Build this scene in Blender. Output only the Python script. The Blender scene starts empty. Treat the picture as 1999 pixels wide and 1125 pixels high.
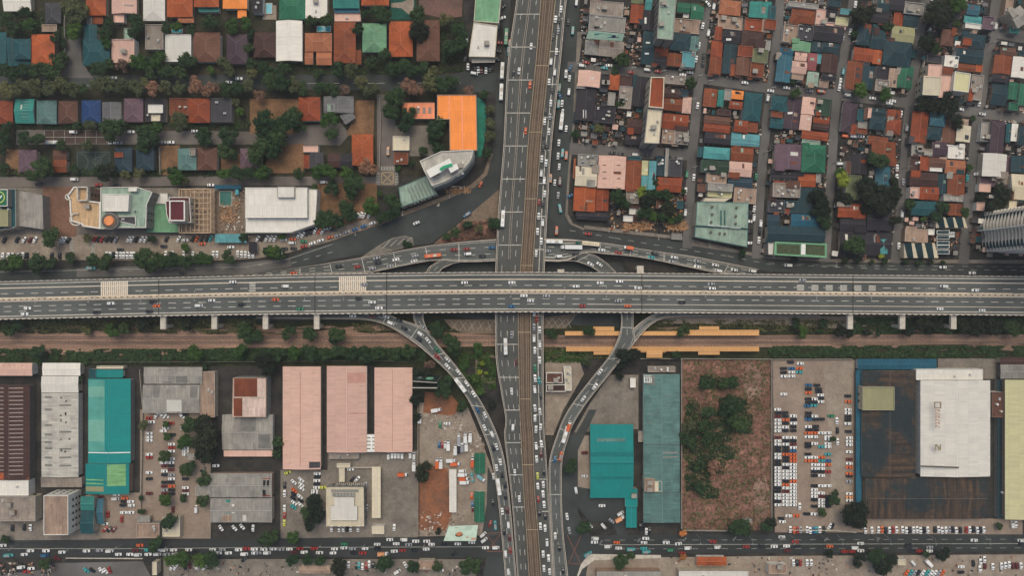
import bpy, math, random
from mathutils import Vector, noise as mnoise

# ------------------------------------------------------------------ camera, sky, sun, exposure
H = 450.0                    # camera height in metres
S = 0.35                     # metres on the ground per photo pixel
CX, CY = 999.5, 562.5
sc = bpy.context.scene
COL = sc.collection
cam = bpy.data.cameras.new('camera')
cam.sensor_width = 36.0
cam.lens = 36.0 * H / (1999 * S)
cam.clip_start = 1.0
cam.clip_end = 6000.0
camo = bpy.data.objects.new('camera', cam)
camo.location = (0, 0, H)
COL.objects.link(camo)
sc.camera = camo
W = bpy.data.worlds.new('World')
sc.world = W
W.use_nodes = True
nt = W.node_tree
bg = nt.nodes['Background']
sky = nt.nodes.new('ShaderNodeTexSky')
sky.sky_type = 'NISHITA'
sky.sun_disc = False
sky.sun_elevation = math.radians(62)
sky.sun_rotation = 0.0            # the brighter part of the overcast is towards the photo's top
sky.air_density = 1.0
sky.dust_density = 4.0
sky.ozone_density = 1.0
nt.links.new(sky.outputs[0], bg.inputs[0])
bg.inputs[1].default_value = 0.12
sun = bpy.data.lights.new('sun', 'SUN')
sun.energy = 1.35
sun.angle = math.radians(45)
sun.color = (1.0, 0.96, 0.77)
suno = bpy.data.objects.new('sun', sun)
suno.rotation_euler = (math.radians(-28), 0, 0)
COL.objects.link(suno)
sc.view_settings.view_transform = 'Standard'
sc.view_settings.look = 'None'
sc.view_settings.exposure = 0.12
sc.view_settings.gamma = 1.0
sc.cycles.max_bounces = 4
sc.cycles.diffuse_bounces = 2

# ------------------------------------------------------------------ helpers
def P(px, py, h=0.0):
    k = S * (1 - h / H)
    return ((px - CX) * k, (CY - py) * k, h)

class MB:
    """collects polygons; build() links them as ONE mesh object"""
    def __init__(s):
        s.v = []; s.f = []; s.m = []
    def face(s, pts, m=0):
        i = len(s.v); s.v += [tuple(p) for p in pts]
        s.f.append(list(range(i, i + len(pts)))); s.m.append(m)
    def prism(s, poly, z0, z1, mt=0, ms=None, bottom=False):
        ms = mt if ms is None else ms
        a = sum(poly[i][0]*poly[(i+1) % len(poly)][1]-poly[(i+1) % len(poly)][0]*poly[i][1] for i in range(len(poly)))
        if a < 0: poly = poly[::-1]
        s.face([(x, y, z1) for x, y in [q[:2] for q in poly]], mt)
        n = len(poly)
        for i in range(n):
            a, b = poly[i], poly[(i+1) % n]
            s.face([(a[0], a[1], z0), (b[0], b[1], z0), (b[0], b[1], z1), (a[0], a[1], z1)], ms)
        if bottom: s.face([(q[0], q[1], z0) for q in poly[::-1]], ms)
    def box(s, cx, cy, z0, sx, sy, sz, rot=0.0, m=0, bottom=False):
        c, d = math.cos(rot), math.sin(rot)
        pts = [(cx+c*x-d*y, cy+d*x+c*y) for x, y in ((-sx/2, -sy/2), (sx/2, -sy/2), (sx/2, sy/2), (-sx/2, sy/2))]
        s.prism(pts, z0, z0+sz, m, bottom=bottom)
    def bar(s, a, b, w, hgt, m=0):
        """box from a to b (both xyz on its base centre line)"""
        dx, dy = b[0]-a[0], b[1]-a[1]; L = math.hypot(dx, dy) or 1e-6
        nx, ny = -dy/L*w/2, dx/L*w/2
        q = [(a[0]+nx, a[1]+ny, a[2]), (a[0]-nx, a[1]-ny, a[2]), (b[0]-nx, b[1]-ny, b[2]), (b[0]+nx, b[1]+ny, b[2])]
        t = [(x, y, z+hgt) for x, y, z in q]
        s.face(t, m)
        for i in range(4):
            j = (i+1) % 4
            s.face([q[i], q[j], t[j], t[i]], m)
    def cyl(s, a, b, r0, r1, n=7, m=0, cap=True):
        a, b = Vector(a), Vector(b); d = (b-a).normalized()
        u = d.orthogonal().normalized(); w = d.cross(u)
        A = [a+(u*math.cos(6.2832*i/n)+w*math.sin(6.2832*i/n))*r0 for i in range(n)]
        B = [b+(u*math.cos(6.2832*i/n)+w*math.sin(6.2832*i/n))*r1 for i in range(n)]
        for i in range(n):
            j = (i+1) % n
            s.face([A[i], A[j], B[j], B[i]], m)
        if cap: s.face(B, m)
    def data(s, name, mats, uv=False, smooth=False):
        me = bpy.data.meshes.new(name)
        me.from_pydata(s.v, [], s.f)
        for m in mats: me.materials.append(m)
        me.polygons.foreach_set('material_index', s.m)
        if smooth: me.polygons.foreach_set('use_smooth', [True]*len(s.f))
        if uv:
            l = me.uv_layers.new(name='slope')
            for p in me.polygons:
                n = p.normal
                e = Vector((-n.y, n.x, 0))
                if e.length < 0.02: e = Vector((1, 0, 0))
                e.normalize(); g = n.cross(e)
                for li in p.loop_indices:
                    co = me.vertices[me.loops[li].vertex_index].co
                    l.data[li].uv = (co.dot(e), co.dot(g))
        me.update()
        return me
    def build(s, name, mats, parent=None, loc=None, rotz=0, uv=False, smooth=False):
        return link(name, s.data(name, mats, uv, smooth), parent, loc, rotz)

def link(name, data, parent=None, loc=None, rotz=0):
    o = bpy.data.objects.new(name, data)
    COL.objects.link(o)
    if parent is not None: o.parent = parent
    if loc is not None: o.location = loc
    if rotz: o.rotation_euler[2] = rotz
    return o
def empty(name, loc=(0, 0, 0), rotz=0):
    o = link(name, None, None, loc, rotz); o.empty_display_size = 1; return o
def tag(o, label, cat, group=None, kind=None):
    if label: o['label'] = label
    if cat: o['category'] = cat
    if group: o['group'] = group
    if kind: o['kind'] = kind
    return o

# ------------------------------------------------------------------ materials
def lin(c):
    return tuple(((v/255)/12.92 if v/255 <= .04045 else ((v/255+.055)/1.055)**2.4) for v in c)
def newmat(name, rough=.85, spec=.25):
    m = bpy.data.materials.new(name); m.use_nodes = True
    b = m.node_tree.nodes['Principled BSDF']
    b.inputs['Roughness'].default_value = rough
    b.inputs['Specular IOR Level'].default_value = spec
    return m, m.node_tree, b
def node(t, typ, **kw):
    n = t.nodes.new(typ)
    for k, v in kw.items(): setattr(n, k, v)
    return n
def noise(t, vec, scale, detail=4, rough=.6):
    n = node(t, 'ShaderNodeTexNoise'); n.inputs['Scale'].default_value = scale
    n.inputs['Detail'].default_value = detail; n.inputs['Roughness'].default_value = rough
    t.links.new(vec, n.inputs['Vector']); return n.outputs['Fac']
def ramp(t, fac, stops):
    r = node(t, 'ShaderNodeValToRGB'); e = r.color_ramp.elements
    while len(e) < len(stops): e.new(.5)
    for el, (p, c) in zip(e, stops): el.position = p; el.color = (*c, 1)
    t.links.new(fac, r.inputs[0]); return r.outputs[0]
def mixc(t, fac, a, b, mode='MIX'):
    n = node(t, 'ShaderNodeMix', data_type='RGBA', blend_type=mode)
    for sock, v in ((n.inputs[0], fac), (n.inputs[6], a), (n.inputs[7], b)):
        if isinstance(v, (int, float)): sock.default_value = v
        elif isinstance(v, tuple): sock.default_value = (*v, 1) if len(v) == 3 else v
        else: t.links.new(v, sock)
    return n.outputs[2]
def scl(c, k): return tuple(max(0., x*k) for x in c)
_M = {}
def plain(name, rgb, var=.12, scale=.25, rough=.85, spec=.25):
    """one colour with a little wear, in object space"""
    if name in _M: return _M[name]
    m, t, b = newmat(name, rough, spec)
    c = lin(rgb)
    co = node(t, 'ShaderNodeNewGeometry').outputs['Position']
    f = noise(t, co, scale, 5, .65)
    col = ramp(t, f, [(.3, scl(c, 1-var*1.6)), (.7, scl(c, 1+var*1.6))])
    t.links.new(col, b.inputs['Base Color'])
    _M[name] = m; return m
def ground(name, rgb, rgb2=None, fine=.8, big=.06, amt=.5, speck=.25, run=(1, 1, 1)):
    """soil, asphalt, concrete: two colours in patches, plus grain"""
    if name in _M: return _M[name]
    m, t, b = newmat(name, .95, .1)
    c = lin(rgb); d = lin(rgb2) if rgb2 else scl(c, .72)
    co = node(t, 'ShaderNodeNewGeometry').outputs['Position']
    mp = node(t, 'ShaderNodeMapping'); mp.inputs['Scale'].default_value = run; t.links.new(co, mp.inputs[0])
    f = noise(t, mp.outputs[0], big, 8, .68)
    a = ramp(t, f, [(.36, d), (.64, c)])
    g = noise(t, co, fine, 4, .7)
    k = ramp(t, g, [(.3, (1-speck,)*3), (.7, (1+speck,)*3)])
    t.links.new(mixc(t, 1.0, a, k, 'MULTIPLY'), b.inputs['Base Color'])
    _M[name] = m; return m
def asphalt(name, rgb, run=(.06, .06, 1)):
    if name in _M: return _M[name]
    m, t, b = newmat(name, .9, .2)
    c = lin(rgb)
    co = node(t, 'ShaderNodeNewGeometry').outputs['Position']
    mp = node(t, 'ShaderNodeMapping'); mp.inputs['Scale'].default_value = run; t.links.new(co, mp.inputs[0])
    f = noise(t, co, .03, 6, .6); g = noise(t, mp.outputs[0], 1.0, 5, .65)
    a = ramp(t, f, [(.35, scl(c, .82)), (.5, c), (.66, scl(c, 1.2))])
    k = ramp(t, g, [(.3, (.78,)*3), (.5, (1.,)*3), (.72, (1.2,)*3)])
    t.links.new(mixc(t, 1.0, a, k, 'MULTIPLY'), b.inputs['Base Color'])
    _M[name] = m; return m

PAL = dict(teal=(24, 78, 84), dteal=(24, 56, 64), navy=(36, 58, 70), seag=(48, 128, 118), cyan=(76, 148, 146), vteal=(14, 126, 122),
    green=(38, 104, 76), lgreen=(112, 158, 120), dgreen=(40, 66, 48), sage=(146, 166, 148), steel=(92, 126, 120), steelb=(52, 98, 112),
    orange=(170, 84, 42), sand=(190, 158, 120), pale=(192, 186, 174), vorange=(236, 140, 66), rust=(132, 68, 38), brust=(144, 66, 34), brown=(108, 72, 56), dbrown=(72, 46, 40), maroon=(94, 34, 42),
    purple=(70, 54, 62), mauve=(104, 80, 90), grey=(112, 110, 110), lgrey=(152, 147, 138), dgrey=(64, 62, 66), black=(42, 38, 44),
    white=(218, 212, 200), cream=(206, 194, 168), pink=(212, 172, 154), peach=(240, 148, 108), tanor=(172, 106, 72), blue=(28, 62, 112),
    blueteal=(28, 86, 106), sky=(92, 152, 156), yellow=(196, 190, 146), khaki=(150, 146, 108), tan=(168, 142, 122), conc=(150, 138, 126), moss=(104, 112, 78), patch=(70, 56, 48), pinkred=(150, 84, 84))
RUSTY = dict(rust=.35, brust=.4, brown=.3, lgrey=.22, pink=.12, patch=1., moss=.4, dteal=.12, teal=.1, tan=.35, conc=.3, orange=.15, lgreen=.15, steel=.12)
def roofmat(cn):
    key = 'roof_'+cn
    if key in _M: return _M[key]
    m, t, b = newmat(key, .7, .3)
    c = lin(PAL[cn])
    uv = node(t, 'ShaderNodeUVMap', uv_map='slope').outputs[0]
    mp = node(t, 'ShaderNodeMapping'); mp.inputs['Scale'].default_value = (1.1, .05, 1)
    t.links.new(uv, mp.inputs[0])
    f = noise(t, mp.outputs[0], 1.0, 4, .6)
    oi = node(t, 'ShaderNodeObjectInfo').outputs['Random']
    co = node(t, 'ShaderNodeNewGeometry').outputs['Position']
    sm = cn in ('white', 'cream', 'yellow', 'khaki', 'pink', 'vteal', 'vorange', 'vorange2')
    st = ramp(t, f, [(.25, (.93,)*3), (.75, (1.05,)*3)] if sm else [(.25, (.76,)*3), (.75, (1.14,)*3)])
    big = ramp(t, noise(t, co, .12, 7, .7), [(.3, (.93,)*3), (.7, (1.05,)*3)] if sm else [(.3, (.60, .60, .62)), (.5, (.94,)*3), (.75, (1.14,)*3)])
    per = ramp(t, oi, [(0, (.86, .86, .86)), (1, (1.12, 1.10, 1.08))])
    sh = node(t, 'ShaderNodeTexBrick'); sh.offset = .5; sh.inputs['Scale'].default_value = 1.0; sh.inputs['Brick Width'].default_value = 1.6; sh.inputs['Row Height'].default_value = 7.0
    sh.inputs['Mortar Size'].default_value = .1; sh.inputs['Mortar'].default_value = (.86, .86, .87, 1); v = .06 if sm else .13
    sh.inputs['Color1'].default_value = (1-v, 1-v, 1-v, 1); sh.inputs['Color2'].default_value = (1+v, 1+v, 1+v*.8, 1); t.links.new(uv, sh.inputs['Vector'])
    col = mixc(t, 1., mixc(t, 1., mixc(t, 1., mixc(t, 1., c, sh.outputs[0], 'MULTIPLY'), st, 'MULTIPLY'), big, 'MULTIPLY'), per, 'MULTIPLY')
    if sm:                              # long run-off stains
        col = mixc(t, ramp(t, noise(t, mp.outputs[0], .5, 6, .7), [(.55, (0, 0, 0)), (.75, (.5, .5, .5))]), col, scl(c, .62))
    r = RUSTY.get(cn, 0)
    if cn == 'patch':                  # old sheets: a grid of laps, blue-painted areas, rusted areas
        r = 0
        bk = node(t, 'ShaderNodeTexBrick'); bk.inputs['Scale'].default_value = 1.0; bk.inputs['Brick Width'].default_value = 1.3; bk.inputs['Row Height'].default_value = 2.6
        bk.inputs['Mortar Size'].default_value = .12; bk.inputs['Color1'].default_value = (.8, .8, .8, 1); bk.inputs['Color2'].default_value = (1.25, 1.2, 1.15, 1); bk.inputs['Mortar'].default_value = (.62, .62, .62, 1); bk.offset = 0
        t.links.new(co, bk.inputs['Vector'])
        f1 = ramp(t, noise(t, co, .035, 6, .7), [(.46, (0, 0, 0)), (.54, (1, 1, 1))]); f2 = ramp(t, noise(t, mp.outputs[0], .35, 6, .75), [(.42, (0, 0, 0)), (.62, (1, 1, 1))])
        col = mixc(t, f2, lin((50, 44, 40)), lin((98, 76, 56))); col = mixc(t, f1, col, lin((38, 48, 50)))
        col = mixc(t, 1., mixc(t, 1., col, bk.outputs[0], 'MULTIPLY'), st, 'MULTIPLY')
    if r:
        mp2 = node(t, 'ShaderNodeMapping'); mp2.inputs['Scale'].default_value = (.35, .12, 1)
        t.links.new(uv, mp2.inputs[0])
        rf = ramp(t, noise(t, mp2.outputs[0], 1., 7, .72), [(.52, (0, 0, 0)), (.66, (1, 1, 1))])
        rc = lin((70, 40, 28)) if cn in ('rust', 'brust', 'orange', 'brown') else lin((96, 74, 60))
        if cn == 'patch':
            rc = lin((44, 60, 64)); mp2.inputs['Scale'].default_value = (.16, .09, 1)
        mk = node(t, 'ShaderNodeMath', operation='MULTIPLY'); mk.inputs[1].default_value = min(1., r*1.6)
        t.links.new(rf, mk.inputs[0])
        col = mixc(t, mk.outputs[0], col, rc)
    t.links.new(col, b.inputs['Base Color'])
    _M[key] = m; return m
M_white = plain('white_paint', (226, 222, 212), .06)
M_line = plain('road_marking_paint', (194, 188, 175), .22, 1.2)
M_yline = plain('worn_yellow_paint', (170, 150, 118), .2, 1.2)
M_conc = plain('concrete', (150, 142, 130), .18, .4)
M_lconc = plain('pale_concrete', (190, 180, 164), .16, .5)
M_dconc = plain('dark_concrete', (92, 84, 76), .2, .4)
M_wall = [plain('wall_'+n, c, .14, .5) for n, c in (('cream', (170, 158, 138)), ('grey', (128, 124, 118)), ('white', (196, 192, 182)), ('tan', (142, 118, 100)), ('dirty', (96, 90, 84)))]
M_glass = plain('dark_glass', (26, 34, 38), .15, .5, .12, .6)
M_metal = plain('galvanised_metal', (140, 140, 136), .1, .5, .4, .5)
M_rail = plain('rail_steel', (96, 84, 76), .15, .8, .5, .4)
M_black = plain('black_rubber', (20, 20, 21), .1)
# ------------------------------------------------------------------ ground and roads
A_exp = asphalt('asphalt_expressway', (88, 90, 86), (.012, .55, 1))
A_dark = asphalt('asphalt_dark', (64, 67, 65))
A_bot = asphalt('asphalt_lower_road', (55, 57, 56), (.012, .4, 1))
A_fly = asphalt('asphalt_flyover', (82, 82, 78), (.5, .012, 1))
A_old = asphalt('asphalt_old_grey', (98, 94, 90))
A_lane = asphalt('asphalt_lane', (108, 100, 93))
G_city = ground('city_dirt', (70, 66, 60), (42, 42, 42), 1.1, .1, .5, .55)
G_yard = ground('garden_soil', (70, 64, 50), (40, 44, 34), .5, .07, .5, .35)
G_grass = ground('dry_grass', (142, 106, 78), (104, 80, 58), .8, .08, .5, .3)
G_scrub = ground('scrub_soil', (150, 110, 94), (92, 68, 56), .45, .07, .5, .6)
G_ball = ground('railway_ballast', (164, 132, 112), (122, 98, 82), .9, .09, .5, .42, (.2, 1.6, 1))
G_green = ground('weedy_ground', (62, 62, 42), (38, 44, 30), .6, .07, .5, .45)
G_beige = ground('pale_concrete_yard', (156, 142, 126), (132, 118, 104), .6, .08, .5, .18)
G_park = ground('beige_parking_lot', (154, 136, 120), (132, 116, 102), .6, .05, .5, .14)
G_grey = ground('grey_yard', (136, 126, 114), (108, 100, 91), .6, .07, .5, .2)
G_dirt = ground('orange_dirt', (150, 96, 66), (112, 82, 66), .6, .06, .5, .25)
G_cour = ground('court_paint', (58, 70, 66), (48, 58, 54), .5, .1)
G_dgc = ground('dark_green_court', (40, 84, 72), (34, 70, 62), .5, .1)
G_turf = ground('artificial_turf', (52, 128, 108), (44, 110, 92), .4, .08)
G_brick = ground('brick_paving', (132, 114, 96), (112, 98, 84), .5, .1)
G_kerb = ground('old_kerb_concrete', (132, 126, 114), (112, 106, 96), .5, .1)

_z = [0.0]
def patch(name, mat, pts, z=None, scale=None):
    """flat sheet on the ground, each sheet a little above the one before"""
    _z[0] += .004
    zz = _z[0] if z is None else z
    mb = MB(); q = [P(x, y, 0)[:2] for x, y in pts]
    a = sum(q[i][0]*q[(i+1) % len(q)][1]-q[(i+1) % len(q)][0]*q[i][1] for i in range(len(q)))
    if a < 0: q = q[::-1]
    mb.face([(x, y, zz) for x, y in q])
    return tag(mb.build(name, [mat]), None, None, None, 'structure')
def R4(x0, y0, x1, y1): return [(x0, y0), (x1, y0), (x1, y1), (x0, y1)]

patch('ground', G_city, R4(-6000, -6000, 8000, 7000), 0)
patch('terrain_villa_gardens', G_yard, R4(-80, -80, 905, 345))
patch('terrain_weeds', G_green, R4(-80, 612, 990, 716))
patch('terrain_weeds', G_green, R4(1055, 612, 2080, 702))
patch('railway_ground', G_ball, [(-80, 649), (200, 646), (420, 642), (560, 655), (760, 628), (850, 648), (970, 655), (970, 676), (760, 680), (560, 684), (420, 692), (200, 694), (-80, 690)])
patch('railway_ground', G_ball, [(1058, 655), (1500, 655), (1700, 653), (2080, 652), (2080, 671), (1700, 674), (1620, 682), (1500, 678), (1058, 678)])
patch('ground_dirt_verge', G_beige, [(1290, 619), (1690, 617), (1850, 616), (1700, 636), (1640, 642), (1500, 634), (1290, 632)])
patch('road_below', A_dark, [(640, 528), (960, 512), (1065, 512), (1210, 512), (1240, 560), (1212, 640), (1062, 632), (968, 628), (830, 612), (640, 600)])
patch('road_below', A_dark, R4(-80, 560, 760, 627))
patch('paved_plaza', G_brick, [(866, 624), (966, 624), (966, 652), (905, 652), (880, 640)])
patch('paved_plaza', G_brick, [(1062, 620), (1128, 612), (1105, 642), (1062, 642)])
rb = random.Random(77)
def blob(cx, cy, rx, ry, seed, n=26):
    r = random.Random(seed); ph = [r.uniform(0, 6.28) for _ in range(4)]
    return [(cx+rx*(1+.16*math.sin(3*a+ph[0])+.12*math.sin(5*a+ph[1])+.07*math.sin(9*a+ph[2]))*math.cos(a), cy+ry*(1+.16*math.sin(2*a+ph[3])+.12*math.sin(7*a+ph[0]))*math.sin(a)) for a in [i*6.283/n for i in range(n)]]
G_ball2 = ground('dusty_verge', (150, 122, 104), (92, 74, 62), .8, .09, .5, .45); G_weed2 = ground('verge_weeds', (60, 62, 42), (40, 46, 32), .6, .09, .5, .45)
for i in range(16): patch('railway_ground_verge', G_ball2, blob(rb.uniform(0, 620), rb.choice([rb.uniform(636, 648), rb.uniform(688, 696)]), rb.uniform(14, 46), rb.uniform(3, 7), i))
for i in range(12): patch('railway_ground_verge', G_ball2, blob(rb.uniform(1300, 1990), rb.choice([rb.uniform(640, 654), rb.uniform(671, 680)]), rb.uniform(14, 40), rb.uniform(2, 5), i+30))
for i in range(16): patch('terrain_weeds_patch', G_weed2, blob(rb.uniform(0, 760), rb.choice([rb.uniform(646, 651), rb.uniform(683, 690)]), rb.uniform(10, 30), rb.uniform(2, 4), i+60))
# villas
patch('street_tree_lined', A_dark, [(-80, 150), (180, 147), (885, 144), (915, 136), (968, 142), (968, 180), (890, 180), (700, 176), (180, 172), (-80, 172)])
patch('street_short', A_old, [(134, 70), (158, 72), (160, 120), (182, 152), (118, 152)])
patch('street_villas', A_lane, [(32, 253), (420, 256), (560, 258), (590, 245), (665, 240), (683, 262), (664, 284), (560, 282), (32, 282)])
patch('parking_court', ground('brown_parking_court', (88, 72, 64), (72, 60, 56)), R4(88, 255, 226, 280))
patch('street_side', A_lane, [(-80, 346), (475, 344), (775, 346), (775, 363), (475, 362), (-80, 367)])
patch('lane', A_lane, R4(736, 184, 772, 350))
patch('lawn_dry', G_grass, R4(488, 193, 584, 262)); patch('lawn_dry', G_grass, [(694, 196), (731, 196), (729, 275), (676, 262), (690, 232)])
patch('lawn_dry', G_grass, [(530, 285), (593, 280), (593, 338), (512, 338)]); patch('lawn_dry', G_grass, R4(312, 284, 352, 342))
patch('lawn_dry', G_grass, R4(12, 292, 40, 340)); patch('lawn_dry', G_grass, R4(432, 300, 475, 336)); patch('lawn_dry', G_grass, R4(334, 192, 372, 240))
patch('lawn_dry', G_grass, R4(620, 358, 736, 452))
patch('dirt_lot', ground('bare_pink_soil', (122, 92, 82), (90, 74, 66)), [(818, -30), (905, -30), (902, 32), (870, 36), (818, 26)])
patch('basketball_court', G_cour, R4(149, 294, 218, 342))
patch('yard_dark_green', G_dgc, R4(762, -20, 811, 38)); patch('yard_tan', G_beige, [(764, 6), (785, 4), (808, -6), (808, 18), (798, 28), (784, 16), (764, 14)])
patch('terrain_turf', G_turf, [(932, 190), (944, 196), (950, 214), (948, 262), (940, 306), (929, 306)])
patch('patio', G_beige, R4(513, 10, 540, 38)); patch('yard_concrete', G_grey, R4(770, 245, 852, 305))
patch('garden_court', G_dgc, [(1125, 248), (1195, 246), (1193, 278), (1122, 278)])
# commercial strip and parking rows
patch('yard_concrete', G_grey, R4(-80, 367, 480, 460))
patch('parking_lot_road', G_beige, [(-80, 458), (480, 460), (640, 452), (738, 420), (742, 436), (650, 470), (555, 496), (500, 505), (440, 508), (-80, 508)])
patch('dirt_lot', ground('bare_brown_soil', (132, 98, 80), (104, 78, 64)), R4(84, 365, 150, 462))
patch('demolition_ground', G_brick, R4(424, 364, 478, 458))
patch('road_service', A_dark, [(976, -60), (1000, -60), (985, 282), (974, 367), (968, 385), (901, 430), (841, 476), (806, 480), (780, 484), (655, 506), (560, 530), (470, 541), (200, 556), (-80, 562), (-80, 532), (240, 520), (476, 512), (555, 505), (650, 472), (783, 422), (876, 387), (926, 365), (951, 340), (964, 290), (968, 200), (972, 140), (985, 125)])
patch('road_service_patch', A_old, [(150, 524), (470, 514), (566, 503), (570, 520), (480, 536), (150, 541)])
patch('pavement', G_brick, [(740, 440), (783, 423), (876, 388), (926, 366), (951, 341), (962, 300), (956, 300), (944, 338), (920, 360), (870, 382), (778, 416), (740, 428)])
patch('pavement', G_brick, [(974, 370), (971, 462), (905, 470), (846, 477), (901, 432)])
patch('scrub_ground', G_scrub, [(905, 432), (966, 430), (968, 462), (905, 470), (850, 476)])
# east service road and the crowded blocks
patch('ground_city_blocks', G_city, [(1110, -80), (2080, -80), (2080, 512), (1500, 508), (1326, 476), (1140, 455), (1100, 425), (1110, 250)])
patch('road_service', A_dark, [(1108, -60), (1137, -60), (1127, 62), (1117, 250), (1109, 330), (1103, 420), (1112, 438), (1130, 448), (1200, 458), (1326, 472), (1440, 495), (1500, 508), (1620, 514), (2080, 518), (2080, 542), (1620, 540), (1411, 522), (1283, 491), (1195, 477), (1066, 466), (1068, 400), (1083, 250), (1098, 100)])
patch('pavement', G_grey, [(1127, 62), (1138, 62), (1128, 140), (1121, 250), (1113, 330), (1108, 416), (1118, 436), (1140, 445), (1140, 450), (1112, 438), (1103, 420), (1109, 330), (1117, 250)])
patch('pavement', G_grey, [(1140, 447), (1330, 468), (1350, 480), (1440, 494), (1500, 506), (1620, 512), (2080, 516), (2080, 508), (1620, 506), (1500, 500), (1440, 488), (1330, 462), (1140, 440)])
def strip(name, mat, pts, w, z=None):
    _z[0] += .004
    mb = MB(); ps = [Vector(P(x, y, 0)[:2]) for x, y in pts]
    L = []; Rr = []
    for i, p in enumerate(ps):
        a = ps[max(0, i-1)]; b = ps[min(len(ps)-1, i+1)]
        d = (b-a).normalized(); n = Vector((-d.y, d.x))*w/2
        L.append(p+n); Rr.append(p-n)
    for i in range(len(ps)-1):
        mb.face([(*Rr[i], _z[0]), (*Rr[i+1], _z[0]), (*L[i+1], _z[0]), (*L[i], _z[0])])
    return tag(mb.build(name, [mat]), None, None, None, 'structure')
strip('street', A_old, [(1383, -40), (1376, 40), (1366, 140), (1356, 250), (1351, 300), (1346, 400), (1341, 485)], 6.4)
strip('street', A_old, [(1526, -40), (1518, 60), (1506, 160), (1496, 240), (1487, 330), (1481, 420), (1476, 505)], 6.2)
strip('street', A_old, [(1672, -40), (1652, 80), (1638, 150), (1630, 220), (1622, 340), (1616, 420), (1612, 512)], 6)
strip('street', A_old, [(1812, -40), (1796, 60), (1782, 160), (1772, 230), (1764, 330), (1756, 420), (1746, 514)], 6.2)
strip('street', A_old, [(1950, -40), (1936, 70), (1922, 150), (1908, 230), (1897, 330), (1888, 420), (1880, 516)], 7)
strip('street', A_old, [(1108, 130), (1240, 138), (1360, 152), (1500, 172), (1640, 186), (1780, 202), (1920, 222), (2080, 238)], 7)
strip('street', A_old, [(1112, 290), (1200, 296), (1350, 302)], 8)
strip('street', A_old, [(1935, 62), (2080, 86)], 8)
# south of the railway
patch('scrub_field', G_scrub, R4(1332, 703, 1506, 1036))
GREENS = [(1378, 880, 38, 52), (1360, 930, 24, 34), (1384, 960, 20, 14), (1400, 835, 34, 30), (1430, 792, 30, 18), (1352, 820, 14, 40), (1446, 828, 24, 22), (1412, 748, 26, 12), (1378, 746, 14, 14), (1418, 884, 18, 14)]
G_low = ground('low_green_cover', (56, 68, 40), (42, 52, 34), .6, .1, .5, .4)
for i, e in enumerate(GREENS): patch('terrain_green_cover', G_low, blob(*e, i))
patch('scrub_field_bare', ground('scrub_pale', (156, 128, 112), (120, 96, 82), .5, .08, .5, .4), blob(1486, 980, 16, 52, 50)); patch('scrub_field_bare', ground('scrub_pale', (0, 0, 0)), blob(1470, 745, 22, 30, 51))
patch('parking_lot', G_park, [(1508, 703), (1668, 703), (1668, 985), (1690, 1040), (1512, 1040)])
patch('parking_lot_slab', G_beige, [(1606, 712), (1666, 703), (1666, 985), (1640, 1030), (1618, 1030), (1622, 900)])
patch('yard_dirt', G_beige, [(815, 775), (905, 775), (940, 860), (962, 920), (968, 1045), (815, 1048)])
patch('yard_grass', G_green, [(806, 700), (880, 716), (920, 790), (905, 800), (835, 790), (806, 780)])
patch('dirt_ground', G_dirt, [(830, 765), (880, 770), (905, 800), (880, 812), (826, 806)])
patch('dirt_ground', G_dirt, [(818, 905), (874, 915), (882, 1005), (870, 1036), (818, 1036)])
patch('yard_concrete', G_grey, R4(640, 880, 815, 1050)); patch('yard_concrete', G_park, R4(274, 800, 412, 1052))
patch('yard_concrete', G_park, R4(195, 962, 274, 1052)); patch('yard_concrete', G_grey, R4(548, 918, 640, 1052))
patch('yard_concrete', G_grey, R4(-80, 1015, 195, 1056))
patch('yard_concrete', G_beige, [(1064, 704), (1132, 706), (1140, 730), (1100, 800), (1080, 850), (1064, 850)])
patch('yard_concrete', G_grey, [(1190, 732), (1246, 732), (1246, 838), (1120, 845), (1150, 790)])
patch('yard_asphalt', A_dark, [(1124, 950), (1222, 955), (1222, 1045), (1205, 1045), (1196, 1020), (1150, 1018), (1124, 985)])
patch('yard_concrete', G_beige, [(1122, 852), (1150, 850), (1152, 955), (1124, 950)])
patch('yard_concrete', G_grey, R4(1830, 700, 1950, 740)); patch('yard_concrete', G_park, R4(1690, 1013, 1995, 1046))
patch('park_path', G_brick, [(928, 700), (940, 693), (968, 693), (968, 699), (942, 699), (934, 706), (934, 722), (948, 738), (968, 738), (968, 748), (944, 748), (928, 728)])
patch('road_ground_level', A_dark, [(1085, 860), (1125, 845), (1150, 800), (1165, 800), (1128, 880), (1128, 1000), (1150, 1046), (1150, 1125), (1080, 1200), (1075, 950)])
patch('road_ground_level', A_dark, [(952, 910), (968, 945), (984, 1075), (1000, 1200), (930, 1200), (950, 1085), (940, 1050), (950, 985)])
patch('road_lower', A_bot, [(-80, 1056), (200, 1054), (500, 1052), (760, 1049), (935, 1050), (1000, 1042), (1110, 1046), (1500, 1042), (2080, 1044), (2080, 1076), (1500, 1080), (1150, 1082), (1000, 1090), (500, 1088), (-80, 1090)])
patch('road_lower_second', A_old, [(105, 1100), (280, 1096), (295, 1125), (300, 1200), (-80, 1200), (-80, 1130), (95, 1112)])
patch('yard_concrete', G_beige, [(1150, 1090), (1500, 1086), (2080, 1082), (2080, 1200), (1130, 1200)])
patch('yard_concrete', G_grey, [(320, 1092), (930, 1092), (930, 1200), (320, 1200)])
patch('kerb_island', M_lconc, [(1150, 1082), (1290, 1084), (1290, 1090), (1160, 1094), (1136, 1112), (1130, 1125), (1126, 1125), (1134, 1102)])
patch('kerb_island', G_kerb, [(738, 480), (765, 465), (790, 460), (806, 464), (808, 480), (775, 488), (700, 506)])
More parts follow.
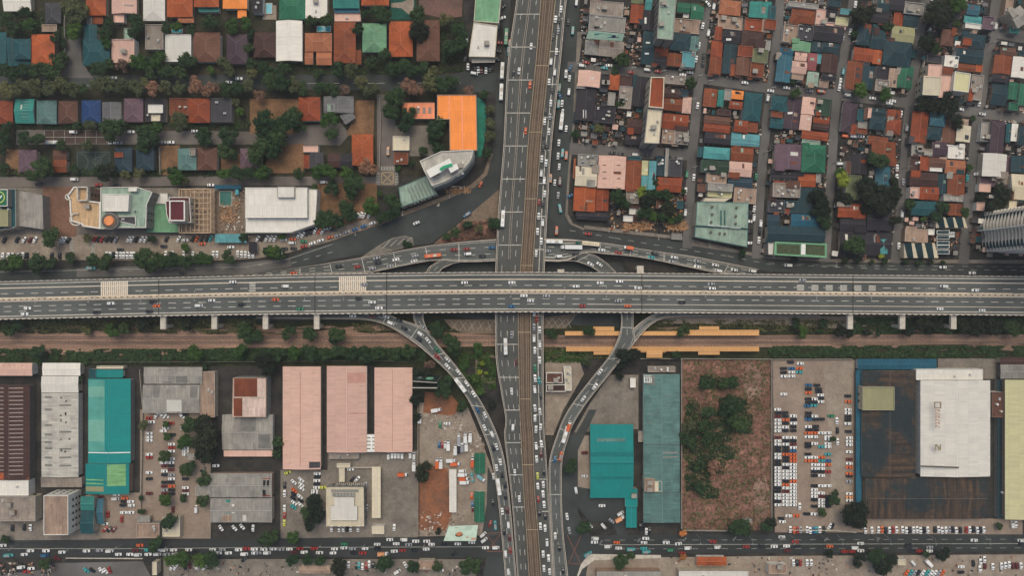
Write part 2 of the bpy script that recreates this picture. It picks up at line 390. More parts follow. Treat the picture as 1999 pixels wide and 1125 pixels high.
patch('traffic_island_paving', A_old, [(742, 481), (768, 467), (792, 463), (803, 468), (803, 478), (768, 488)])

def line(mb, pts, w, z, dash=None, gap=None):
    ps = [Vector((*P(x, y, 0)[:2],)) for x, y in pts]
    for a, b in zip(ps, ps[1:]):
        d = b-a; L = d.length; d.normalize(); n = Vector((-d.y, d.x))*w/2
        s = 0
        while s < L:
            e = min(L, s+(dash or L)); p, q = a+d*s, a+d*e
            mb.face([(*(p-n), z), (*(q-n), z), (*(q+n), z), (*(p+n), z)])
            s = e+(gap or 0) if dash else L

zl = _z[0]+.03
mk = MB()
line(mk, [(600, 163), (900, 162)], .3, zl, 22, 9); line(mk, [(0, 167), (180, 167)], .3, zl)
line(mk, [(0, 531), (150, 528), (480, 521), (560, 507), (650, 477)], .3, zl); line(mk, [(200, 530), (480, 524), (560, 506)], .25, zl, 3, 6)
line(mk, [(570, 514), (650, 492)], .3, zl, 3.5, 5)
line(mk, [(1112, 450), (1200, 465), (1330, 487), (1420, 500), (1500, 516), (1740, 526), (2000, 528)], .28, zl, 4, 5)
line(mk, [(1500, 513), (1620, 519), (2000, 521)], .22, zl, 4, 6)
line(mk, [(0, 1071.5), (300, 1071.5), (500, 1069), (950, 1068)], .3, zl)
line(mk, [(1170, 1064), (2000, 1061.5)], .3, zl)
for yy in (1055, 1072): line(mk, [(1180, yy), (2000, yy-2)], .22, zl, 4, 6)
for x in (88, 106, 127, 148, 168, 189, 210, 226): line(mk, [(x, 255), (x, 280)], .25, zl)
line(mk, [(88, 268), (226, 268)], .3, zl)
for y in range(470, 494, 3): line(mk, [(136, y), (145, y)], .5, zl); line(mk, [(179, y+3), (187, y+3)], .5, zl)
for x in range(745, 772, 3): line(mk, [(x, 325), (x, 333)], .5, zl)
for y in range(338, 360, 3): line(mk, [(734, y), (742, y)], .5, zl); line(mk, [(771, y), (778, y)], .5, zl)
for x in range(350, 420, 9): line(mk, [(x-4, 462), (x+1, 472)], .2, zl)
for i in range(22): line(mk, [(1690+i*13, 1017), (1690+i*13, 1022)], .2, zl)
for k in range(5): line(mk, [(880+k*18, 626), (894+k*16, 646)], .3, zl); line(mk, [(894+k*18, 626), (880+k*17, 646)], .3, zl)
for k in range(4): line(mk, [(1064+k*14, 622), (1078+k*12, 640)], .3, zl); line(mk, [(1078+k*14, 622), (1064+k*12, 640)], .3, zl)
for k in range(4): line(mk, [(748+k*14, 484-k*3), (762+k*14, 470-k*2)], .4, zl)
tag(mk.build('road_surface_markings', [plain('street_paint', (170, 166, 154), .22, 1.2)]), None, None, None, 'structure')
mk = MB()
for l in ([(1107, 1045), (1134, 1102)], [(1134, 1046), (1110, 1100)], [(1110, 1101), (1134, 1101)], [(951, 1045), (975, 1076)], [(977, 1043), (952, 1076)], [(950, 1077), (980, 1077)], [(950, 1042), (978, 1040)]):
    line(mk, l, .5, zl)
tag(mk.build('road_surface_box_junction', [plain('orange_road_paint', (122, 82, 70), .2, 1)]), None, None, None, 'structure')
mk = MB()
for l in ([(745, 337), (768, 337)], [(768, 337), (768, 359)], [(768, 359), (745, 359)], [(745, 359), (745, 337)], [(745, 337), (768, 359)], [(768, 337), (745, 359)]): line(mk, l, .7, zl)
tag(mk.build('road_surface_yellow_box', [M_yline]), None, None, None, 'structure')
mk = MB()                        # basketball court lines
def arc(mb, px, py, r, a0, a1, w, z, n=20):
    pts = [(px+r*math.cos(a0+(a1-a0)*i/n), py+r*math.sin(a0+(a1-a0)*i/n)) for i in range(n+1)]
    line(mb, pts, w, z)
for l in ([(152, 297), (214, 297)], [(152, 338), (214, 338)], [(187, 297), (187, 338)], [(152, 297), (152, 338)], [(214, 297), (214, 338)], [(187, 307), (200, 307)]): line(mk, l, .25, zl)
arc(mk, 187, 315.5, 5, 0, 6.283, .3, zl); arc(mk, 155, 318, 18, -1.4, 1.4, .3, zl); arc(mk, 214, 318, 18, 1.75, 4.5, .3, zl)
tag(mk.build('court_surface_lines', [plain('faded_court_line', (112, 112, 104), .2, 1)]), None, None, None, 'structure')
mk = MB()                        # the two ground-level railway tracks
for y0, y1 in ((659.5, 658), (669, 668)):
    for o in (-1.6, 1.6):
        for xa, xb in ((-60, 970), (970, 1060), (1060, 2060)): line(mk, [(xa, y0+o), (xb, y0+o+(y1-y0)*.3)], .3, zl+.05)
tag(mk.build('railway_ground_track', [M_rail]), None, None, None, 'structure')

# ------------------------------------------------------------------ elevated roads
def catmull(seq, n):
    out = []
    for i in range(len(seq)-1):
        p0, p1, p2, p3 = seq[max(0, i-1)], seq[i], seq[i+1], seq[min(len(seq)-1, i+2)]
        for k in range(n):
            t = k/n
            out.append(tuple(.5*((2*b)+(c-a)*t+(2*a-5*b+4*c-d)*t*t+(3*b-a-3*c+d)*t**3) for a, b, c, d in zip(p0, p1, p2, p3)))
    out.append(seq[-1]); return out
class Road:
    """cross sections (Lx,Ly,Rx,Ry,h) in photo pixels at the deck's own height"""
    def __init__(s, secs, n=8):
        s.px = catmull(secs, n)
        s.A = [Vector(P(a, b, h)) for a, b, c, d, h in s.px]
        s.B = [Vector(P(c, d, h)) for a, b, c, d, h in s.px]
        s.d = [0]
        for i in range(1, len(s.A)):
            s.d.append(s.d[-1]+((s.A[i]+s.B[i])/2-(s.A[i-1]+s.B[i-1])/2).length)
        s.L = s.d[-1]
    def at(s, q, t, dz=0):
        q = min(max(q, 0), s.L-1e-4); i = 0
        lo, hi = 0, len(s.d)-1
        while hi-lo > 1:
            mid = (lo+hi)//2
            if s.d[mid] <= q: lo = mid
            else: hi = mid
        f = (q-s.d[lo])/max(1e-6, s.d[hi]-s.d[lo])
        a = s.A[lo].lerp(s.A[hi], f); b = s.B[lo].lerp(s.B[hi], f)
        v = a.lerp(b, t); v.z += dz; return v
    def width(s, q): return (s.at(q, 0)-s.at(q, 1)).length
    def locate(s, px, py):
        best = None
        for i in range(len(s.px)):
            a, b, c, d, h = s.px[i]
            mx, my = (a+c)/2, (b+d)/2
            e = (mx-px)**2+(my-py)**2
            if best is None or e < best[0]: best = (e, i)
        i = best[1]; j = min(i+1, len(s.px)-1); i = max(0, j-1)
        m0 = (s.A[i]+s.B[i])/2; m1 = (s.A[j]+s.B[j])/2; d = m1-m0
        return (s.A[i].z+s.A[j].z)/2, math.atan2(d.y, d.x)
    def band(s, mb, t0, t1, z0, z1, q0=0, q1=None, m=0, step=4):
        """a strip (z1>z0: a raised box) between fractions t0 and t1"""
        q1 = s.L if q1 is None else q1
        n = max(1, int((q1-q0)/step)); P0 = None
        for i in range(n+1):
            q = q0+(q1-q0)*i/n
            a, b = s.at(q, t0), s.at(q, t1)
            cur = [Vector((a.x, a.y, a.z+z1)), Vector((b.x, b.y, b.z+z1)), Vector((b.x, b.y, b.z+z0)), Vector((a.x, a.y, a.z+z0))]
            if P0:
                mb.face([P0[1], cur[1], cur[0], P0[0]], m)
                if z1-z0 > .005:
                    mb.face([P0[0], cur[0], cur[3], P0[3]], m); mb.face([P0[2], cur[2], cur[1], P0[1]], m)
            P0 = cur
    def slab(s, mb, thick, m=0):
        for i in range(len(s.A)-1):
            a, b, c, d = s.A[i], s.B[i], s.B[i+1], s.A[i+1]; dz = Vector((0, 0, thick))
            mb.face([b, c, d, a] if (b-a).cross(d-a).z < 0 else [a, d, c, b], m)
            mb.face([a-dz, d-dz, c-dz, b-dz], 1)
            mb.face([a, a-dz, d-dz, d], 1); mb.face([b, c, c-dz, b-dz], 1)
    def line(s, mb, t, w, q0=0, q1=None, dash=None, gap=None, dz=.05, m=0):
        q1 = s.L if q1 is None else q1; q = q0
        while q < q1:
            e = min(q1, q+(dash or q1-q0)); tw = w/s.width((q+e)/2)/2
            s.band(mb, t-tw, t+tw, dz, dz, q, e, m, 6); q = e+gap if dash else q1
    def cross(s, mb, q, w, t0=0, t1=1, dz=.08, m=0):
        s.band(mb, t0, t1, dz, dz, q-w/2, q+w/2, m, 99)
    def qx(s, px, py=None):
        """distance along at the section nearest this pixel"""
        best = min(range(len(s.px)), key=lambda i: (abs((s.px[i][0]+s.px[i][2])/2-px) if px is not None else 0)+(abs((s.px[i][1]+s.px[i][3])/2-py) if py is not None else 0))
        return s.d[best]
    def parapet(s, mb, q0=0, q1=None, sides=(0, 1), w=.45, hgt=1.0, m=0):
        for t in sides:
            ww = w/s.width(s.L/2)
            s.band(mb, *((0, ww) if t == 0 else (1-ww, 1)), 0, hgt, q0, q1, m, 5)
M_fascia = plain('deck_concrete', (120, 114, 106), .15, .4)
M_par = plain('parapet_concrete', (172, 160, 146), .16, .6)
M_cream = plain('parapet_cream', (228, 216, 198), .12, .8)

EXP = Road([(-150, 553.5, -150, 626.5, 14), (0, 550, 0, 623.5, 14), (312, 542.5, 312, 616.8, 14), (500, 537.9, 500, 614, 14), (750, 533.6, 750, 611.6, 14), (1000, 531.6, 1000, 609, 14), (1250, 533.4, 1250, 610.3, 14), (1500, 535.7, 1500, 611.8, 14), (1750, 537.7, 1750, 613.7, 14), (2000, 539.8, 2000, 615.6, 14), (2150, 541, 2150, 617, 14)], 10)
ex = empty('elevated_expressway', (0, 0, 0))
tag(ex, 'wide elevated dark grey expressway with planted median crossing over everything', 'expressway')
mb = MB(); EXP.slab(mb, 1.6); mb.build('deck', [A_exp, M_fascia], ex)
mb = MB(); EXP.parapet(mb, w=.5, hgt=1.0)
q = 0
while q < EXP.L:
    for t in (-.004, 1.0):
        EXP.band(mb, t, t+.011 if t > .5 else .007, .2, 1.25, q, q+2.2, 1, 9)
    q += 3.9
mb.build('parapet', [M_par, M_cream], ex)
mb = MB()
EXP.band(mb, .452, .474, 0, .55, m=1); EXP.band(mb, .506, .528, 0, .55, m=1); EXP.band(mb, .474, .506, .1, .12, m=0)
q = 0
while q < EXP.L:
    EXP.band(mb, .478, .502, .1, 1.0, q, q+2.6, 1, 9); q += 3.9
mb.build('median_barrier', [M_dconc, plain('median_tan', (206, 188, 164), .14, .7)], ex)
mb = MB()
for t in (.065, .18, .93): EXP.line(mb, t, .6, m=1 if t == .18 else 0)
for t in (.444, .538): EXP.line(mb, t, .5, m=1)
EXP.line(mb, .33, .4, 2, None, 5, 4.9); EXP.line(mb, .67, .4, 4, None, 5, 4.9)
EXP.line(mb, .80, .4, 4, EXP.qx(1148), 5, 4.9); EXP.line(mb, .80, .34, EXP.qx(1148), None, m=1)
for x0, x1, st in ((197, 247, 1.3), (662, 712, 1.3)):
    q = EXP.qx(100); q = (x0-(-150))*S*(1-14/H)
    while q < (x1+150)*S*(1-14/H):
        EXP.band(mb, .07, .43, .06, .06, q, q+1.0, 1, 9); q += st
for x0, x1 in ((487, 499),):
    for k in range(6): EXP.band(mb, .19+k*.04, .21+k*.04, .06, .06, (x0+150)*S*.969, (x1+150)*S*.969, 0, 9)
for i in range(6):
    q = (1556+i*28+150)*S*.969
    for k in range(3): EXP.band(mb, .27+k*.05, .30+k*.05, .06, .06, q, q+4.6, 0, 9)
mb.build('lane_marking', [M_line, plain('cream_road_paint', (216, 200, 178), .16, 1)], ex)
for x in (310, 615, 755, 1253, 1665): mb = MB(); EXP.cross(mb, (x+150)*S*.969, .5); mb.build('expansion_joint', [plain('joint_seal', (44, 40, 38), .1)], ex)
for i, x in enumerate((318, 418, 518, 618, 1660, 1762, 1862)):
    mb = MB()
    a = P(x, 606, 12.3); b = P(x, 643, 12.3)
    mb.bar((a[0], a[1], 10.2), (b[0], b[1], 10.2), 3.6, 2.1); pc = mb.build('pier_cap', [M_lconc], ex)
    for cx, cy, ct in ((b[0], b[1]+1.7, 10.3), (a[0], a[1]+9, 12.2)):
        mb = MB(); mb.cyl((cx, cy, 0), (cx, cy, ct), 1.3, 1.3, 10); mb.build('column', [M_lconc], pc)
for x, y in ((1250, 519), (1095, 526)):
    mb = MB(); a = P(x, 540, 12.3); b = P(x, y, 12.3)
    mb.bar((a[0], a[1], 10.2), (b[0], b[1], 10.2), 4.4, 2.1); pc = mb.build('pier_cap', [M_lconc], ex); mb = MB(); mb.cyl((b[0], b[1]-1.7, 0), (b[0], b[1]-1.7, 10.3), 1.4, 1.4, 10)
    mb.build('column', [M_lconc], pc)
for x in (60, 160, 260, 740, 860, 960, 1080, 1340, 1460, 1560, 1960):   # middle columns
    mb = MB(); a = P(x, 556, 12.3); b = P(x, 592, 12.3)
    mb.bar((a[0], a[1], 10.6), (b[0], b[1], 10.6), 2.6, 1.7); pc = mb.build('pier_cap', [M_conc], ex)
    for e in (a, b): mb = MB(); mb.cyl((e[0], e[1], 0), (e[0], e[1], 10.7), 1.2, 1.2, 8); mb.build('column', [M_conc], pc)

def viaduct(name, label, secs, lanes, joints=(), dash=(4, 6), sides=(0, 1), n=8, thick=1.2, mat=None, solid=()):
    r = Road(secs, n)
    e = empty(name); tag(e, label, 'flyover' if 'flyover' in name else 'ramp')
    mb = MB(); r.slab(mb, thick); mb.build('deck', [mat or A_exp, M_fascia], e)
    for t in sides:
        mb = MB(); r.parapet(mb, sides=(t,), w=.5, hgt=.9)
        off = 1.1/r.width(r.L/2)
        r.line(mb, off if t == 0 else 1-off, .22, m=1); mb.build('parapet', [M_par, M_line], e)
    mb = MB()
    for t in lanes: r.line(mb, t, .3, 3, None, *dash)
    for t in solid: r.line(mb, t, .35)
    for q in joints: j = MB(); r.cross(j, q, .45, .03, .97); j.build('expansion_joint', [M_line], e)
    if mb.f: mb.build('lane_marking', [M_line], e)
    q = 15
    while q < r.L-5:
        p = r.at(q, .5)
        if p.z > 3 and not (-20 < p.y < 12):
            c = MB(); c.cyl((p.x, p.y, 0), (p.x, p.y, p.z-thick), .9, .9, 8); c.build('pier', [M_conc], e)
        q += 30
    return r, e

EDSA, eE = viaduct('flyover', 'long grey flyover carrying a central metro track through the middle', [
    (1014, -60, 1118, -60, 7), (1008, 0, 1106, 0, 7), (991, 125, 1094, 125, 7), (983, 282, 1077, 282, 7), (973, 407, 1069, 407, 7), (967, 530, 1063, 530, 7), (966.5, 611, 1061, 611, 7), (968, 700, 1061, 700, 7), (978, 765, 1061, 765, 6.6), (987, 820, 1062, 820, 6), (984, 846, 1063, 846, 5.4), (990, 900, 1067, 900, 4.4), (998, 968, 1071, 968, 3.2), (1004, 1040, 1076, 1040, 2), (1010, 1125, 1079, 1125, .9), (1015, 1200, 1084, 1200, .9)], (), (), n=6, mat=A_fly)
mb = MB()
qs = EDSA.qx(None, 282); qe = EDSA.qx(None, 530)
EDSA.line(mb, .13, .3, 0, qe, 4, 6); EDSA.line(mb, .40, .3, 0, qe, 4, 6)
for t in (.12, .25, .38): EDSA.line(mb, t, .3, qe, None, 4, 6)
for d, (t0, t1) in enumerate(((.03, .5), (.78, .97))):
    q = 8+d*3
    while q < EDSA.L-70: j = MB(); EDSA.cross(j, q, .5, t0, t1); j.build('expansion_joint', [M_line], eE); q += 22.3
EDSA.line(mb, .885, .5, EDSA.qx(None, -60), EDSA.qx(None, 900), dz=.06)
mb.build('lane_marking', [M_line], eE)
mb = MB(); EDSA.band(mb, .25, .258, 0, .7, 0, qe-8); EDSA.band(mb, .285, .293, 0, .7, 0, qe-8)
mb.build('lane_divider', [M_par], eE)
MRT = Road([(1061, -60, 1092, -60, 7.1), (1056, 0, 1084, 0, 7.1), (1046, 125, 1071, 125, 7.1), (1031, 282, 1055, 282, 7.1), (1024, 407, 1047, 407, 7.1), (1016, 530, 1039, 530, 7.1), (1012, 611, 1035.5, 611, 7.1), (1013, 700, 1036, 700, 7.1), (1014, 765, 1036, 765, 6.7), (1015.5, 820, 1037, 820, 6.1), (1017, 846, 1040, 846, 5.5), (1019.5, 900, 1041, 900, 4.5), (1023, 968, 1044, 968, 3.3), (1028, 1040, 1050, 1040, 2.1), (1033, 1125, 1056, 1125, 1), (1038, 1200, 1062, 1200, 1)], 6)
mb = MB(); MRT.band(mb, 0, 1, .1, .1)
for t in (.2, .36, .64, .8): MRT.line(mb, t, .34, dz=.25, m=1)
for t in (.07, .5, .93): MRT.line(mb, t, .4, dz=.2, m=2)
q = 0
while q < MRT.L: MRT.cross(mb, q, .35, .14, .42, .15, 2); MRT.cross(mb, q, .35, .58, .86, .15, 2); q += 1.4
q = 20
while q < MRT.L: MRT.cross(mb, q, .5, 0, 1, .3, 3); q += 45
mb.build('metro_track', [ground('track_bed', (112, 94, 78), (92, 78, 66), .8, .1), plain('polished_rail', (140, 122, 104), .1), plain('sleeper', (84, 70, 60), .2), plain('track_cable_beam', (168, 148, 120), .1)], eE)
mb = MB()
for t0 in (-.03, .98): MRT.band(mb, t0, t0+.05, 0, 1.3)
mb.build('track_wall', [plain('track_wall_tan', (160, 144, 120), .2, .9)], eE)

NWR, e_ = viaduct('entry_ramp', 'three-lane ramp climbing from the lower road up to the flyover, orange bus on it', [
    (455, 537, 455, 543, .6), (520, 531, 520, 540, 1.2), (588, 522, 588, 535, 2.6), (650, 512, 655, 534, 4), (713, 502, 720, 532.5, 5), (778, 490, 783, 520, 6), (843, 479, 848, 509, 6.9), (906, 472, 906, 512, 6.9), (968, 467, 967, 510, 6.9)], (.34, .66), [x*S*.985 for x in (135, 197, 262, 325, 389, 452)], solid=())
NWC, e_ = viaduct('link_ramp', 'narrow curved link ramp dropping under the expressway beside the ramp with the orange bus', [
    (862, 507, 918, 509, 6.86), (838, 521, 880, 516.5, 6.86), (833, 531, 858, 531, 6.86), (817, 570, 840, 570, 6.9), (806, 611.6, 826, 611.6, 6.9), (813, 637, 832, 639, 6.5)], (.5,), ())
SWR, e_ = viaduct('curved_ramp', 'curved two-lane ramp sweeping down past the pink warehouses, full of cars', [
    (500, 604, 500, 622, 4.5), (600, 604, 600, 623, 5.5), (700, 604, 700, 624, 6.4), (745, 609, 738, 629.5, 6.5), (785, 625, 770, 643, 6.5), (833, 643, 813, 672, 6.5), (856, 674, 832, 688, 6.5), (876, 697, 848, 702, 6.5), (903.5, 732, 880, 733, 6.4), (941, 787, 915, 783, 6), (968.7, 843, 943, 846, 5.2), (984, 893, 958.6, 890.6, 4.3), (991.5, 943, 967, 941, 3.4), (997.5, 1000, 974, 993, 2.6), (1003, 1068, 981, 1068.6, 1.5), (1008, 1125, 986, 1125, .9), (1013, 1200, 991, 1200, .8)], (.5,), [x for x in (88, 110, 132, 153, 176, 197)])
NER, e_ = viaduct('exit_ramp', 'exit ramp descending beside the crowded blocks, long white trailer trucks on it', [
    (1062, 466, 1062, 510, 6.9), (1105, 467, 1105, 510, 6.9), (1140, 470, 1142, 494, 6.9), (1195, 476.5, 1190, 497, 6.5), (1239, 484, 1236, 501, 5.8), (1283, 491, 1283, 509, 5), (1348, 500, 1347, 522.6, 3.5), (1411, 512, 1400, 533, 1.6), (1480, 526, 1470, 540, .5)], (.36, .68), [38, 59, 82, 104, 126], dash=(4, 5.5))
LOOP, e_ = viaduct('loop_ramp', 'tightly curved loop ramp turning off beside the white container truck', [
    (1100, 490, 1098, 509.5, 6.8), (1150, 495, 1122, 510.5, 6.8), (1173, 505, 1141, 516, 6.8), (1202, 531, 1168, 531, 6.8), (1225, 570, 1195, 568, 6.8), (1237, 611.6, 1211.6, 611.6, 6.84)], (.5,), (14,))
SER, e_ = viaduct('curved_ramp', 'curved ramp crossing the orange-roofed station platforms and the railway', [
    (1237, 605, 1211.6, 605, 6.9), (1236, 640, 1212, 639, 6.9), (1240, 666, 1205, 664, 6.9), (1220, 692, 1188, 697, 6.9), (1186, 735, 1160, 732, 6.5), (1147, 784, 1123, 780, 6), (1119, 828, 1100, 817, 5.2), (1109, 857, 1087, 850, 4.5), (1101, 882, 1075, 886, 3.9), (1097, 908, 1071, 913, 3.4), (1096.5, 956, 1072, 958, 2.5), (1099, 1031, 1075, 1020, 1.6), (1109, 1125, 1080, 1125, .8), (1116, 1200, 1086, 1200, .6)], (.5,), (12, 35, 58, 75, 95, 116, 140))
SEB, e_ = viaduct('joining_ramp', 'ramp rising alongside the railway to join the curved ramp over the station', [
    (1600, 605, 1600, 619, 1.5), (1500, 606, 1500, 618, 3), (1376, 606, 1376, 618, 5), (1310, 607, 1307, 620, 6.2), (1281, 611.6, 1278, 629, 6.6), (1256, 625, 1253, 650.5, 6.8), (1236, 642, 1240, 668, 6.84)], (.5,), ())
ROADS = dict(EXP=EXP, EDSA=EDSA, NWR=NWR, SWR=SWR, NER=NER, LOOP=LOOP, SER=SER)
# ------------------------------------------------------------------ buildings
rng = random.Random(7)
INFO = []; OCC = []
ITEMS = []       # (object, base words, zone phrase, axis, px, py, size) for labels made unique at the end
M_ridge = {}
def ridge_mat(cn):
    k = 'ridge_'+cn
    if k not in M_ridge:
        c = PAL[cn]; M_ridge[k] = plain(k, tuple(int(v*.8+50) for v in c), .1, 1)
    return M_ridge[k]
def roof_mesh(rt, w, d, z, over=.0, pitch=.2):
    mb = MB(); x, y = w/2, d/2
    A = (-x, -y, z); B = (x, -y, z); C = (x, y, z); D = (-x, y, z)
    if rt == 'h':
        if w >= d:
            e = min(y*.95, w*.32); r = z+d*pitch*.55; p, q = (-x+e, 0, r), (x-e, 0, r)
            mb.face([A, B, q, p]); mb.face([C, D, p, q]); mb.face([D, A, p]); mb.face([B, C, q])
        else:
            e = min(x*.95, d*.32); r = z+w*pitch*.55; p, q = (0, -y+e, r), (0, y-e, r)
            mb.face([B, C, q, p]); mb.face([D, A, p, q]); mb.face([A, B, p]); mb.face([C, D, q])
        rid = [(p, q)]+[(c, (p if (Vector(c)-Vector(p)).length < (Vector(c)-Vector(q)).length else q)) for c in (A, B, C, D)]
        for a, b in rid:
            if (Vector(a)-Vector(b)).length > .3: mb.cyl(a, b, .16, .16, 4, 1, False)
    elif rt in 'xy':
        if rt == 'x':
            r = z+d*pitch*.45; p, q = (-x, 0, r), (x, 0, r)
            mb.face([A, B, q, p]); mb.face([C, D, p, q]); mb.face([D, A, p], 2); mb.face([B, C, q], 2)
        else:
            r = z+w*pitch*.45; p, q = (0, -y, r), (0, y, r)
            mb.face([B, C, q, p]); mb.face([D, A, p, q]); mb.face([A, B, p], 2); mb.face([C, D, q], 2)
        mb.cyl(p, q, .17, .17, 4, 1, False)
    elif rt == 's':
        hh = z+d*.06
        mb.face([A, B, (x, y, hh), (-x, y, hh)]); mb.face([B, C, (x, y, hh)], 2); mb.face([D, A, (-x, y, hh)], 2); mb.face([C, D, (-x, y, hh), (x, y, hh)], 2)
    else:
        mb.face([A, B, C, D])
    # eave underside and edge
    E = [(a, b, z-.25) for a, b, _ in (A, B, C, D)]
    mb.face(E[::-1], 1)
    T = [A, B, C, D]
    for i in range(4):
        j = (i+1) % 4; mb.face([E[i], E[j], T[j], T[i]], 1)
    return mb
def ring(mb, poly, z0, z1, w=.3, m=0):
    """raised rim just inside a polygon's edge"""
    n = len(poly)
    a = sum(poly[i][0]*poly[(i+1) % n][1]-poly[(i+1) % n][0]*poly[i][1] for i in range(n))
    if a < 0: poly = poly[::-1]
    inn = []
    for i in range(n):
        p0, p1, p2 = Vector(poly[i-1][:2]), Vector(poly[i][:2]), Vector(poly[(i+1) % n][:2])
        d1 = (p1-p0).normalized(); d2 = (p2-p1).normalized()
        b = Vector((-d1.y, d1.x))+Vector((-d2.y, d2.x)); L = b.length
        b = b/L if L > .05 else Vector((-d1.y, d1.x))
        k = max(.35, b.dot(Vector((-d1.y, d1.x))))
        inn.append(p1+b*(w/k))
    for i in range(n):
        j = (i+1) % n
        a, b, c, d = poly[i], poly[j], inn[j], inn[i]
        mb.face([(a[0], a[1], z1), (b[0], b[1], z1), (c.x, c.y, z1), (d.x, d.y, z1)], m)
        mb.face([(d.x, d.y, z1), (c.x, c.y, z1), (c.x, c.y, z0), (d.x, d.y, z0)], m)
        mb.face([(a[0], a[1], z0), (b[0], b[1], z0), (b[0], b[1], z1), (a[0], a[1], z1)], m)
_wm = {}
def windows(root, poly, z0, z1, step=4.5, wm=None):
    """each visible-side window is a mesh of its own (shared mesh data)"""
    if 'w' not in _wm:
        m = MB(); m.box(0, 0, 0, 1.5, .16, 1.5, bottom=True); _wm['w'] = m.data('window', [M_glass])
    n = len(poly); k = 0
    a = sum(poly[i][0]*poly[(i+1) % n][1]-poly[(i+1) % n][0]*poly[i][1] for i in range(n))
    if a < 0: poly = poly[::-1]
    ctr = Vector((sum(p[0] for p in poly)/n, sum(p[1] for p in poly)/n))
    for i in range(n):
        p, q = Vector(poly[i][:2]), Vector(poly[(i+1) % n][:2]); d = q-p; L = d.length
        if L < 5: continue
        d.normalize(); nn = Vector((d.y, -d.x))
        if nn.dot(-(p+q)/2) < 25: continue                    # only walls that face the picture's centre
        c = int((L-2)/step)
        for f in range(max(1, int((z1-z0)/3.2))):
            for j in range(c):
                s = (L-(c-1)*step)/2+j*step if c > 1 else L/2
                e = p+d*s+nn*.05
                link('window', _wm['w'], root, (e.x-root.location.x, e.y-root.location.y, z0+1+f*3.2), math.atan2(d.y, d.x)); k += 1
                if k > 60: return
_tank = None
def clutter(root, w, d, z, n, flat):
    """small rooftop pieces: water tanks, air conditioners, skylight sheets"""
    for _ in range(n):
        x, y = rng.uniform(-.35, .35)*w, rng.uniform(-.35, .35)*d
        k = rng.random()
        if flat and k < .35:
            m = MB(); m.cyl((0, 0, 0), (0, 0, 1.6), .75, .75, 10); m.cyl((0, 0, 1.6), (0, 0, 1.9), .75, .3, 10)
            m.build('water_tank', [rng.choice([M_metal, M_lconc, M_white])], root, (x, y, z))
        elif flat and k < .8:
            m = MB(); m.box(0, 0, 0, 1.6, 1.1, 1.1); m.box(0, 0, 1.1, 1.1, .8, .15, 0, 1)
            m.build('air_conditioner', [M_white, M_metal], root, (x, y, z), rng.choice([0, 1.57]))
        elif flat:
            m = MB(); m.box(0, 0, 0, 3.2, 2.6, 2.2); m.box(0, 0, 2.2, 3.5, 2.9, .2, 0, 1)
            m.build('stair_hut', [M_wall[rng.randrange(4)], M_conc], root, (x, y, z))
def finish(root, words, zone, axis, px, py, size, cat, group=None):
    root['category'] = cat
    if group: root['group'] = group
    ITEMS.append((root, words, zone, axis, px, py, size))
CW = dict(teal='teal', dteal='dark teal', navy='slate blue', seag='sea-green', cyan='pale turquoise', vteal='bright turquoise', green='green', lgreen='light green', dgreen='dark olive green',
    sage='pale sage', steel='weathered grey-green', steelb='steel blue', orange='orange', vorange='bright orange', rust='rust-brown', brust='rusty orange', brown='brown', dbrown='dark brown', maroon='maroon',
    purple='dark purple-grey', mauve='mauve', grey='grey', lgrey='light grey', dgrey='charcoal', black='black', white='white', cream='cream', pink='pale pink', peach='salmon', tanor='terracotta',
    blue='royal blue', blueteal='ocean blue', sky='sky blue', yellow='pale yellow', khaki='khaki', tan='tan', conc='concrete', moss='mossy', patch='rust-patched dark', pinkred='faded red', pale='off-white', sand='sandy')
RW = dict(h='hip-roofed', x='gable-roofed', y='gable-roofed', f='flat-roofed', s='lean-to')
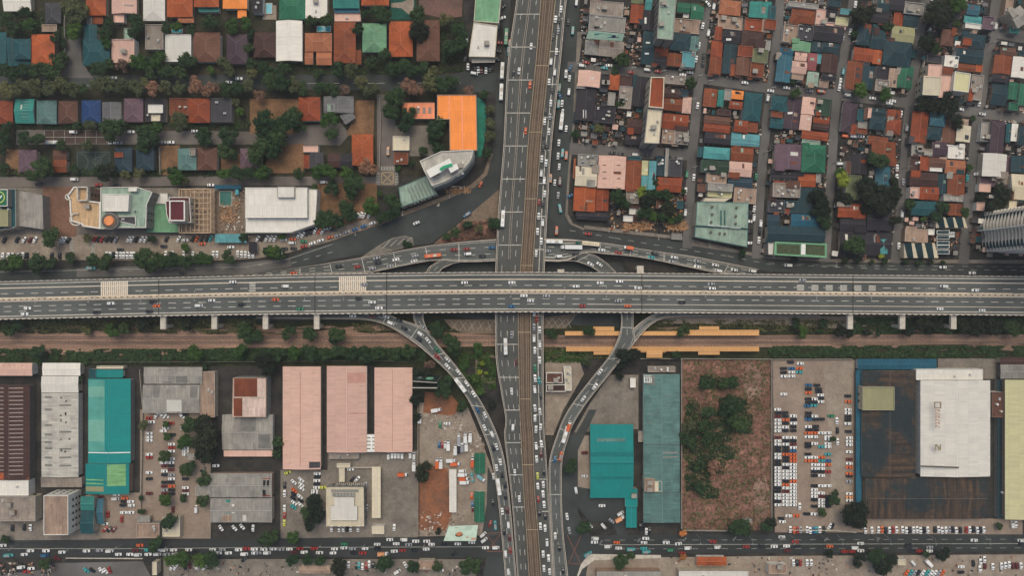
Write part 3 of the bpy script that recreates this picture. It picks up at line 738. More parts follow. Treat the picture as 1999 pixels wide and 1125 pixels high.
def house(cn, rt, x0, y0, x1, y1, kind, zone, axis, hh=None, rot=0, label=None, cl=None, pitch=.2):
    """x0..y1: the eaves as seen, in photo pixels"""
    if hh is None: hh = rng.uniform(4.6, 7.2)
    if kind == 'house': hh *= .74
    if kind == 'warehouse': hh *= .8; pitch = .09
    cx, cy = (x0+x1)/2, (y0+y1)/2; k = S*(1-hh/H)
    w, d = (x1-x0)*k, (y1-y0)*k; X, Y, _ = P(cx, cy, hh)
    rz = -math.radians(rot)
    root = empty(kind, (X, Y, 0), rz); INFO.append((root, X, Y, w, d, hh, rt, pitch, rz, cx, cy, (x1-x0)/2, (y1-y0)/2)); OCC.append((x0, y0, x1, y1))
    flat = rt == 'f'
    mb = MB(); wi = .0 if flat else .75
    mb.box(0, 0, 0, max(.8, w-2*wi), max(.8, d-2*wi), hh-(.02 if flat else .24))
    wm = M_wall[rng.randrange(5)] if cn not in ('white', 'cream', 'pink') else M_wall[rng.choice([0, 2])]
    mb.build('wall', [wm], root)
    if flat:
        mb = MB(); mb.face([(-w/2+.1, -d/2+.1, hh-.01+.02), (w/2-.1, -d/2+.1, hh+.01), (w/2-.1, d/2-.1, hh+.01), (-w/2+.1, d/2-.1, hh+.01)])
        ro = mb.build('roof', [roofmat(cn)], root, uv=True)
        mb = MB(); ring(mb, [(-w/2, -d/2), (w/2, -d/2), (w/2, d/2), (-w/2, d/2)], hh-.3, hh+rng.uniform(.35, .8), .3 if w > 8 else .2)
        mb.build('parapet', [ridge_mat(cn)], ro)
        z = hh
    else:
        mb = roof_mesh(rt, w, d, hh, pitch=pitch)
        ro = mb.build('roof', [roofmat(cn), ridge_mat(cn), wm], root, uv=True); z = hh
        for _k in range((rng.choice([0, 1, 1, 2, 3]) if kind == 'house' and cx > 1110 else (1 if w*d > 90 and rng.random() < .4 else 0)) if kind == 'house' else 0):
            # replaced sheets lying on one slope
            m = MB(); L = min(w, d)*rng.uniform(.2, .36); hw = rng.uniform(.4, 1.6) if cx > 1110 else .5
            sx = rng.uniform(-.25, .25)*w; sy = rng.uniform(-.25, .25)*d
            if rt == 'x': f = lambda y: hh+(1-abs(y)/(d/2))*d*pitch*.45+.05; ys = (.06*d, .06*d+L); pts = [(sx-hw, ys[0]), (sx+hw, ys[0]), (sx+hw, ys[1]), (sx-hw, ys[1])]; m.face([(a, b, f(b)) for a, b in pts])
            elif rt == 'y': f = lambda x: hh+(1-abs(x)/(w/2))*w*pitch*.45+.05; xs = (.06*w, .06*w+L); pts = [(xs[0], sy-hw), (xs[1], sy-hw), (xs[1], sy+hw), (xs[0], sy+hw)]; m.face([(a, b, f(a)) for a, b in pts])
            if m.f: m.build('replaced_sheet', [roofmat(rng.choice(['lgrey', 'white', 'sage', cn, cn, 'dgrey', 'rust', 'brown', 'tan'] if cx > 1110 else ['lgrey', 'white', 'sage']))], ro, uv=True)
    if cl is None: cl = (1 if rng.random() < .6 else 2) if flat and w*d > 60 else 0
    clutter(root, w, d, z, cl, flat)
    if kind == 'house' and cx > 1110 and w > 7 and d > 6 and rng.random() < .75:
        for _k in range(rng.choice([1, 1, 2])):      # lean-to additions make the outline uneven
            aw, ad = w*rng.uniform(.25, .5), d*rng.uniform(.2, .45); sx, sy = rng.choice([-1, 1]), rng.choice([-1, 1])
            ax, ay = sx*(w/2-aw/2+rng.uniform(-1.5, 1.2)), sy*(d/2-ad/2+rng.uniform(.3, 1.4)); az = hh*rng.uniform(.72, 1.25)
            m = MB(); m.prism([(ax-aw/2, ay-ad/2), (ax+aw/2, ay-ad/2), (ax+aw/2, ay+ad/2), (ax-aw/2, ay+ad/2)], 0, az-.1, 0); an = m.build('annex', [wm], root)
            z1 = az+rng.uniform(.2, .5); m = MB(); e = .25
            m.face([(ax-aw/2-e, ay-ad/2-e, az), (ax+aw/2+e, ay-ad/2-e, az), (ax+aw/2+e, ay+ad/2+e, z1), (ax-aw/2-e, ay+ad/2+e, z1)])
            m.build('annex_roof', [roofmat(rng.choice([cn, cn, 'brown', 'rust', 'dgrey', 'lgrey', 'dteal', 'conc', 'tan', 'brust', 'black', 'dbrown']))], an, uv=True)
    if hh >= 9:
        q = []
        for a, b in ((-w/2, -d/2), (w/2, -d/2), (w/2, d/2), (-w/2, d/2)):
            q.append((X+math.cos(rz)*a-math.sin(rz)*b, Y+math.sin(rz)*a+math.cos(rz)*b))
        if abs(rot) < .1: windows(root, q, .5, hh-.5)
    if kind == 'house' and cx < 960: kind = 'villa'; root.name = 'villa'
    if label: tag(root, label, kind.replace('_', ' '))
    else: finish(root, f"{CW[cn]} {RW[rt]} {kind.replace('_', ' ')}", zone, axis, cx, cy, w*d, kind.replace('_', ' '))
    return root
def block(cn, pts, h, kind, label, rim='cream', rh=.7, wall=None, z0=0, cat=None, cl=0, win=True, parent=None, pw=.4):
    """flat-topped building from its roof outline in photo pixels"""
    q = [P(x, y, h)[:2] for x, y in pts]; n = len(q)
    cx, cy = sum(a for a, b in q)/n, sum(b for a, b in q)/n
    root = empty(kind, (cx, cy, 0)) if parent is None else parent
    OCC.append((min(x for x, y in pts), min(y for x, y in pts), max(x for x, y in pts), max(y for x, y in pts)))
    o = root.location
    l = [(a-o.x, b-o.y) for a, b in q]
    mb = MB(); mb.prism(l, z0, h, 0); mb.build('wall', [wall or M_wall[rng.randrange(3)]], root)
    mb = MB(); a = sum(l[i][0]*l[(i+1) % n][1]-l[(i+1) % n][0]*l[i][1] for i in range(n))
    mb.face([(x, y, h+.03) for x, y in (l if a > 0 else l[::-1])]); ro = mb.build('roof', [roofmat(cn)], root, uv=True)
    if rim:
        mb = MB(); ring(mb, l, h-.2, h+rh, pw); mb.build('parapet', [plain('rim_'+rim, PAL[rim], .1, .6)], ro)
    if win and h >= 9: windows(root, q, .5 if z0 == 0 else z0, h-.5)
    if cl:
        xs = [a for a, b in l]; ys = [b for a, b in l]
        clutter(root, (max(xs)-min(xs))*.8, (max(ys)-min(ys))*.8, h+.03, cl, True)
    if parent is None: tag(root, label, cat or kind.replace('_', ' '))
    return root
TIL = {0: 0, 1: 282, 2: 564, 3: 843}
def T(c, r, u, v): return c*500+u/3.99, TIL[r]+v/3.99
def survey(c, r, kind, zone, axis, rot, text):
    for ln in text.strip().split('\n'):
        for ent in ln.split(';'):
            f = ent.split()
            if not f: continue
            u0, v0, u1, v1 = map(float, f[2:6]); kw = {}
            for o in f[6:]:
                if o[0] == 'H': kw['hh'] = float(o[1:])
                elif o[0] == 'R': kw['rot'] = float(o[1:])
                elif o[0] == 'C': kw['cl'] = int(o[1:])
            kw.setdefault('rot', rot)
            a, b = T(c, r, u0, v0) if c is not None else (u0, v0)
            p, q = T(c, r, u1, v1) if c is not None else (u1, v1)
            house(f[0], f[1], a, b, p, q, kind, zone, axis, **kw)

survey(0, 0, 'house', 'in the topmost villa row', 'x', 0, '''
white x 30 -60 245 85; dgrey h 350 20 475 180; tan f 330 190 445 245 H4; orange h 670 -80 825 118; rust s 725 118 805 185 H4; lgrey f 680 125 720 190 H4
pink y 870 -80 1065 105; pink f 890 105 970 175 H4; white h 1115 -60 1285 160; orange h 1300 -60 1500 130 H7; tanor h 1385 130 1510 175 H5; tanor x 1320 75 1385 135 H5
orange h 1510 -60 1705 52 H7; seag f 1550 56 1705 90 H4; vorange h 1735 -60 1925 65; vorange y 1850 65 1920 140 H4.5''')
survey(0, 0, 'house', 'in the second villa row above the tree-lined street', 'x', 0, '''
teal h -40 250 50 510; teal h 100 300 240 460 H8; teal s 60 295 100 510 H5; teal s 100 460 240 512 H4.5; orange h 245 265 425 510 H7; teal y 650 190 755 330; teal h 645 305 855 510 H7
pink f 875 305 1050 490; sage f 970 220 1040 303 H4; conc f 1135 190 1275 385; white f 1290 268 1490 480 H7 C0; brown h 1505 250 1715 480 H7; purple h 1765 265 1925 495 H7''')
survey(0, 0, 'house', 'in the row just below the tree-lined street', 'x', 0, '''
brust h -60 785 100 965; seag x 120 770 270 960 H6; steel h 285 780 440 965; brown h 455 785 605 960; blue h 635 780 785 955; grey y 795 795 945 945 H6; cream f 862 890 945 945 H4.5
mauve h 965 765 1115 950; black f 1135 770 1290 945 H4; white f 1155 815 1270 880 H6; cream f 1180 895 1250 943 H5.5; rust f 1325 765 1470 900 H4; brust h 1470 765 1635 955 H7; dgrey f 1645 765 1805 950 H7 C2''')
survey(1, 0, 'house', 'in the topmost villa row beyond the pools', 'x', 0, '''
black f -30 -30 50 95; green h 180 -50 385 150 H7; white f 385 -50 555 140 H7 C2; seag x 600 -60 805 62 H7; blueteal f 612 62 805 98 H5; pink f 612 100 815 165 H4; orange h 820 -60 1035 40''')
survey(1, 0, 'house', 'in the villa row facing the tree-lined street', 'x', 0, '''
dbrown h -20 250 155 445; white y 155 160 360 475 H8; tanor h 380 255 590 400 H7; tanor x 380 400 445 500 H6; tanor x 470 400 590 505 H6; rust h 605 170 775 490 H8; rust s 770 390 820 500 H5; lgreen h 828 180 1015 405 H8
orange h 1035 165 1220 440 H8; brown h 1250 155 1430 475 H7''')
survey(1, 0, 'house', 'below the tree-lined street near the flyover', 'x', 0, '''
brust h 330 755 500 940 H8; grey y 525 750 760 880 H7; sage f 555 810 610 868 H8.2; grey x 665 865 760 950 H6 R-35; peach f 1140 800 1390 925 H6; cream f 1065 1060 1195 1172 H5; orange h 745 1045 912 1290 H7; rust f 1075 1190 1185 1280 H4''')
survey(0, 1, 'house', 'in the row above the side street', 'x', 0, '''
mauve h 145 40 285 215 H6; brown x 415 45 520 120; rust x 415 120 520 218; navy h 895 25 1030 215; navy h 1060 25 1200 200; brust f 895 62 960 100 H8; steel h 1385 30 1530 200 H7; conc f 1480 30 1525 88 H8; brown h 1535 25 1690 200; mauve h 1870 30 2035 190''')
survey(1, 1, 'house', 'in the row above the side street', 'x', 0, '''
brust f 370 80 415 185; dgrey y 415 60 525 185; pink f 370 10 485 60; dbrown x 560 70 655 180; black x 655 70 750 190''')
survey(2, 0, 'house', 'by the crowded top service road', 'y', 5, '''
conc f 605 10 865 120 H7 C3; lgrey f 598 125 880 245 H8 C4; lgrey h 565 312 670 425; conc x 672 315 868 440; brust y 920 35 1020 180; moss f 930 -40 1020 28; dteal x 1010 240 1105 500; black y 1015 80 1120 235; cyan x 1035 -40 1090 75
brust x 1110 345 1212 435; black x 1095 437 1200 507; rust y 1205 415 1318 515; sky f 1322 405 1422 522 H7 C0; dteal h 1228 255 1388 392; steel y 1388 280 1455 395; tan f 1262 150 1455 258 C4; green x 1285 20 1385 95; green x 1390 30 1490 148''')
survey(2, 0, 'house', 'in the second column of the crowded blocks', 'y', 6, '''
tanor h 1612 0 1780 115; seag y 1845 15 2010 140; tan f 1600 132 1790 228 C5; brust f 1810 150 1945 240; tan h 1945 150 2010 250; brust y 1578 205 1635 310; black x 1637 232 1780 338; brust y 1548 318 1638 440; rust y 1535 442 1630 575; dteal y 1640 342 1745 575
dbrown h 1785 242 1960 360; brust f 1758 358 1873 440 C0; brown y 1742 442 1848 588; moss f 1872 382 1990 488; rust f 1852 490 1958 600; lgrey f 1962 312 2010 392''')
survey(2, 0, 'house', 'in the block with the tall orange-topped tower', 'y', 5, '''
pink y 512 550 685 676 H8; black y 495 678 645 940; orange h 755 575 835 700; black f 690 580 750 700 C3; lgrey f 745 720 800 822; conc f 830 672 930 845 C5; black y 935 600 1050 830; black f 640 830 800 955 C5; dbrown x 890 925 1015 1040; black x 880 1045 1010 1130
dbrown x 1180 692 1318 758; rust x 1178 762 1320 862; pink h 1325 755 1395 882; dteal f 1298 700 1368 748; conc f 1192 592 1350 655; brust x 1165 888 1370 1008 H7; tan f 1165 1012 1260 1120 C4; conc f 1262 1015 1370 1125 C5; dbrown f 830 590 930 668''')
survey(2, 0, 'house', 'in the second column below the cross street', 'y', 6, '''
rust y 1490 690 1595 832; seag y 1600 700 1650 830; lgrey f 1650 695 1705 780; vorange x 1708 705 1800 772; brust x 1690 788 1792 850; teal h 1802 722 1940 942; brown x 1495 905 1698 965; brust x 1490 967 1696 1030; brust x 1728 935 1830 1030; rust f 1832 940 1910 1030; black x 1500 1035 1698 1120; sky x 1702 1040 1925 1135; dbrown f 1600 855 1700 898''')
survey(3, 0, 'house', 'in the third column of the crowded blocks', 'y', 7, '''
teal y -30 40 58 148; brust f -30 152 58 228; lgrey f 155 20 390 60; rust h 178 68 370 180; pink f 368 70 440 200; yellow f 520 135 620 198; black f 430 82 535 172; pink f 440 180 600 222; dteal f 470 -10 560 50; sky f 560 68 650 112
tan f 115 195 225 330 C4; dgrey f 228 200 345 315 C4; black x 350 197 585 320 H7; lgreen y 185 322 330 400; dteal y 335 325 415 405; dteal x 418 328 550 408; blueteal x 90 372 195 428; steelb y 62 430 178 640 H7; pink x 205 402 300 472; pink x 180 477 298 570; pinkred x 300 412 375 548; sky f 372 420 410 495; dbrown y 415 422 540 568; sage y 300 560 390 668; black x 415 572 530 622; tan f 392 622 465 682; tan f 180 575 270 620''')
survey(3, 0, 'house', 'in the fourth column of the crowded blocks', 'y', 7, '''
dteal x 850 -20 950 82; black x 952 -10 1060 80; lgrey f 1055 20 1205 112 C3; black x 800 85 940 180; brust y 975 92 1048 200; dteal x 1050 108 1168 205; dteal h 690 195 800 350; dteal x 802 230 905 380; khaki x 955 205 1135 338 H7; dteal h 895 312 1115 515; brust x 660 372 815 475; orange y 815 388 883 500; rust y 605 478 728 698; dteal y 728 512 822 698; black f 838 517 948 618; conc f 830 622 938 712 C4; tan y 935 532 1005 680; green y 1005 512 1125 685; teal s 1100 385 1155 445 H4''')
survey(3, 0, 'house', 'in the fifth column of the crowded blocks', 'y', 7, '''
black x 1350 65 1490 215; steelb x 1545 35 1645 115; cyan x 1522 122 1660 178; white f 1530 182 1655 222; mauve f 1665 130 1750 230; brown h 1345 225 1445 355; dteal h 1505 265 1690 375; brust f 1515 297 1580 352 H8; dteal x 1455 378 1670 490; dgrey f 1230 430 1345 488; white f 1370 432 1478 520; rust x 1475 497 1612 552; orange f 1614 500 1665 560; conc f 1572 582 1665 780 C6''')
survey(3, 0, 'house', 'in the column along the top right edge', 'y', 7, '''
brown x 1805 368 1925 430; rust y 1755 432 1893 575; white y 1898 442 2005 605; black x 1745 578 1870 640; dteal x 1735 645 1860 820; green y 1868 642 1942 775; green y 1950 652 2010 820; green f 1870 800 1940 860; lgrey x 1890 60 2010 200 H12 R-35; tan f 1842 -10 1900 118 C3; seag f 1880 205 1950 258''')
survey(3, 0, 'house', 'below the cross street in the third column', 'y', 7, '''
teal h 22 745 145 860; rust f 22 872 110 915; teal x 12 918 115 1000; purple y 122 772 248 1005; pink y 260 757 365 890; pink y 245 893 335 1015; dgreen f 372 768 480 900; brust x 350 903 475 960; dbrown x 348 962 470 1012; brust x 258 1022 465 1088 H6; sage f 260 1092 400 1125''')
survey(3, 0, 'house', 'below the cross street in the fourth column', 'y', 7, '''
purple h 572 800 690 1030; teal f 692 850 750 940; pink f 770 840 800 918; brown f 745 842 772 930; dteal x 802 842 910 900; dteal h 788 902 912 1010; lgrey f 695 950 765 998; rust f 690 1002 765 1042; brust y 925 855 1033 925; brust h 918 928 1033 1045; rust x 775 1062 930 1130''')
survey(3, 0, 'house', 'below the cross street in the fifth column', 'y', 6, '''
brust y 1112 870 1240 1110 H7; steelb h 1258 880 1380 982; dteal h 1232 985 1350 1090; brown y 1355 932 1462 1115; cream y 1465 977 1575 1105; tan h 1468 925 1560 975''')
survey(3, 0, 'house', 'below the cross street at the right edge', 'y', 5, '''
purple h 1722 942 1830 1350 H8; lgrey f 1650 950 1720 1100 C3; teal y 1850 962 1890 1110; white y 1892 962 1942 1100; dteal x 1945 990 2010 1130''')
survey(2, 1, 'house', 'in the corner block beside the service road', 'y', 3, '''
cream x 490 172 660 325 H8 C2; lgrey f 512 80 662 170 H8 C6; orange f 478 110 492 265; pink y 668 90 882 345 H8; rust y 882 125 1003 355 H7; teal f 888 96 1000 122; yellow y 1008 125 1060 240; sky y 1062 128 1118 355; sky y 1004 244 1058 355; dteal f 1120 92 1185 245 C4; lgrey f 1190 30 1215 250; dgrey f 1218 115 1320 250 C2; brust x 1125 258 1318 370
orange y 478 335 648 522; brust y 652 345 752 520; black x 495 525 752 590 H5; conc f 885 360 985 460 C5; white f 910 500 958 545 H3; white f 865 556 938 602 H3; lgrey f 958 490 1000 558 H3; teal f 1285 442 1330 500 H4; dbrown f 880 462 985 498 H4; dbrown f 940 548 1000 600 H3; lgrey f 1240 695 1318 742 H3; brown f 1120 420 1180 500 C4''')
survey(2, 1, 'house', 'in the lower column beside the sage sheds', 'y', 4, '''
cyan h 1490 22 1695 115 H7; teal y 1445 20 1490 98; rust x 1702 12 1875 130; pink x 1688 135 1865 250 H8; dgreen f 1472 122 1600 218 C4; dgreen x 1602 128 1686 218; tan f 1512 226 1668 300 C3; navy x 1680 252 1870 335; lgrey f 1525 303 1718 362 H9; yellow f 1520 366 1708 412; tan f 1725 342 1898 460 H7 C5; brown f 1442 308 1502 370; sky x 1702 -30 1925 12''')
survey(3, 1, 'house', 'in the lower third column', 'y', 2, '''
mauve y 48 0 255 195 H9; green h 258 5 445 218 H9; green h 318 0 405 75 H11; black x 20 212 225 297; orange x 228 228 368 330 H6; lgrey f 370 232 405 296; conc f 32 302 245 412 H8 C7; dteal y 232 338 425 540; dgrey f 0 432 120 530 C6; dteal f 122 440 230 530 C5
navy x -10 545 85 632; blueteal x 175 543 390 645 H7; dteal x -10 638 440 758 H9''')
survey(3, 1, 'house', 'in the lower fourth column among dark trees', 'y', 2, '''
black y 642 75 770 232; brown f 602 130 640 230; moss f 602 240 720 418 C0; rust y 802 -20 990 150; steelb y 832 167 948 330; brust x 540 462 760 570 H7; black x 558 567 765 672; black x 768 500 960 672; black x 547 675 753 880 H4; black x 757 682 950 870 H4; cyan y 870 738 925 855 R-4''')
survey(3, 1, 'house', 'in the lower fifth column', 'y', 3, '''
lgrey f 1112 0 1200 90 C4; conc f 1202 35 1275 90 C3; purple x 1272 -20 1393 85; white f 1396 10 1525 112; dbrown f 1105 92 1178 205; brust y 1180 92 1250 205; brown x 1252 102 1378 180; white f 1255 182 1352 210; tanor x 1375 122 1530 228 H7; dbrown x 1098 218 1318 325; dteal y 1320 232 1388 390; rust y 1395 235 1530 398 H7; brust x 1175 332 1325 432; pink f 1100 332 1172 420 C3; lgrey f 1362 392 1515 443 C2; teal x 1112 442 1308 555; rust y 1400 462 1508 555; tan f 1062 658 1240 760 C1; white f 1242 660 1290 705 H6''')
survey(3, 1, 'house', 'near the pale high-rise at the right edge', 'y', 4, '''
mauve f 1652 82 1888 330 H4; white y 1668 72 1853 252 H9; pink f 1637 307 1728 370; dteal y 1890 92 2010 220; cream x 1885 232 2010 430 H8; pink f 1617 452 1678 515; black h 1702 0 1810 68; cream f 1870 440 1930 500''')
Z_I = 'in the warehouse row'
survey(None, 0, 'warehouse', 'in the industrial strip below the railway', 'x', 0, '''
vteal y 167 906 252 965 H8; pink x -20 709 63 734 H8; dbrown y -20 752 58 937 H8 C0; white f -10 938 57 968 H7; conc f -10 970 70 1018 H8 C3; white x 83 709 157 734 H7; white x 81 735 153 767 H7; pale y 81 768 153 932 H7; conc s 80 933 160 952 H5
teal f 175 721 188 738 H5; vteal y 188 722 240 738 H5; cream f 190 715 242 720 H5; vteal y 172 740 255 905 H8; lgrey x 281 717 395 750 H7; lgrey x 279 752 390 807 H7; tan f 392 726 420 815 H6
lgrey x 434 810 533 879 H6; pink s 437 880 533 892 H5; lgrey x 408 925 531 972 H8; lgrey x 411 974 531 1021 H8
pink y 552 716 626 917 H8; pink y 638 715 716 884 H8; conc f 643 886 700 896 H5; pink y 731 718 805 883 H8''')
survey(None, 0, 'shed', 'among the yards below the railway', 'x', 0, '''
tan f 268 1022 312 1050 H5; lgrey s 268 1008 293 1021 H5; cream f 318 1010 352 1048 H5; seag x 158 970 184 997 H7; teal x 158 998 184 1043 H7; steelb x 190 974 203 1024 H4; cream f 658 905 684 913 H4; cream f 662 914 673 941 H4; cream y 726 912 743 1012 H5; cream f 726 1027 750 1043 H4
white y 877 917 891 1001 H4; green y 926 885 947 925 H4; green y 926 960 946 1020 H4; tan x 584 1106 645 1121 H4; tan f 818 1095 848 1112 H4; cream f 298 1098 307 1123 H5; orange x 1360 1088 1418 1105 H5; tan f 1500 1103 1535 1121 H5; cream f 1752 1092 1768 1104 H4; conc f 1265 716 1318 727 H4 C4; conc f 1246 843 1256 863 H4; lgrey f 1165 1117 1290 1135 H7; white f 1325 1116 1460 1135 H7; white f 1230 738 1241 757 H4; brown f 1935 766 1957 815 H6 C3; lgrey f 382 950 408 968 H4; lgrey f 366 886 382 898 H4; lgrey f 1452 1015 1468 1022 H4''')
survey(None, 0, 'warehouse', 'in the yards right of the curved ramps', 'x', 0, '''
vteal x 1152 829 1236 973 H7 C0; vteal f 1220 955 1244 990 H6; vteal y 1222 991 1243 1031 H5; steel y 1256 731 1327 868 H8; steel y 1256 869 1327 962 H8; steel y 1256 963 1328 1021 H8; tan f 1258 935 1278 960 H10 C2; cream f 1278 940 1292 960 H9
blueteal x 1674 701 1828 722 H5; blueteal y 1671 723 1682 985 H5; patch y 1683 724 1787 932 H8; khaki f 1683 756 1745 801 H12 C0; patch x 1690 934 1926 1013 H7; white f 1788 721 1918 742 H9; white y 1797 743 1933 931 H11; yellow y 1962 742 2060 1015 H9; lgrey x 1953 712 2040 740 H7; dbrown x 1952 698 2040 711 H6; dteal f 1947 742 1957 1012 H4''')

def label(o, s): o['label'] = s
# --- landmark buildings with their own shapes
def tile_pts(c, r, *uv): return [T(c, r, uv[i], uv[i+1]) for i in range(0, len(uv), 2)]
orange_l = block('vorange', tile_pts(1, 0, 1410, 738, 1715, 738, 1722, 1172, 1508, 1172, 1505, 930, 1410, 930), 9, 'office_building', 'long bright orange L-shaped roof beside the green turf strip', 'tan', .5)
mb = MB(); a, b = P(902, 186, 9.1), P(903, 292, 9.1); o = orange_l.location
mb.bar((a[0]-o.x, a[1]-o.y, 9.05), (b[0]-o.x, b[1]-o.y, 9.05), .5, .35); a, b = P(877, 186, 9.1), P(877, 232, 9.1)
mb.bar((a[0]-o.x, a[1]-o.y, 9.05), (b[0]-o.x, b[1]-o.y, 9.05), .5, .35); mb.build('ridge_cap', [plain('ridge_peach', (236, 176, 116))], orange_l)
gl = block('lgreen', tile_pts(1, 0, 1712, -60, 1912, -60, 1890, 180, 1695, 165), 10, 'office_building', 'sage green flat-roofed block at the top edge beside the flyover', 'cream', .6)
wl = block('white', tile_pts(1, 0, 1695, 172, 1880, 200, 1860, 445, 1655, 440), 10, 'office_building', 'white flat-roofed block with cars parked around its rounded end', 'cream', .5, cl=2)
mb = MB(); o = wl.location
for k in range(6):
    a, b = P(921, 113+k*1.8, 7), P(966, 112+k*1.8, 7); mb.bar((a[0]-o.x, a[1]-o.y, 7), (b[0]-o.x, b[1]-o.y, 7), .35, .4)
mb.build('canopy', [M_lconc], wl)
# curved office block by the road bend
cv = block('pale', tile_pts(1, 1, 1275, 130, 1440, 55, 1690, 42, 1682, 100, 1660, 140, 1590, 220, 1480, 285, 1370, 325, 1310, 210), 16, 'office_building', 'curved pale office block with glass side at the road bend', 'white', .9, wall=plain('curtain_wall', (112, 116, 110), .3, .7, .6, .4), cl=9, win=False)
mb = MB(); o = cv.location; q = [P(*p, 20.0) for p in tile_pts(1, 1, 1692, 42, 1684, 102, 1662, 142, 1592, 222, 1482, 287, 1372, 327)]
for z in range(1, 20, 3):
    for a, b in zip(q, q[1:]): mb.bar((a[0]-o.x+.1, a[1]-o.y-.1, z), (b[0]-o.x+.1, b[1]-o.y-.1, z), .5, .5)
mb.build('floor_band', [plain('band_grey', (120, 122, 118), .15)], cv)
mb = MB()
for u, v, s in ((1390, 210, 9), (1480, 160, 8), (1540, 190, 6)):
    a = P(*T(1, 1, u, v), 20); mb.box(a[0]-o.x, a[1]-o.y, 20.05, s, s*.6, 2.2, .5)
mb.build('roof_plant_room', [M_white], cv)
mb = MB(); q = [P(*T(1, 1, u, v), 21) for u, v in ((1440, 205), (1452, 185), (1530, 160))]
for a, b in zip(q, q[1:]): mb.bar((a[0]-o.x, a[1]-o.y, 22.3), (b[0]-o.x, b[1]-o.y, 22.3), 2.0, .5)
mb.build('roof_duct', [plain('duct_green', (60, 160, 116))], cv)
mb = MB()
for i in range(14):
    a = P(*T(1, 1, 1372+(i % 4)*16, 205+(i//4)*14), 20); mb.box(a[0]-o.x, a[1]-o.y, 20.05, 1.1, 1.6, 1, .4)
mb.build('roof_pipe_rack', [plain('rust_pipe', (120, 84, 66))], cv)
sg = block('sage', tile_pts(1, 1, 1110, 335, 1325, 245, 1410, 385, 1130, 490), 9, 'hall', 'pale sage hall with rows of dark skylight strips beside the curved office', 'steel', .3)
mb = MB(); o = sg.location
for i in range(7):
    for s, (va, vb) in enumerate(((0, 46), (52, 125))):
        u, v = 1190+i*26, 345-i*12+s*0
        a, b = P(*T(1, 1, u-8+va*.45-20*(s == 1)*0, v+va-4), 9.05), P(*T(1, 1, u-8+vb*.45, v+vb-4), 9.05)
        mb.bar((a[0]-o.x, a[1]-o.y, 9.05), (b[0]-o.x, b[1]-o.y, 9.05), .9, .15)
mb.build('skylight', [plain('skylight_dark', (110, 118, 108), .1)], sg)
# white mall
ml = block('white', tile_pts(1, 1, -85, 335, 400, 335, 400, 345, 480, 350, 465, 622, 270, 690, -85, 690), 8, 'shopping_mall', 'large stepped white windowless mall beside the brown tree lot', 'lgrey', .4, wall=M_wall[2])
block('white', tile_pts(1, 1, -83, 337, 400, 337, 400, 572, -83, 572), 11, '', '', 'white', .5, wall=M_wall[2], z0=8, parent=ml, win=False)
block('white', tile_pts(1, 1, 165, 328, 300, 328, 300, 415, 165, 415), 13, '', '', 'lgrey', .3, wall=M_wall[2], z0=11, parent=ml, win=False)
# helipad block, slanted office
hp = block('teal', tile_pts(0, 1, -90, 345, 128, 345, 130, 640, 110, 650, -90, 690), 9, 'office_building', 'block with a green helipad on its roof at the edge of the photo', 'lgrey', .6, cl=10)
block('green', tile_pts(0, 1, -90, 350, 62, 350, 62, 482, -90, 482), 13, '', '', 'white', .4, z0=9.2, parent=hp, win=False)
block('khaki', tile_pts(0, 1, -90, 508, 66, 508, 66, 640, -90, 640), 12, '', '', 'khaki', .3, z0=9.2, parent=hp, win=False)
mb = MB(); o = hp.location; c = P(-2, 385, 13.1)
for i in range(40):
    a0, a1 = i*.15708, (i+1)*.15708
    mb.face([(c[0]-o.x+r*math.cos(t), c[1]-o.y+r*math.sin(t), 13.12) for r, t in ((3.3, a0), (3.6, a0), (3.6, a1), (3.3, a1))])
    mb.face([(c[0]-o.x+r*math.cos(t), c[1]-o.y+r*math.sin(t), 13.12) for r, t in ((3.6, a0), (3.9, a0), (3.9, a1), (3.6, a1))])
mb.bar((c[0]-o.x-1.6, c[1]-o.y+.6, 13.08), (c[0]-o.x+.1, c[1]-o.y-1.3, 13.08), .8, .06, 1); mb.bar((c[0]-o.x, c[1]-o.y-1.3, 13.09), (c[0]-o.x+2, c[1]-o.y+1.2, 13.09), .8, .06, 1)
mb.build('helipad_marking', [plain('helipad_yellow', (196, 206, 110)), M_white], hp)
block('lgrey', tile_pts(0, 1, 125, 352, 332, 395, 340, 662, 132, 632), 7, 'office_building', 'blank pale grey wedge-shaped block beside the helipad', 'lgrey', .3, wall=M_wall[1], pw=.25, win=False)
# half-built pale brown podium
tn = block('sand', tile_pts(0, 1, 580, 330, 692, 330, 700, 440, 790, 450, 786, 660, 650, 640, 640, 622, 560, 600, 552, 530, 548, 440, 530, 400), 12, 'unfinished_building', 'tan empty roof terrace with curved white parapet beside the brown lot', 'white', 1.0, wall=M_wall[3], cl=2, pw=.9)
mb = MB(); o = tn.location
for c_, r_ in (((600, 585), 4.4), ((540, 410), 2.0)):
    c = P(*T(0, 1, *c_), 12)
    for i in range(22):
        a = 1.2+i*.2; q = (c[0]-o.x+r_*math.cos(a)*.9, c[1]-o.y+r_*math.sin(a)*.9); w = (c[0]-o.x+r_*math.cos(a+.2)*.9, c[1]-o.y+r_*math.sin(a+.2)*.9)
        mb.bar((*q, 11), (*w, 11), .9, 2.2)
mb.build('round_turret', [M_lconc], tn)
mb = MB(); q = [P(*T(0, 1, u, v), 13) for u, v in ((612, 335), (690, 335), (690, 438), (615, 438), (612, 335))]
for a, b in zip(q, q[1:]): mb.bar((a[0]-o.x, a[1]-o.y, 12), (b[0]-o.x, b[1]-o.y, 12), .8, 2.5)
mb.build('roof_room_wall', [M_lconc], tn)
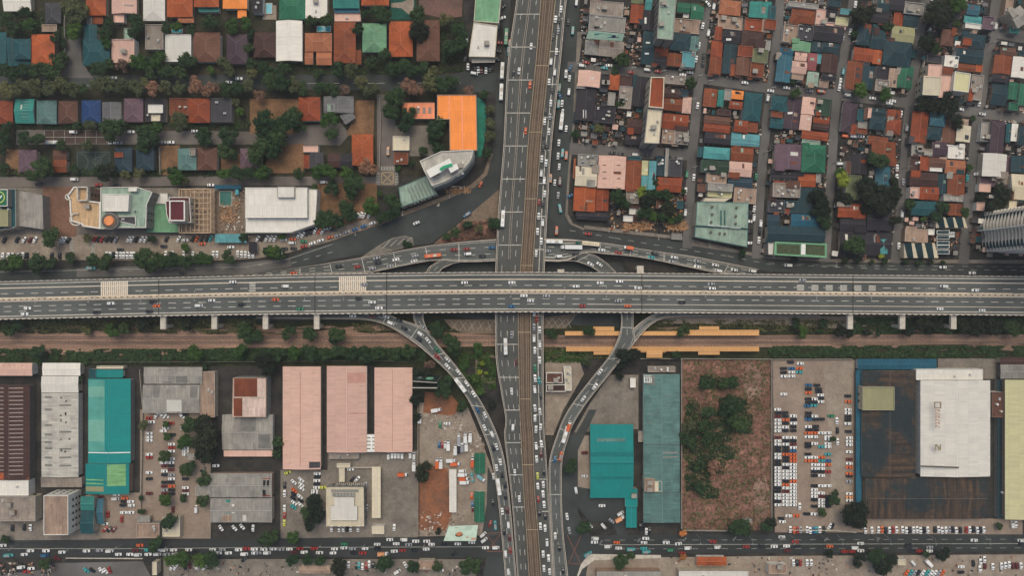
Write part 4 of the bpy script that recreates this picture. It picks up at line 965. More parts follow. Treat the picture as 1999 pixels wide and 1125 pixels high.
sw = block('sage', tile_pts(0, 1, 788, 335, 1065, 330, 1190, 372, 1146, 470, 1140, 650, 900, 650, 785, 660), 14, 'office_building', 'white and sage block with a round tower capped in orange', 'white', .6, cl=5)
block('white', tile_pts(0, 1, 800, 385, 1008, 390, 1000, 522, 800, 522), 17, '', '', 'white', .4, z0=14.1, parent=sw, win=False, wall=M_wall[2])
block('white', tile_pts(0, 1, 1000, 337, 1068, 337, 1062, 365, 1000, 365), 17, '', '', None, z0=14.1, parent=sw, win=False, wall=M_wall[2])
block('dgrey', tile_pts(0, 1, 905, 560, 1060, 560, 1062, 632, 930, 600), 14.3, '', '', 'white', .6, z0=14.05, parent=sw, win=False)
mb = MB(); o = sw.location; c = P(*T(0, 1, 862, 598), 16); c = (c[0]-o.x, c[1]-o.y)
mb.cyl((*c, 14), (*c, 17), 5.6, 5.6, 20, 0); mb.cyl((*c, 17), (*c, 17.4), 5.0, 5.0, 20, 1)
tw = mb.build('round_tower', [M_wall[1], M_dconc], sw); mb = MB(); mb.cyl((*c, 17.4), (*c, 18.4), 3.4, 3.0, 16); mb.build('tower_cap', [plain('orange_cap', (226, 142, 88))], tw)
block('lgreen', tile_pts(0, 1, 1150, 468, 1300, 468, 1310, 610, 1390, 615, 1388, 685, 1145, 685), 5, 'hall', 'plain green roof between the sage block and the maroon tower', 'lgreen', .3)
block('white', tile_pts(0, 1, 1208, 378, 1310, 378, 1310, 465, 1208, 465), 5, 'shed', 'small white flat roof above the plain green roof', 'lgrey', .3)
mt = block('maroon', tile_pts(0, 1, 1292, 440, 1315, 440, 1320, 412, 1480, 412, 1492, 610, 1320, 612, 1300, 545), 14, 'apartment_tower', 'maroon-roofed tower with square white parapet beside the scaffolding', 'white', .8, wall=M_wall[0])
block('maroon', tile_pts(0, 1, 1322, 437, 1444, 437, 1444, 598, 1322, 598), 19, '', '', 'white', .7, z0=14.1, parent=mt, win=False, wall=M_wall[0], pw=.8)
sf = empty('unfinished_building', P(*T(0, 1, 1520, 520), 0)); tag(sf, 'half-built tan concrete frame wrapped around the maroon tower', 'unfinished building'); o = sf.location
fx = [P(*T(0, 1, u, v), 10) for u, v in ((1392, 348), (1640, 348), (1640, 688), (1392, 688))]
mb = MB(); mb.prism([(a[0]-o.x, a[1]-o.y) for a in fx], 0, 4); mb.build('floor_slab', [plain('raw_concrete', (158, 134, 110), .25, .5)], sf)
mb = MB()
for a, b in zip(fx, fx[1:]+fx[:1]): mb.bar((a[0]-o.x, a[1]-o.y, 8.4), (b[0]-o.x, b[1]-o.y, 8.4), .7, 1.2)
for u in range(1410, 1640, 34):
    a, b = P(*T(0, 1, u, 350), 10), P(*T(0, 1, u, 686), 10); mb.bar((a[0]-o.x, a[1]-o.y, 8.6), (b[0]-o.x, b[1]-o.y, 8.6), .5, .6)
for v in range(372, 690, 42):
    a, b = P(*T(0, 1, 1490, v), 10), P(*T(0, 1, 1638, v), 10); mb.bar((a[0]-o.x, a[1]-o.y, 8.7), (b[0]-o.x, b[1]-o.y, 8.7), .5, .6)
for u in range(1400, 1640, 60):
    for v in (350, 520, 686):
        a = P(*T(0, 1, u, v), 8); mb.cyl((a[0]-o.x, a[1]-o.y, 4), (a[0]-o.x, a[1]-o.y, 8.6), .4, .4, 6)
mb.build('frame', [plain('raw_tan', (176, 150, 122), .2, .6)], sf)
house('blueteal', 's', 419, 361, 471, 369, 'canopy', '', 'x', 4, 0, 'narrow blue roof above the demolition yard')
house('sky', 's', 420, 457, 481, 474, 'canopy', '', 'x', 4, 0, 'blue canopy roof over the parking row below the demolition yard')
house('black', 's', 486, 472, 502, 494, 'canopy', '', 'x', 4, 0, 'small dark canopy beside the white mall parking')
# tall narrow pair in the crowded block
ot = block('brust', tile_pts(2, 0, 1078, 600, 1185, 600, 1175, 845, 1060, 835), 20, 'apartment_tower', 'tall narrow tower with orange roof and cream edges in the crowded blocks', 'cream', .7, wall=M_wall[0], pw=.6)
block('cream', tile_pts(2, 0, 1055, 845, 1170, 850, 1145, 1120, 1025, 1115), 18, 'apartment_tower', 'cream rooftop with grey vents adjoining the narrow orange tower', 'lgrey', .6, wall=M_wall[1], cl=4)
block('sage', tile_pts(2, 0, 1150, -80, 1285, -80, 1250, 312, 1125, 300), 18, 'apartment_tower', 'long pale grey high block with square roof vents at the top edge', 'lgrey', .7, wall=M_wall[1], cl=5)
cr = block('pink', tile_pts(3, 0, 1245, 500, 1350, 505, 1345, 580, 1440, 585, 1435, 760, 1340, 760, 1200, 740, 1205, 590, 1238, 590), 9, 'mansion', 'large cream and pink compound with a walled yard in the crowded blocks', 'pink', .4)
block('cream', tile_pts(3, 0, 1208, 592, 1345, 600, 1335, 745, 1198, 738), 12, '', '', 'cream', .4, z0=9.1, parent=cr, win=False)
block('yellow', tile_pts(3, 0, 1450, 555, 1575, 575, 1555, 720, 1435, 705), 12, '', '', 'white', .5, z0=0, parent=cr, win=False)
block('rust', tile_pts(3, 0, 1355, 520, 1440, 525, 1440, 583, 1352, 578), 10, '', '', None, z0=0, parent=cr, win=False)
# big sage market sheds
ss = block('sage', tile_pts(2, 1, 1438, 447, 1840, 452, 1836, 655, 1428, 632), 9, 'market_hall', 'broad pale green corrugated hall with round roof vents', 'steel', .3, win=False)
block('sage', tile_pts(2, 1, 1426, 640, 1834, 662, 1830, 800, 1420, 722), 7.5, '', '', 'steel', .3, parent=ss, win=False)
o = ss.location; mb = MB()
for u, v in ((1555, 487), (1745, 495), (1555, 545), (1740, 560), (1548, 605), (1738, 618), (1620, 692), (1550, 683), (1660, 695)):
    a = P(*T(2, 1, u, v), 9.2); z = 9.0 if v < 640 else 7.5; mb.cyl((a[0]-o.x, a[1]-o.y, z), (a[0]-o.x, a[1]-o.y, z+1), .7, .9, 8)
mb.build('roof_vent', [M_dconc], ss)
mb = MB(); a, b = P(*T(2, 1, 1640, 515), 9.1), P(*T(2, 1, 1640, 632), 9.1)
for d in (-1.2, 1.2): mb.bar((a[0]-o.x+d, a[1]-o.y, 9.03), (b[0]-o.x+d, b[1]-o.y, 9.03), .9, .3)
mb.build('roof_gutter', [plain('gutter_teal', (52, 96, 88))], ss)
mb = MB()
for k in range(13):
    a = P(*T(2, 1, 1530+k*20+(k % 3)*2, 633+k*1.6), 8.6); mb.box(a[0]-o.x, a[1]-o.y, 8.2, 1.2+(k % 4)*.6, .8, 1, .05)
mb.build('rooftop_sign', [M_white], ss)
block('cream', tile_pts(2, 1, 1500, 415, 1712, 415, 1655, 448, 1480, 445), 7, 'house', 'pale sloping slab roof touching the broad pale green hall', 'lgrey', .2)
# sage frame with planted roof
pf = block('lgreen', tile_pts(3, 1, 48, 758, 452, 775, 448, 885, 40, 862), 10, 'office_building', 'long narrow sage-framed roof with dark green panels facing the road', 'lgreen', .8, pw=1.0)
o = pf.location; mb = MB()
for u0, u1 in ((65, 245), (292, 435)):
    q = [P(*T(3, 1, u, v), 10.1) for u, v in ((u0, 778), (u1, 785), (u1, 868), (u0, 855))]; mb.prism([(a[0]-o.x, a[1]-o.y) for a in q], 10, 10.15)
mb.build('roof_panel', [plain('planted_panel', (70, 78, 54), .3, .5)], pf)
mb = MB(); a, b = P(*T(3, 1, 268, 778), 10), P(*T(3, 1, 266, 860), 10); mb.bar((a[0]-o.x, a[1]-o.y, 10.05), (b[0]-o.x, b[1]-o.y, 10.05), 2.8, 1); mb.build('stair_hut', [M_white], pf)
block('white', tile_pts(3, 1, -5, 768, 42, 768, 38, 862, -5, 858), 9, 'house', 'small white roof at the end of the sage-framed roof', 'lgrey', .5, win=False)
# green and white folded roofs
for u0, v0, u1, v1, n, lb in ((1310, 570, 1530, 650, 3, 'green and white zigzag folded roof behind the concrete yard'), (1060, 770, 1300, 885, 3, 'green and white zigzag folded roof facing the main road')):
    a, b = P(*T(3, 1, u0, v1), 6), P(*T(3, 1, u1, v0), 6); w, d = b[0]-a[0], b[1]-a[1]
    r = empty('shop_house', (a[0], a[1], 0)); tag(r, lb, 'shop house')
    mb = MB(); mb.prism([(0, 0), (w, 0), (w, d), (0, d)], 0, 5.4); mb.build('wall', [M_wall[0]], r)
    mb = MB(); s = w/n
    for i in range(n):
        x = i*s; sk = s*.35
        mb.face([(x+sk, 0, 5.5), (x+s*.62+sk*.2, 0, 8.2), (x+s*.62-sk*.4, d, 8.2), (x, d, 5.5)], 0); mb.face([(x+s*.62+sk*.2, 0, 8.2), (x+s+sk, 0, 5.5), (x+s, d, 5.5), (x+s*.62-sk*.4, d, 8.2)], 1)
        mb.face([(x+sk, 0, 5.5), (x+s+sk, 0, 5.5), (x+s*.62+sk*.2, 0, 8.2)], 1); mb.face([(x, d, 5.5), (x+s, d, 5.5), (x+s*.62-sk*.4, d, 8.2)], 1)
    mb.build('roof', [roofmat('dteal'), roofmat('cream')], r, uv=True)
cb = empty('shop_house', P(*T(3, 1, 1360, 760), 0)); tag(cb, 'row of dark green canopies edged white beside the brown parking strip', 'shop house'); o = cb.location
mb = MB(); mb2 = MB()
for v in (685, 725, 770, 800, 840):
    q = [P(*T(3, 1, u, vv), 5) for u, vv in ((1312, v-16), (1410, v-16), (1408, v+14), (1310, v+14))]; l = [(a[0]-o.x, a[1]-o.y) for a in q]
    mb.prism(l, 3.8, 5); ring(mb2, l, 4.6, 5.2, .25)
mb.build('canopy', [roofmat('dteal')], cb, uv=True); mb2.build('trim', [M_white], cb)
# four-storey block leaning out at lower left
fb = block('tan', [(86, 968), (134, 968), (134, 1045), (86, 1045)], 13, 'office_building', 'four-storey white office with blank tan roof beside the turquoise warehouse', 'white', .5, wall=M_wall[2])
ob = block('cream', [(637, 952), (710, 952), (711, 1028), (637, 1028)], 9, 'office_building', 'square cream office with white roof sheets and rooftop fans', 'cream', .5, cl=0)
block('white', [(646, 989), (653, 989), (653, 972), (691, 972), (691, 989), (697, 989), (697, 1016), (646, 1016)], 11, '', '', 'white', .3, z0=9.1, parent=ob, win=False)
o = ob.location; mb = MB()
for i in range(7): a = P(652+i*6.5, 966, 9); mb.box(a[0]-o.x, a[1]-o.y, 9.05, 1.6, 1.8, 1.4)
for i in range(2): a, b = P(647, 957+i*3, 9), P(700, 957+i*3, 9); mb.bar((a[0]-o.x, a[1]-o.y, 9.05), (b[0]-o.x, b[1]-o.y, 9.05), .5, .9)
mb.build('rooftop_fan', [M_metal], ob)
pg = empty('pergola', P(680, 947, 0)); tag(pg, 'slatted pergola along the back of the square cream office', 'pergola'); o = pg.location; mb = MB()
for i in range(14): a, b = P(656+i*4, 950, 4), P(659+i*4, 944, 4); mb.bar((a[0]-o.x, a[1]-o.y, 3.6), (b[0]-o.x, b[1]-o.y, 3.6), .4, .4)
mb.build('slat', [M_lconc], pg)
mb = MB()
for x in (656, 711):
    for y in (944, 950): a = P(x, y, 3.6); mb.cyl((a[0]-o.x, a[1]-o.y, 0), (a[0]-o.x, a[1]-o.y, 3.6), .2, .2, 6)
mb.build('post', [M_lconc], pg)
br = empty('loading_bridge', P(725, 866, 0)); tag(br, 'white slatted loading bridge joining two pale pink warehouses', 'loading bridge'); o = br.location; mb = MB()
for k in range(5): a, b = P(702, 852+k*7.2, 6), P(748, 852+k*7.2, 6); mb.bar((a[0]-o.x, a[1]-o.y, 4.5), (b[0]-o.x, b[1]-o.y, 4.5), 1.8, 1.2)
a, b = P(725, 850, 6), P(725, 882, 6); mb.bar((a[0]-o.x, a[1]-o.y, 4.4), (b[0]-o.x, b[1]-o.y, 4.4), 1.2, 1.5)
q = [P(x, y, 4) for x, y in ((702, 850), (748, 850), (748, 882), (702, 882))]; mb.prism([(a[0]-o.x, a[1]-o.y) for a in q], 0, 4, 1); mb.build('deck', [M_white, M_dconc], br)
# rusty and pink factory
PAL['fpink'] = (204, 180, 166); PAL['frust'] = (116, 60, 36)
rf = block('fpink', [(455, 738), (520, 738), (520, 815), (453, 815)], 9, 'factory', 'factory roof half rust-red half pale pink beside the grey sheds', 'tan', .3, wall=M_wall[1], win=False)
o = rf.location; mb = MB()
for x0, y0, x1, y1 in ((457, 739, 502, 776), (456, 778, 473, 813)):
    q = [P(x, y, 9.1) for x, y in ((x0, y0), (x1, y0), (x1, y1), (x0, y1))]; mb.prism([(a[0]-o.x, a[1]-o.y) for a in q], 9.03, 9.15)
mb.build('rusty_sheet', [roofmat('frust')], rf, uv=True)
mb = MB(); q = [P(x, y, 9.1) for x, y in ((456, 776), (520, 776))]; mb.bar((q[0][0]-o.x, q[0][1]-o.y, 9.1), (q[1][0]-o.x, q[1][1]-o.y, 9.1), .5, .4); mb.build('ridge_cap', [M_lconc], rf)
# buildings beside the flyover
block('brown', [(1066, 728), (1098, 728), (1098, 748), (1066, 748)], 5, 'house', 'small walled house with brown roof terrace beside the flyover', 'white', .8, cl=2)
block('dbrown', [(1066, 751), (1103, 751), (1104, 765), (1066, 765)], 5, 'house', 'low dark-roofed annex below the walled house beside the flyover', 'white', .8, cl=1)
block('cream', [(1100, 716), (1115, 716), (1116, 763), (1104, 763)], 6, 'house', 'narrow white house with cluttered roof beside the flyover', 'white', .5, cl=5)
# station platform roofs
def canopy(lb, rects, lighter=()):
    r = empty('platform_canopy', P((rects[0][0]+rects[0][2])/2, rects[0][1], 0)); tag(r, lb, 'platform canopy'); o = r.location
    mb = MB()
    for i, (x0, y0, x1, y1) in enumerate(rects):
        q = [P(x, y, 4.5+.02*i) for x, y in ((x0, y0), (x1, y0), (x1, y1), (x0, y1))]; mb.prism([(a[0]-o.x, a[1]-o.y) for a in q], 4.1, 4.5+.02*i, 0, 1)
    mb.build('roof', [roofmat('vorange2'), M_lconc], r, uv=True); mb = MB()
    for i, (x0, y0, x1, y1) in enumerate(rects):
        x = x0+5
        while x < x1: a = P(x, (y0+y1)/2, 4); mb.cyl((a[0]-o.x, a[1]-o.y, 0), (a[0]-o.x, a[1]-o.y, 4.1), .2, .2, 6); x += 16
        q = [P(x, y, 1) for x, y in ((x0, y0+1), (x1, y0+1), (x1, y1), (x0, y1))]; mb.prism([(a[0]-o.x, a[1]-o.y) for a in q], 0, 1.0)
    mb.build('platform', [M_conc], r)
PAL['vorange2'] = (216, 162, 104); CW['vorange2'] = 'orange'
canopy('long orange platform roof on the upper side of the railway', [(1103, 647, 1482, 655.5), (1158, 638, 1199, 646.5), (1345, 644.5, 1482, 646.8), (1365, 637.5, 1404, 644)])
canopy('long orange platform roof on the lower side of the railway', [(1105, 677, 1482, 686.5), (1159, 687, 1200, 693), (1250, 687, 1300, 688.5), (1363, 687, 1405, 693)])
house('vorange2', 'x', 1262, 684, 1293, 699, 'ticket_office', '', 'x', 6, 0, 'small orange station office jutting from the lower platform roof')
# far right pale high-rise: floor by floor
hr = empty('apartment_tower', P(1950, 452, 0)); tag(hr, 'pale high-rise with wavy stacked balconies rising past the photo edge', 'apartment tower'); o = hr.location
def wav(off=0.0):
    pts = []
    for i in range(25):
        t = i/24; x = 1916-off+1.5*math.cos(t*6.283*2)-6*math.exp(-((t-.42)/.18)**2); y = 415+77*t
        p = P(x, y, 0); pts.append((p[0]-o.x, p[1]-o.y))
    for x, y in ((2060, 500), (2060, 392)):
        p = P(x, y, 0); pts.append((p[0]-o.x, p[1]-o.y))
    return pts
core = []
for x, y in ((1922, 417), (1920, 490), (2056, 497), (2056, 395)): p = P(x, y, 0); core.append((p[0]-o.x, p[1]-o.y))
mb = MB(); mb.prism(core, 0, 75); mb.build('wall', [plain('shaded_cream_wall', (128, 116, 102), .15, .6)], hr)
fl = MB(); fl.prism(wav(), 0, 1.25, bottom=True); fd = fl.data('balcony', [plain('balcony_cream', (224, 214, 196), .06, .7)])
for k in range(25): link('balcony', fd, hr, (0, 0, 1+k*3.0))
gm = MB(); gm.box(0, 0, 0, 2.2, 3.0, 1.7); gd = gm.data('window', [plain('teal_glass', (32, 62, 70), .2, .6, .15, .5)])
for k in range(24):
    for y in (427, 431, 478, 482): p = P(1917.5, y, 0); link('window', gd, hr, (p[0]-o.x, p[1]-o.y, 2.27+k*3))
mb = MB(); p = P(1908, 451.5, 0); mb.box(p[0]-o.x, p[1]-o.y, 0, 4, .7, 74); mb.build('fin', [M_white], hr)

# ------------------------------------------------------------------ billboards, signs, walls
def billboard(label, quad, col, posts, art):
    """quad: (px,py,h) bottom-left, bottom-right, top-right, top-left"""
    p = [Vector(P(*q)) for q in quad]; c = sum(p, Vector())/4
    r = empty('billboard', (c.x, c.y, 0)); tag(r, label, 'billboard'); o = Vector((c.x, c.y, 0)); p = [x-o for x in p]
    n = (p[1]-p[0]).cross(p[3]-p[0]).normalized()
    if n.z < 0: n = -n
    def pt(u, v, d=0): return p[0].lerp(p[1], u).lerp(p[3].lerp(p[2], u), v)+n*d
    mb = MB(); F = [pt(0, 0), pt(1, 0), pt(1, 1), pt(0, 1)]; B = [x-n*.5 for x in F]
    mb.face(F); mb.face(B[::-1], 1)
    for i in range(4): j = (i+1) % 4; mb.face([B[i], B[j], F[j], F[i]], 1)
    pn = mb.build('panel', [plain('panel_'+col, PAL[col], .08, .3), M_lconc], r)
    for nm, cc, shapes in art:
        mb = MB()
        for s in shapes:
            if s[0] == 'e': _, u, v, ru, rv, d = s; mb.face([pt(u+ru*math.cos(t*.314), v+rv*math.sin(t*.314), d) for t in range(20)])
            else: _, u0, v0, u1, v1 = s; mb.face([pt(u0, v0, .05), pt(u1, v0, .05), pt(u1, v1, .05), pt(u0, v1, .05)])
        mb.build(nm, [plain('art_'+nm+label[:6], cc, .15, .8)], pn)
    mb = MB()
    for i in range(posts):
        q = pt((i+.5)/posts, .5)-n*1.0; mb.cyl((q.x, q.y, 0), (q.x, q.y, q.z), .35, .3, 8)
    mb.build('post', [M_metal], r)
PAL['paleg'] = (178, 196, 178); PAL['mint'] = (164, 190, 166); PAL['inkgreen'] = (28, 40, 36)
billboard('large pale green billboard picturing a round brown bun above the lower road', [(876, 1028, 9), (933, 1026, 9), (929, 1057, 15), (866, 1057, 15)], 'paleg', 4,
    [('plate', (66, 44, 34), [('e', .43, .60, .125, .14, .05)]), ('bun', (176, 112, 74), [('e', .43, .55, .10, .13, .1)]), ('text_stroke', (96, 120, 112), [('r', .24, .12, .36, .15), ('r', .58, .1, .82, .13), ('r', .56, .23, .8, .26)]), ('picture_corner', (176, 132, 112), [('r', .84, .8, .99, .94), ('r', .66, .74, .76, .8)])])
billboard('pale mint billboard with a teal splash on a grey rooftop', [(1144, 75, 10), (1215, 80, 10), (1219, 66, 13), (1149, 59, 13)], 'mint', 4,
    [('teal_splash', (44, 128, 124), [('e', .42, .6, .24, .2, .05), ('e', .62, .55, .12, .22, .08)]), ('dark_splash', (40, 36, 66), [('e', .73, .55, .06, .2, .1), ('r', .7, .4, .88, .5)]), ('text_stroke', (96, 110, 96), [('r', .22, .32, .40, .36)])])
billboard('dark billboard with a glowing green picture beside the pink warehouse', [(815, 731, 6), (861, 734, 6), (853, 747, 18), (804, 744, 18)], 'inkgreen', 3,
    [('green_picture', (112, 160, 128), [('e', .62, .5, .16, .2, .06)]), ('text_stroke', (150, 160, 150), [('r', .14, .38, .26, .44), ('r', .2, .52, .34, .57), ('r', .12, .6, .22, .64)])])
billboard('dark plain back-to-back billboard panel below the green picture', [(812, 750, 6), (859, 750, 6), (853, 757.5, 18), (804, 757, 18)], 'inkgreen', 3, [('edge_strip', (190, 190, 182), [('r', .01, .93, .99, .99)])])
# faded lettering down the white warehouse roof: illegible blocks of strokes
fa = empty('roof_sign', P(1831, 832, 11.2)); tag(fa, 'faded vertical lettering on the big white warehouse roof', 'roof sign'); o = fa.location
def fstroke(lst, cc, nm):
    mb = MB()
    for x0, y0, x1, y1 in lst:
        a, b = P(x0, y0, 14), P(x1, y1, 14); mb.box((a[0]+b[0])/2-o.x, (a[1]+b[1])/2-o.y, 2.7+abs(.3), abs(b[0]-a[0]), abs(a[1]-b[1]), .12)
    mb.build(nm, [plain('fade_'+nm, cc, .25, 1.)], fa)
WROOF = []
fstroke([(1823, 785, 1837, 787), (1823, 796, 1837, 798), (1823, 787, 1825, 796), (1834, 787, 1837, 796)], (142, 126, 102), 'emblem')
ls = []
for k in range(6): y = 800+k*6.2; ls += [(1825.5, y, 1827.5, y+4.6), (1827.6, y, 1831, y+1.6), (1831.2, y+(k % 2)*2, 1834.5, y+4.4)]
fstroke(ls, (178, 142, 118), 'letter_stroke')
fstroke([(1825, 868, 1827, 880), (1834, 868, 1836.5, 880), (1827.5, 868, 1830, 873), (1830.2, 872, 1833.6, 880)], (146, 134, 104), 'lower_emblem')
mb = MB(); a, b = P(1798, 911, 12), P(1872, 913.5, 12); mb.bar((a[0]-o.x, a[1]-o.y, .6), (b[0]-o.x, b[1]-o.y, .6), .9, .35); mb.build('roof_gutter', [M_dconc], fa)
# white painted characters on the long grey-green roof corner
rs = empty('roof_sign', P(1264, 741, 8)); tag(rs, 'white framed characters at the corner of the long weathered roof', 'roof sign'); o = rs.location; mb = MB()
for x0, y0, x1, y1 in ((1257, 733, 1272, 734), (1257, 737, 1272, 738), (1257, 734, 1258.2, 737), (1262, 734, 1263, 737), (1266.5, 734, 1267.5, 737), (1257, 746, 1272, 747.4), (1257, 738, 1259.5, 746), (1262.3, 738, 1264, 746), (1266.6, 738, 1268, 746), (1270.5, 738, 1272, 746), (1268, 741.5, 1270.5, 743)):
    a, b = P(x0, y0, 9), P(x1, y1, 9); mb.box((a[0]+b[0])/2-o.x, (a[1]+b[1])/2-o.y, 1.15, abs(b[0]-a[0]), abs(a[1]-b[1]), .1)
mb.build('character', [M_white], rs)
def wall_line(label, pts, h=2.2, w=.35, mat=None, name='boundary_wall'):
    q = [P(x, y, h) for x, y in pts]; o = q[0]; r = MB()
    for a, b in zip(q, q[1:]): r.bar((a[0]-o[0], a[1]-o[1], 0), (b[0]-o[0], b[1]-o[1], 0), w, h)
    tag(r.build(name, [mat or M_conc], None, (o[0], o[1], 0)), label, name.split('_')[-1])
wall_line('pale wall around the corner villa beside the short grey street', [(126, 30), (125, 46), (126, 90), (124, 126), (114, 138)])
wall_line('white wall along the lane beside the round orange villa', [(741, 190), (743, 240), (740, 330)])
wall_line('pale wall at the end of the dry lawn by the side street', [(310, 287), (312, 340)])
wall_line('thin grey wall below the railway weeds, above the pink warehouses', [(180, 708), (520, 707), (725, 704), (800, 708)], 2.5, .3, M_dconc)
wall_line('wall between the scrub field and the parking lot', [(1507, 703), (1507, 1038)], 2.5, .4)
wall_line('wall between the long weathered roof and the scrub field', [(1331, 702), (1331, 1034)], 2.5, .5)
wall_line('wall along the upper edge of the scrub field', [(1250, 701), (1331, 701), (1505, 702), (1665, 702)], 2.2, .35)
wall_line('wall along the lower edge of the scrub field', [(1333, 1037), (1420, 1038)], 2.2, .4)
wall_line('wall in front of the beige parking lot facing the lower road', [(1540, 1036), (1630, 1037), (1672, 1041)], 2.2, .4, M_lconc)
wall_line('wall on the left side of the truck yard', [(817, 780), (817, 1048)], 2.4, .4, M_dconc)
wall_line('wall behind the warehouse car park', [(272, 722), (278, 800), (274, 1000)], 2.2, .4)
wall_line('white yard wall between the cream sheds', [(660, 914), (726, 914)], 2.4, .4, M_lconc)
wall_line('white wall around the cream and pink compound', [(1808, 106), (1801, 140), (1793, 188), (1828, 193)], 2.6, .4, M_lconc)
wall_line('rounded white wall at the street corner by the brown gabled house', [(1646, 165), (1648, 174), (1654, 180), (1664, 180)], 2.2, .5, M_lconc)
wall_line('low white divider along the lower left road', [(128, 1091), (278, 1092)], 1, .5, M_lconc, 'road_barrier')
wall_line('zigzag white garden wall beside the grey villa', [(691, 225), (688, 232), (670, 240)], 2.2, .5, M_lconc)
for lb, x, y, w, d in (('square turquoise swimming pool beside the tan deck', 526, 17, 13, 21), ('light blue swimming pool behind the terracotta villa', 633, 57, 28, 12), ('small blue pool between the white and brown villas', 347, 61, 22, 9), ('greenish pool pit in the demolition yard', 442, 388, 25, 30)):
    a = P(x, y, 0); mb = MB(); mb.box(0, 0, 0, w*S, d*S, .35); r = mb.build('swimming_pool', [M_lconc], None, (a[0], a[1], _z[0]+.02)); tag(r, lb, 'pool')
    mb = MB(); mb.box(0, 0, .36, w*S-.8, d*S-.8, .05); mb.build('water', [plain('pool_water' if 'green' not in lb else 'pool_green', (66, 160, 174) if 'green' not in lb else (52, 104, 92), .1, .3, .15, .5)], r)
mb = MB(); mb.cyl((0, 3.3, 2.2), (0, -3.3, 2.2), 1.3, 1.3, 12); r = mb.build('storage_tank', [plain('tank_blue', (84, 152, 160))], None, P(466, 372, 0)); tag(r, 'blue cylindrical tank lying in the demolition yard', 'tank')
mb = MB()
for y in (-2.2, 2.2): mb.box(0, y, 0, 1.6, .4, 2)
mb.build('tank_stand', [M_dconc], r)
# timber heaps
def heap(label, px, py, w, d, n):
    mb = MB(); r = random.Random(px)
    for i in range(n):
        x, y = r.uniform(-.5, .5)*w*S, r.uniform(-.5, .5)*d*S; a = r.uniform(-.5, .9)+1.57*(r.random() < .4); L = r.uniform(1, 2.6)
        mb.bar((x-math.cos(a)*L, y-math.sin(a)*L, r.uniform(0, .9)), (x+math.cos(a)*L, y+math.sin(a)*L, r.uniform(0, 1.2)), .22, .2, i % 3)
    tag(mb.build('timber_heap', [plain('timber_a', (186, 136, 92)), plain('timber_b', (150, 104, 70)), plain('timber_c', (204, 166, 126))], None, P(px, py, .3)), label, 'timber heap')
heap('orange-brown heap of timber behind the tin shacks', 1243, 440, 55, 17, 170)
heap('scattered timber beams at the lane corner by the sage hall', 1322, 441, 36, 16, 110)
heap('broken beams strewn over the demolition yard', 449, 415, 34, 40, 90)
heap('pile of broken planks in front of the curved office', 895, 372, 50, 8, 60)

# ------------------------------------------------------------------ sheets, skylights and vents on particular roofs
def sheets(mat, name, rects, dz=.06):
    """flat pieces lying on the roof under them; each x0,y0,x1,y1 in photo pixels"""
    for x0, y0, x1, y1 in rects:
        mx, my = (x0+x1)/2, (y0+y1)/2
        c = [i for i in INFO if abs(mx-i[9]) < i[11] and abs(my-i[10]) < i[12]]
        if not c: print('no roof at', mx, my); continue
        root, X, Y, w, d, hh, rt, pitch, rz = max(c, key=lambda i: i[5])[:9]
        def z(x, y):
            if rt == 'y': return hh+(1-abs(x)/(w/2))*w*pitch*.45
            if rt == 'x': return hh+(1-abs(y)/(d/2))*d*pitch*.45
            if rt == 's': return hh+(y+d/2)*.06
            return hh+.02
        q = []
        for px, py in ((x0, y1), (x1, y1), (x1, y0), (x0, y0)):
            p = P(px, py, hh); dx, dy = p[0]-X, p[1]-Y; x, y = dx*math.cos(rz)+dy*math.sin(rz), dy*math.cos(rz)-dx*math.sin(rz)
            q.append((x, y, z(x, y)+dz))
        m = MB(); m.face(q)
        for i in range(4):
            j = (i+1) % 4; a, b = q[i], q[j]; m.face([(a[0], a[1], a[2]-dz), (b[0], b[1], b[2]-dz), b, a])
        m.build(name, [mat], root, uv=True)
SKY_L = plain('skylight_pale', (150, 136, 126), .1, .8); SKY_D = plain('skylight_grey', (116, 116, 108), .12, .8); HOLE = plain('roof_hole', (34, 34, 34), .1)
sheets(SKY_L, 'skylight', [(20, y, 46, y+2) for y in range(757, 932, 8)]+[(-12, y, 9, y+2) for y in range(757, 932, 8)])
sheets(SKY_L, 'skylight', [(x, 712, x+1.5, 726) for x in (7, 17, 27, 43)], .05)
sheets(roofmat('orange'), 'eaves_band', [(1, 933, 57, 936.5), (-14, 923, 9, 936)])
sheets(SKY_D, 'skylight', [(88, y, 103, y+3.5) for y in (774, 798, 829, 847, 862, 874, 892, 907)]+[(118, y, 140, y+3) for y in (790, 842, 875, 892, 908)])
sheets(HOLE, 'missing_sheet', [(120, 775, 123, 778), (129, 782, 132, 785), (128, 805, 131, 811), (119, 810, 122, 813), (120, 818, 122, 823), (129, 823, 131, 827), (120, 878, 123, 881), (127, 880, 130, 884), (135, 856, 138, 859), (120, 857, 122, 860)])
sheets(plain('clean_white_sheet', (196, 192, 180), .06), 'replaced_sheet', [(326, 781, 355, 804)]); sheets(plain('dark_sheet', (118, 114, 108), .15), 'replaced_sheet', [(318, 722, 338, 748), (300, 754, 312, 776), (372, 755, 386, 776), (344, 735, 366, 748), (470, 812, 500, 842), (505, 848, 528, 876)])
sheets(plain('pale_teal_sheet', (84, 150, 136), .12, .1), 'replaced_sheet', [(173, 742, 206, 881)])
sheets(plain('paler_teal_sheet', (112, 164, 146), .1, .1), 'replaced_sheet', [(173, 755, 206, 775), (173, 820, 206, 862)], .1); sheets(roofmat('khaki'), 'replaced_sheet', [(168, 950, 204, 960)])
PAL['limeg'] = (118, 166, 112); sheets(roofmat('limeg'), 'replaced_sheet', [(211, 907, 246, 949), (168, 936, 204, 938.5), (168, 943, 204, 946)])
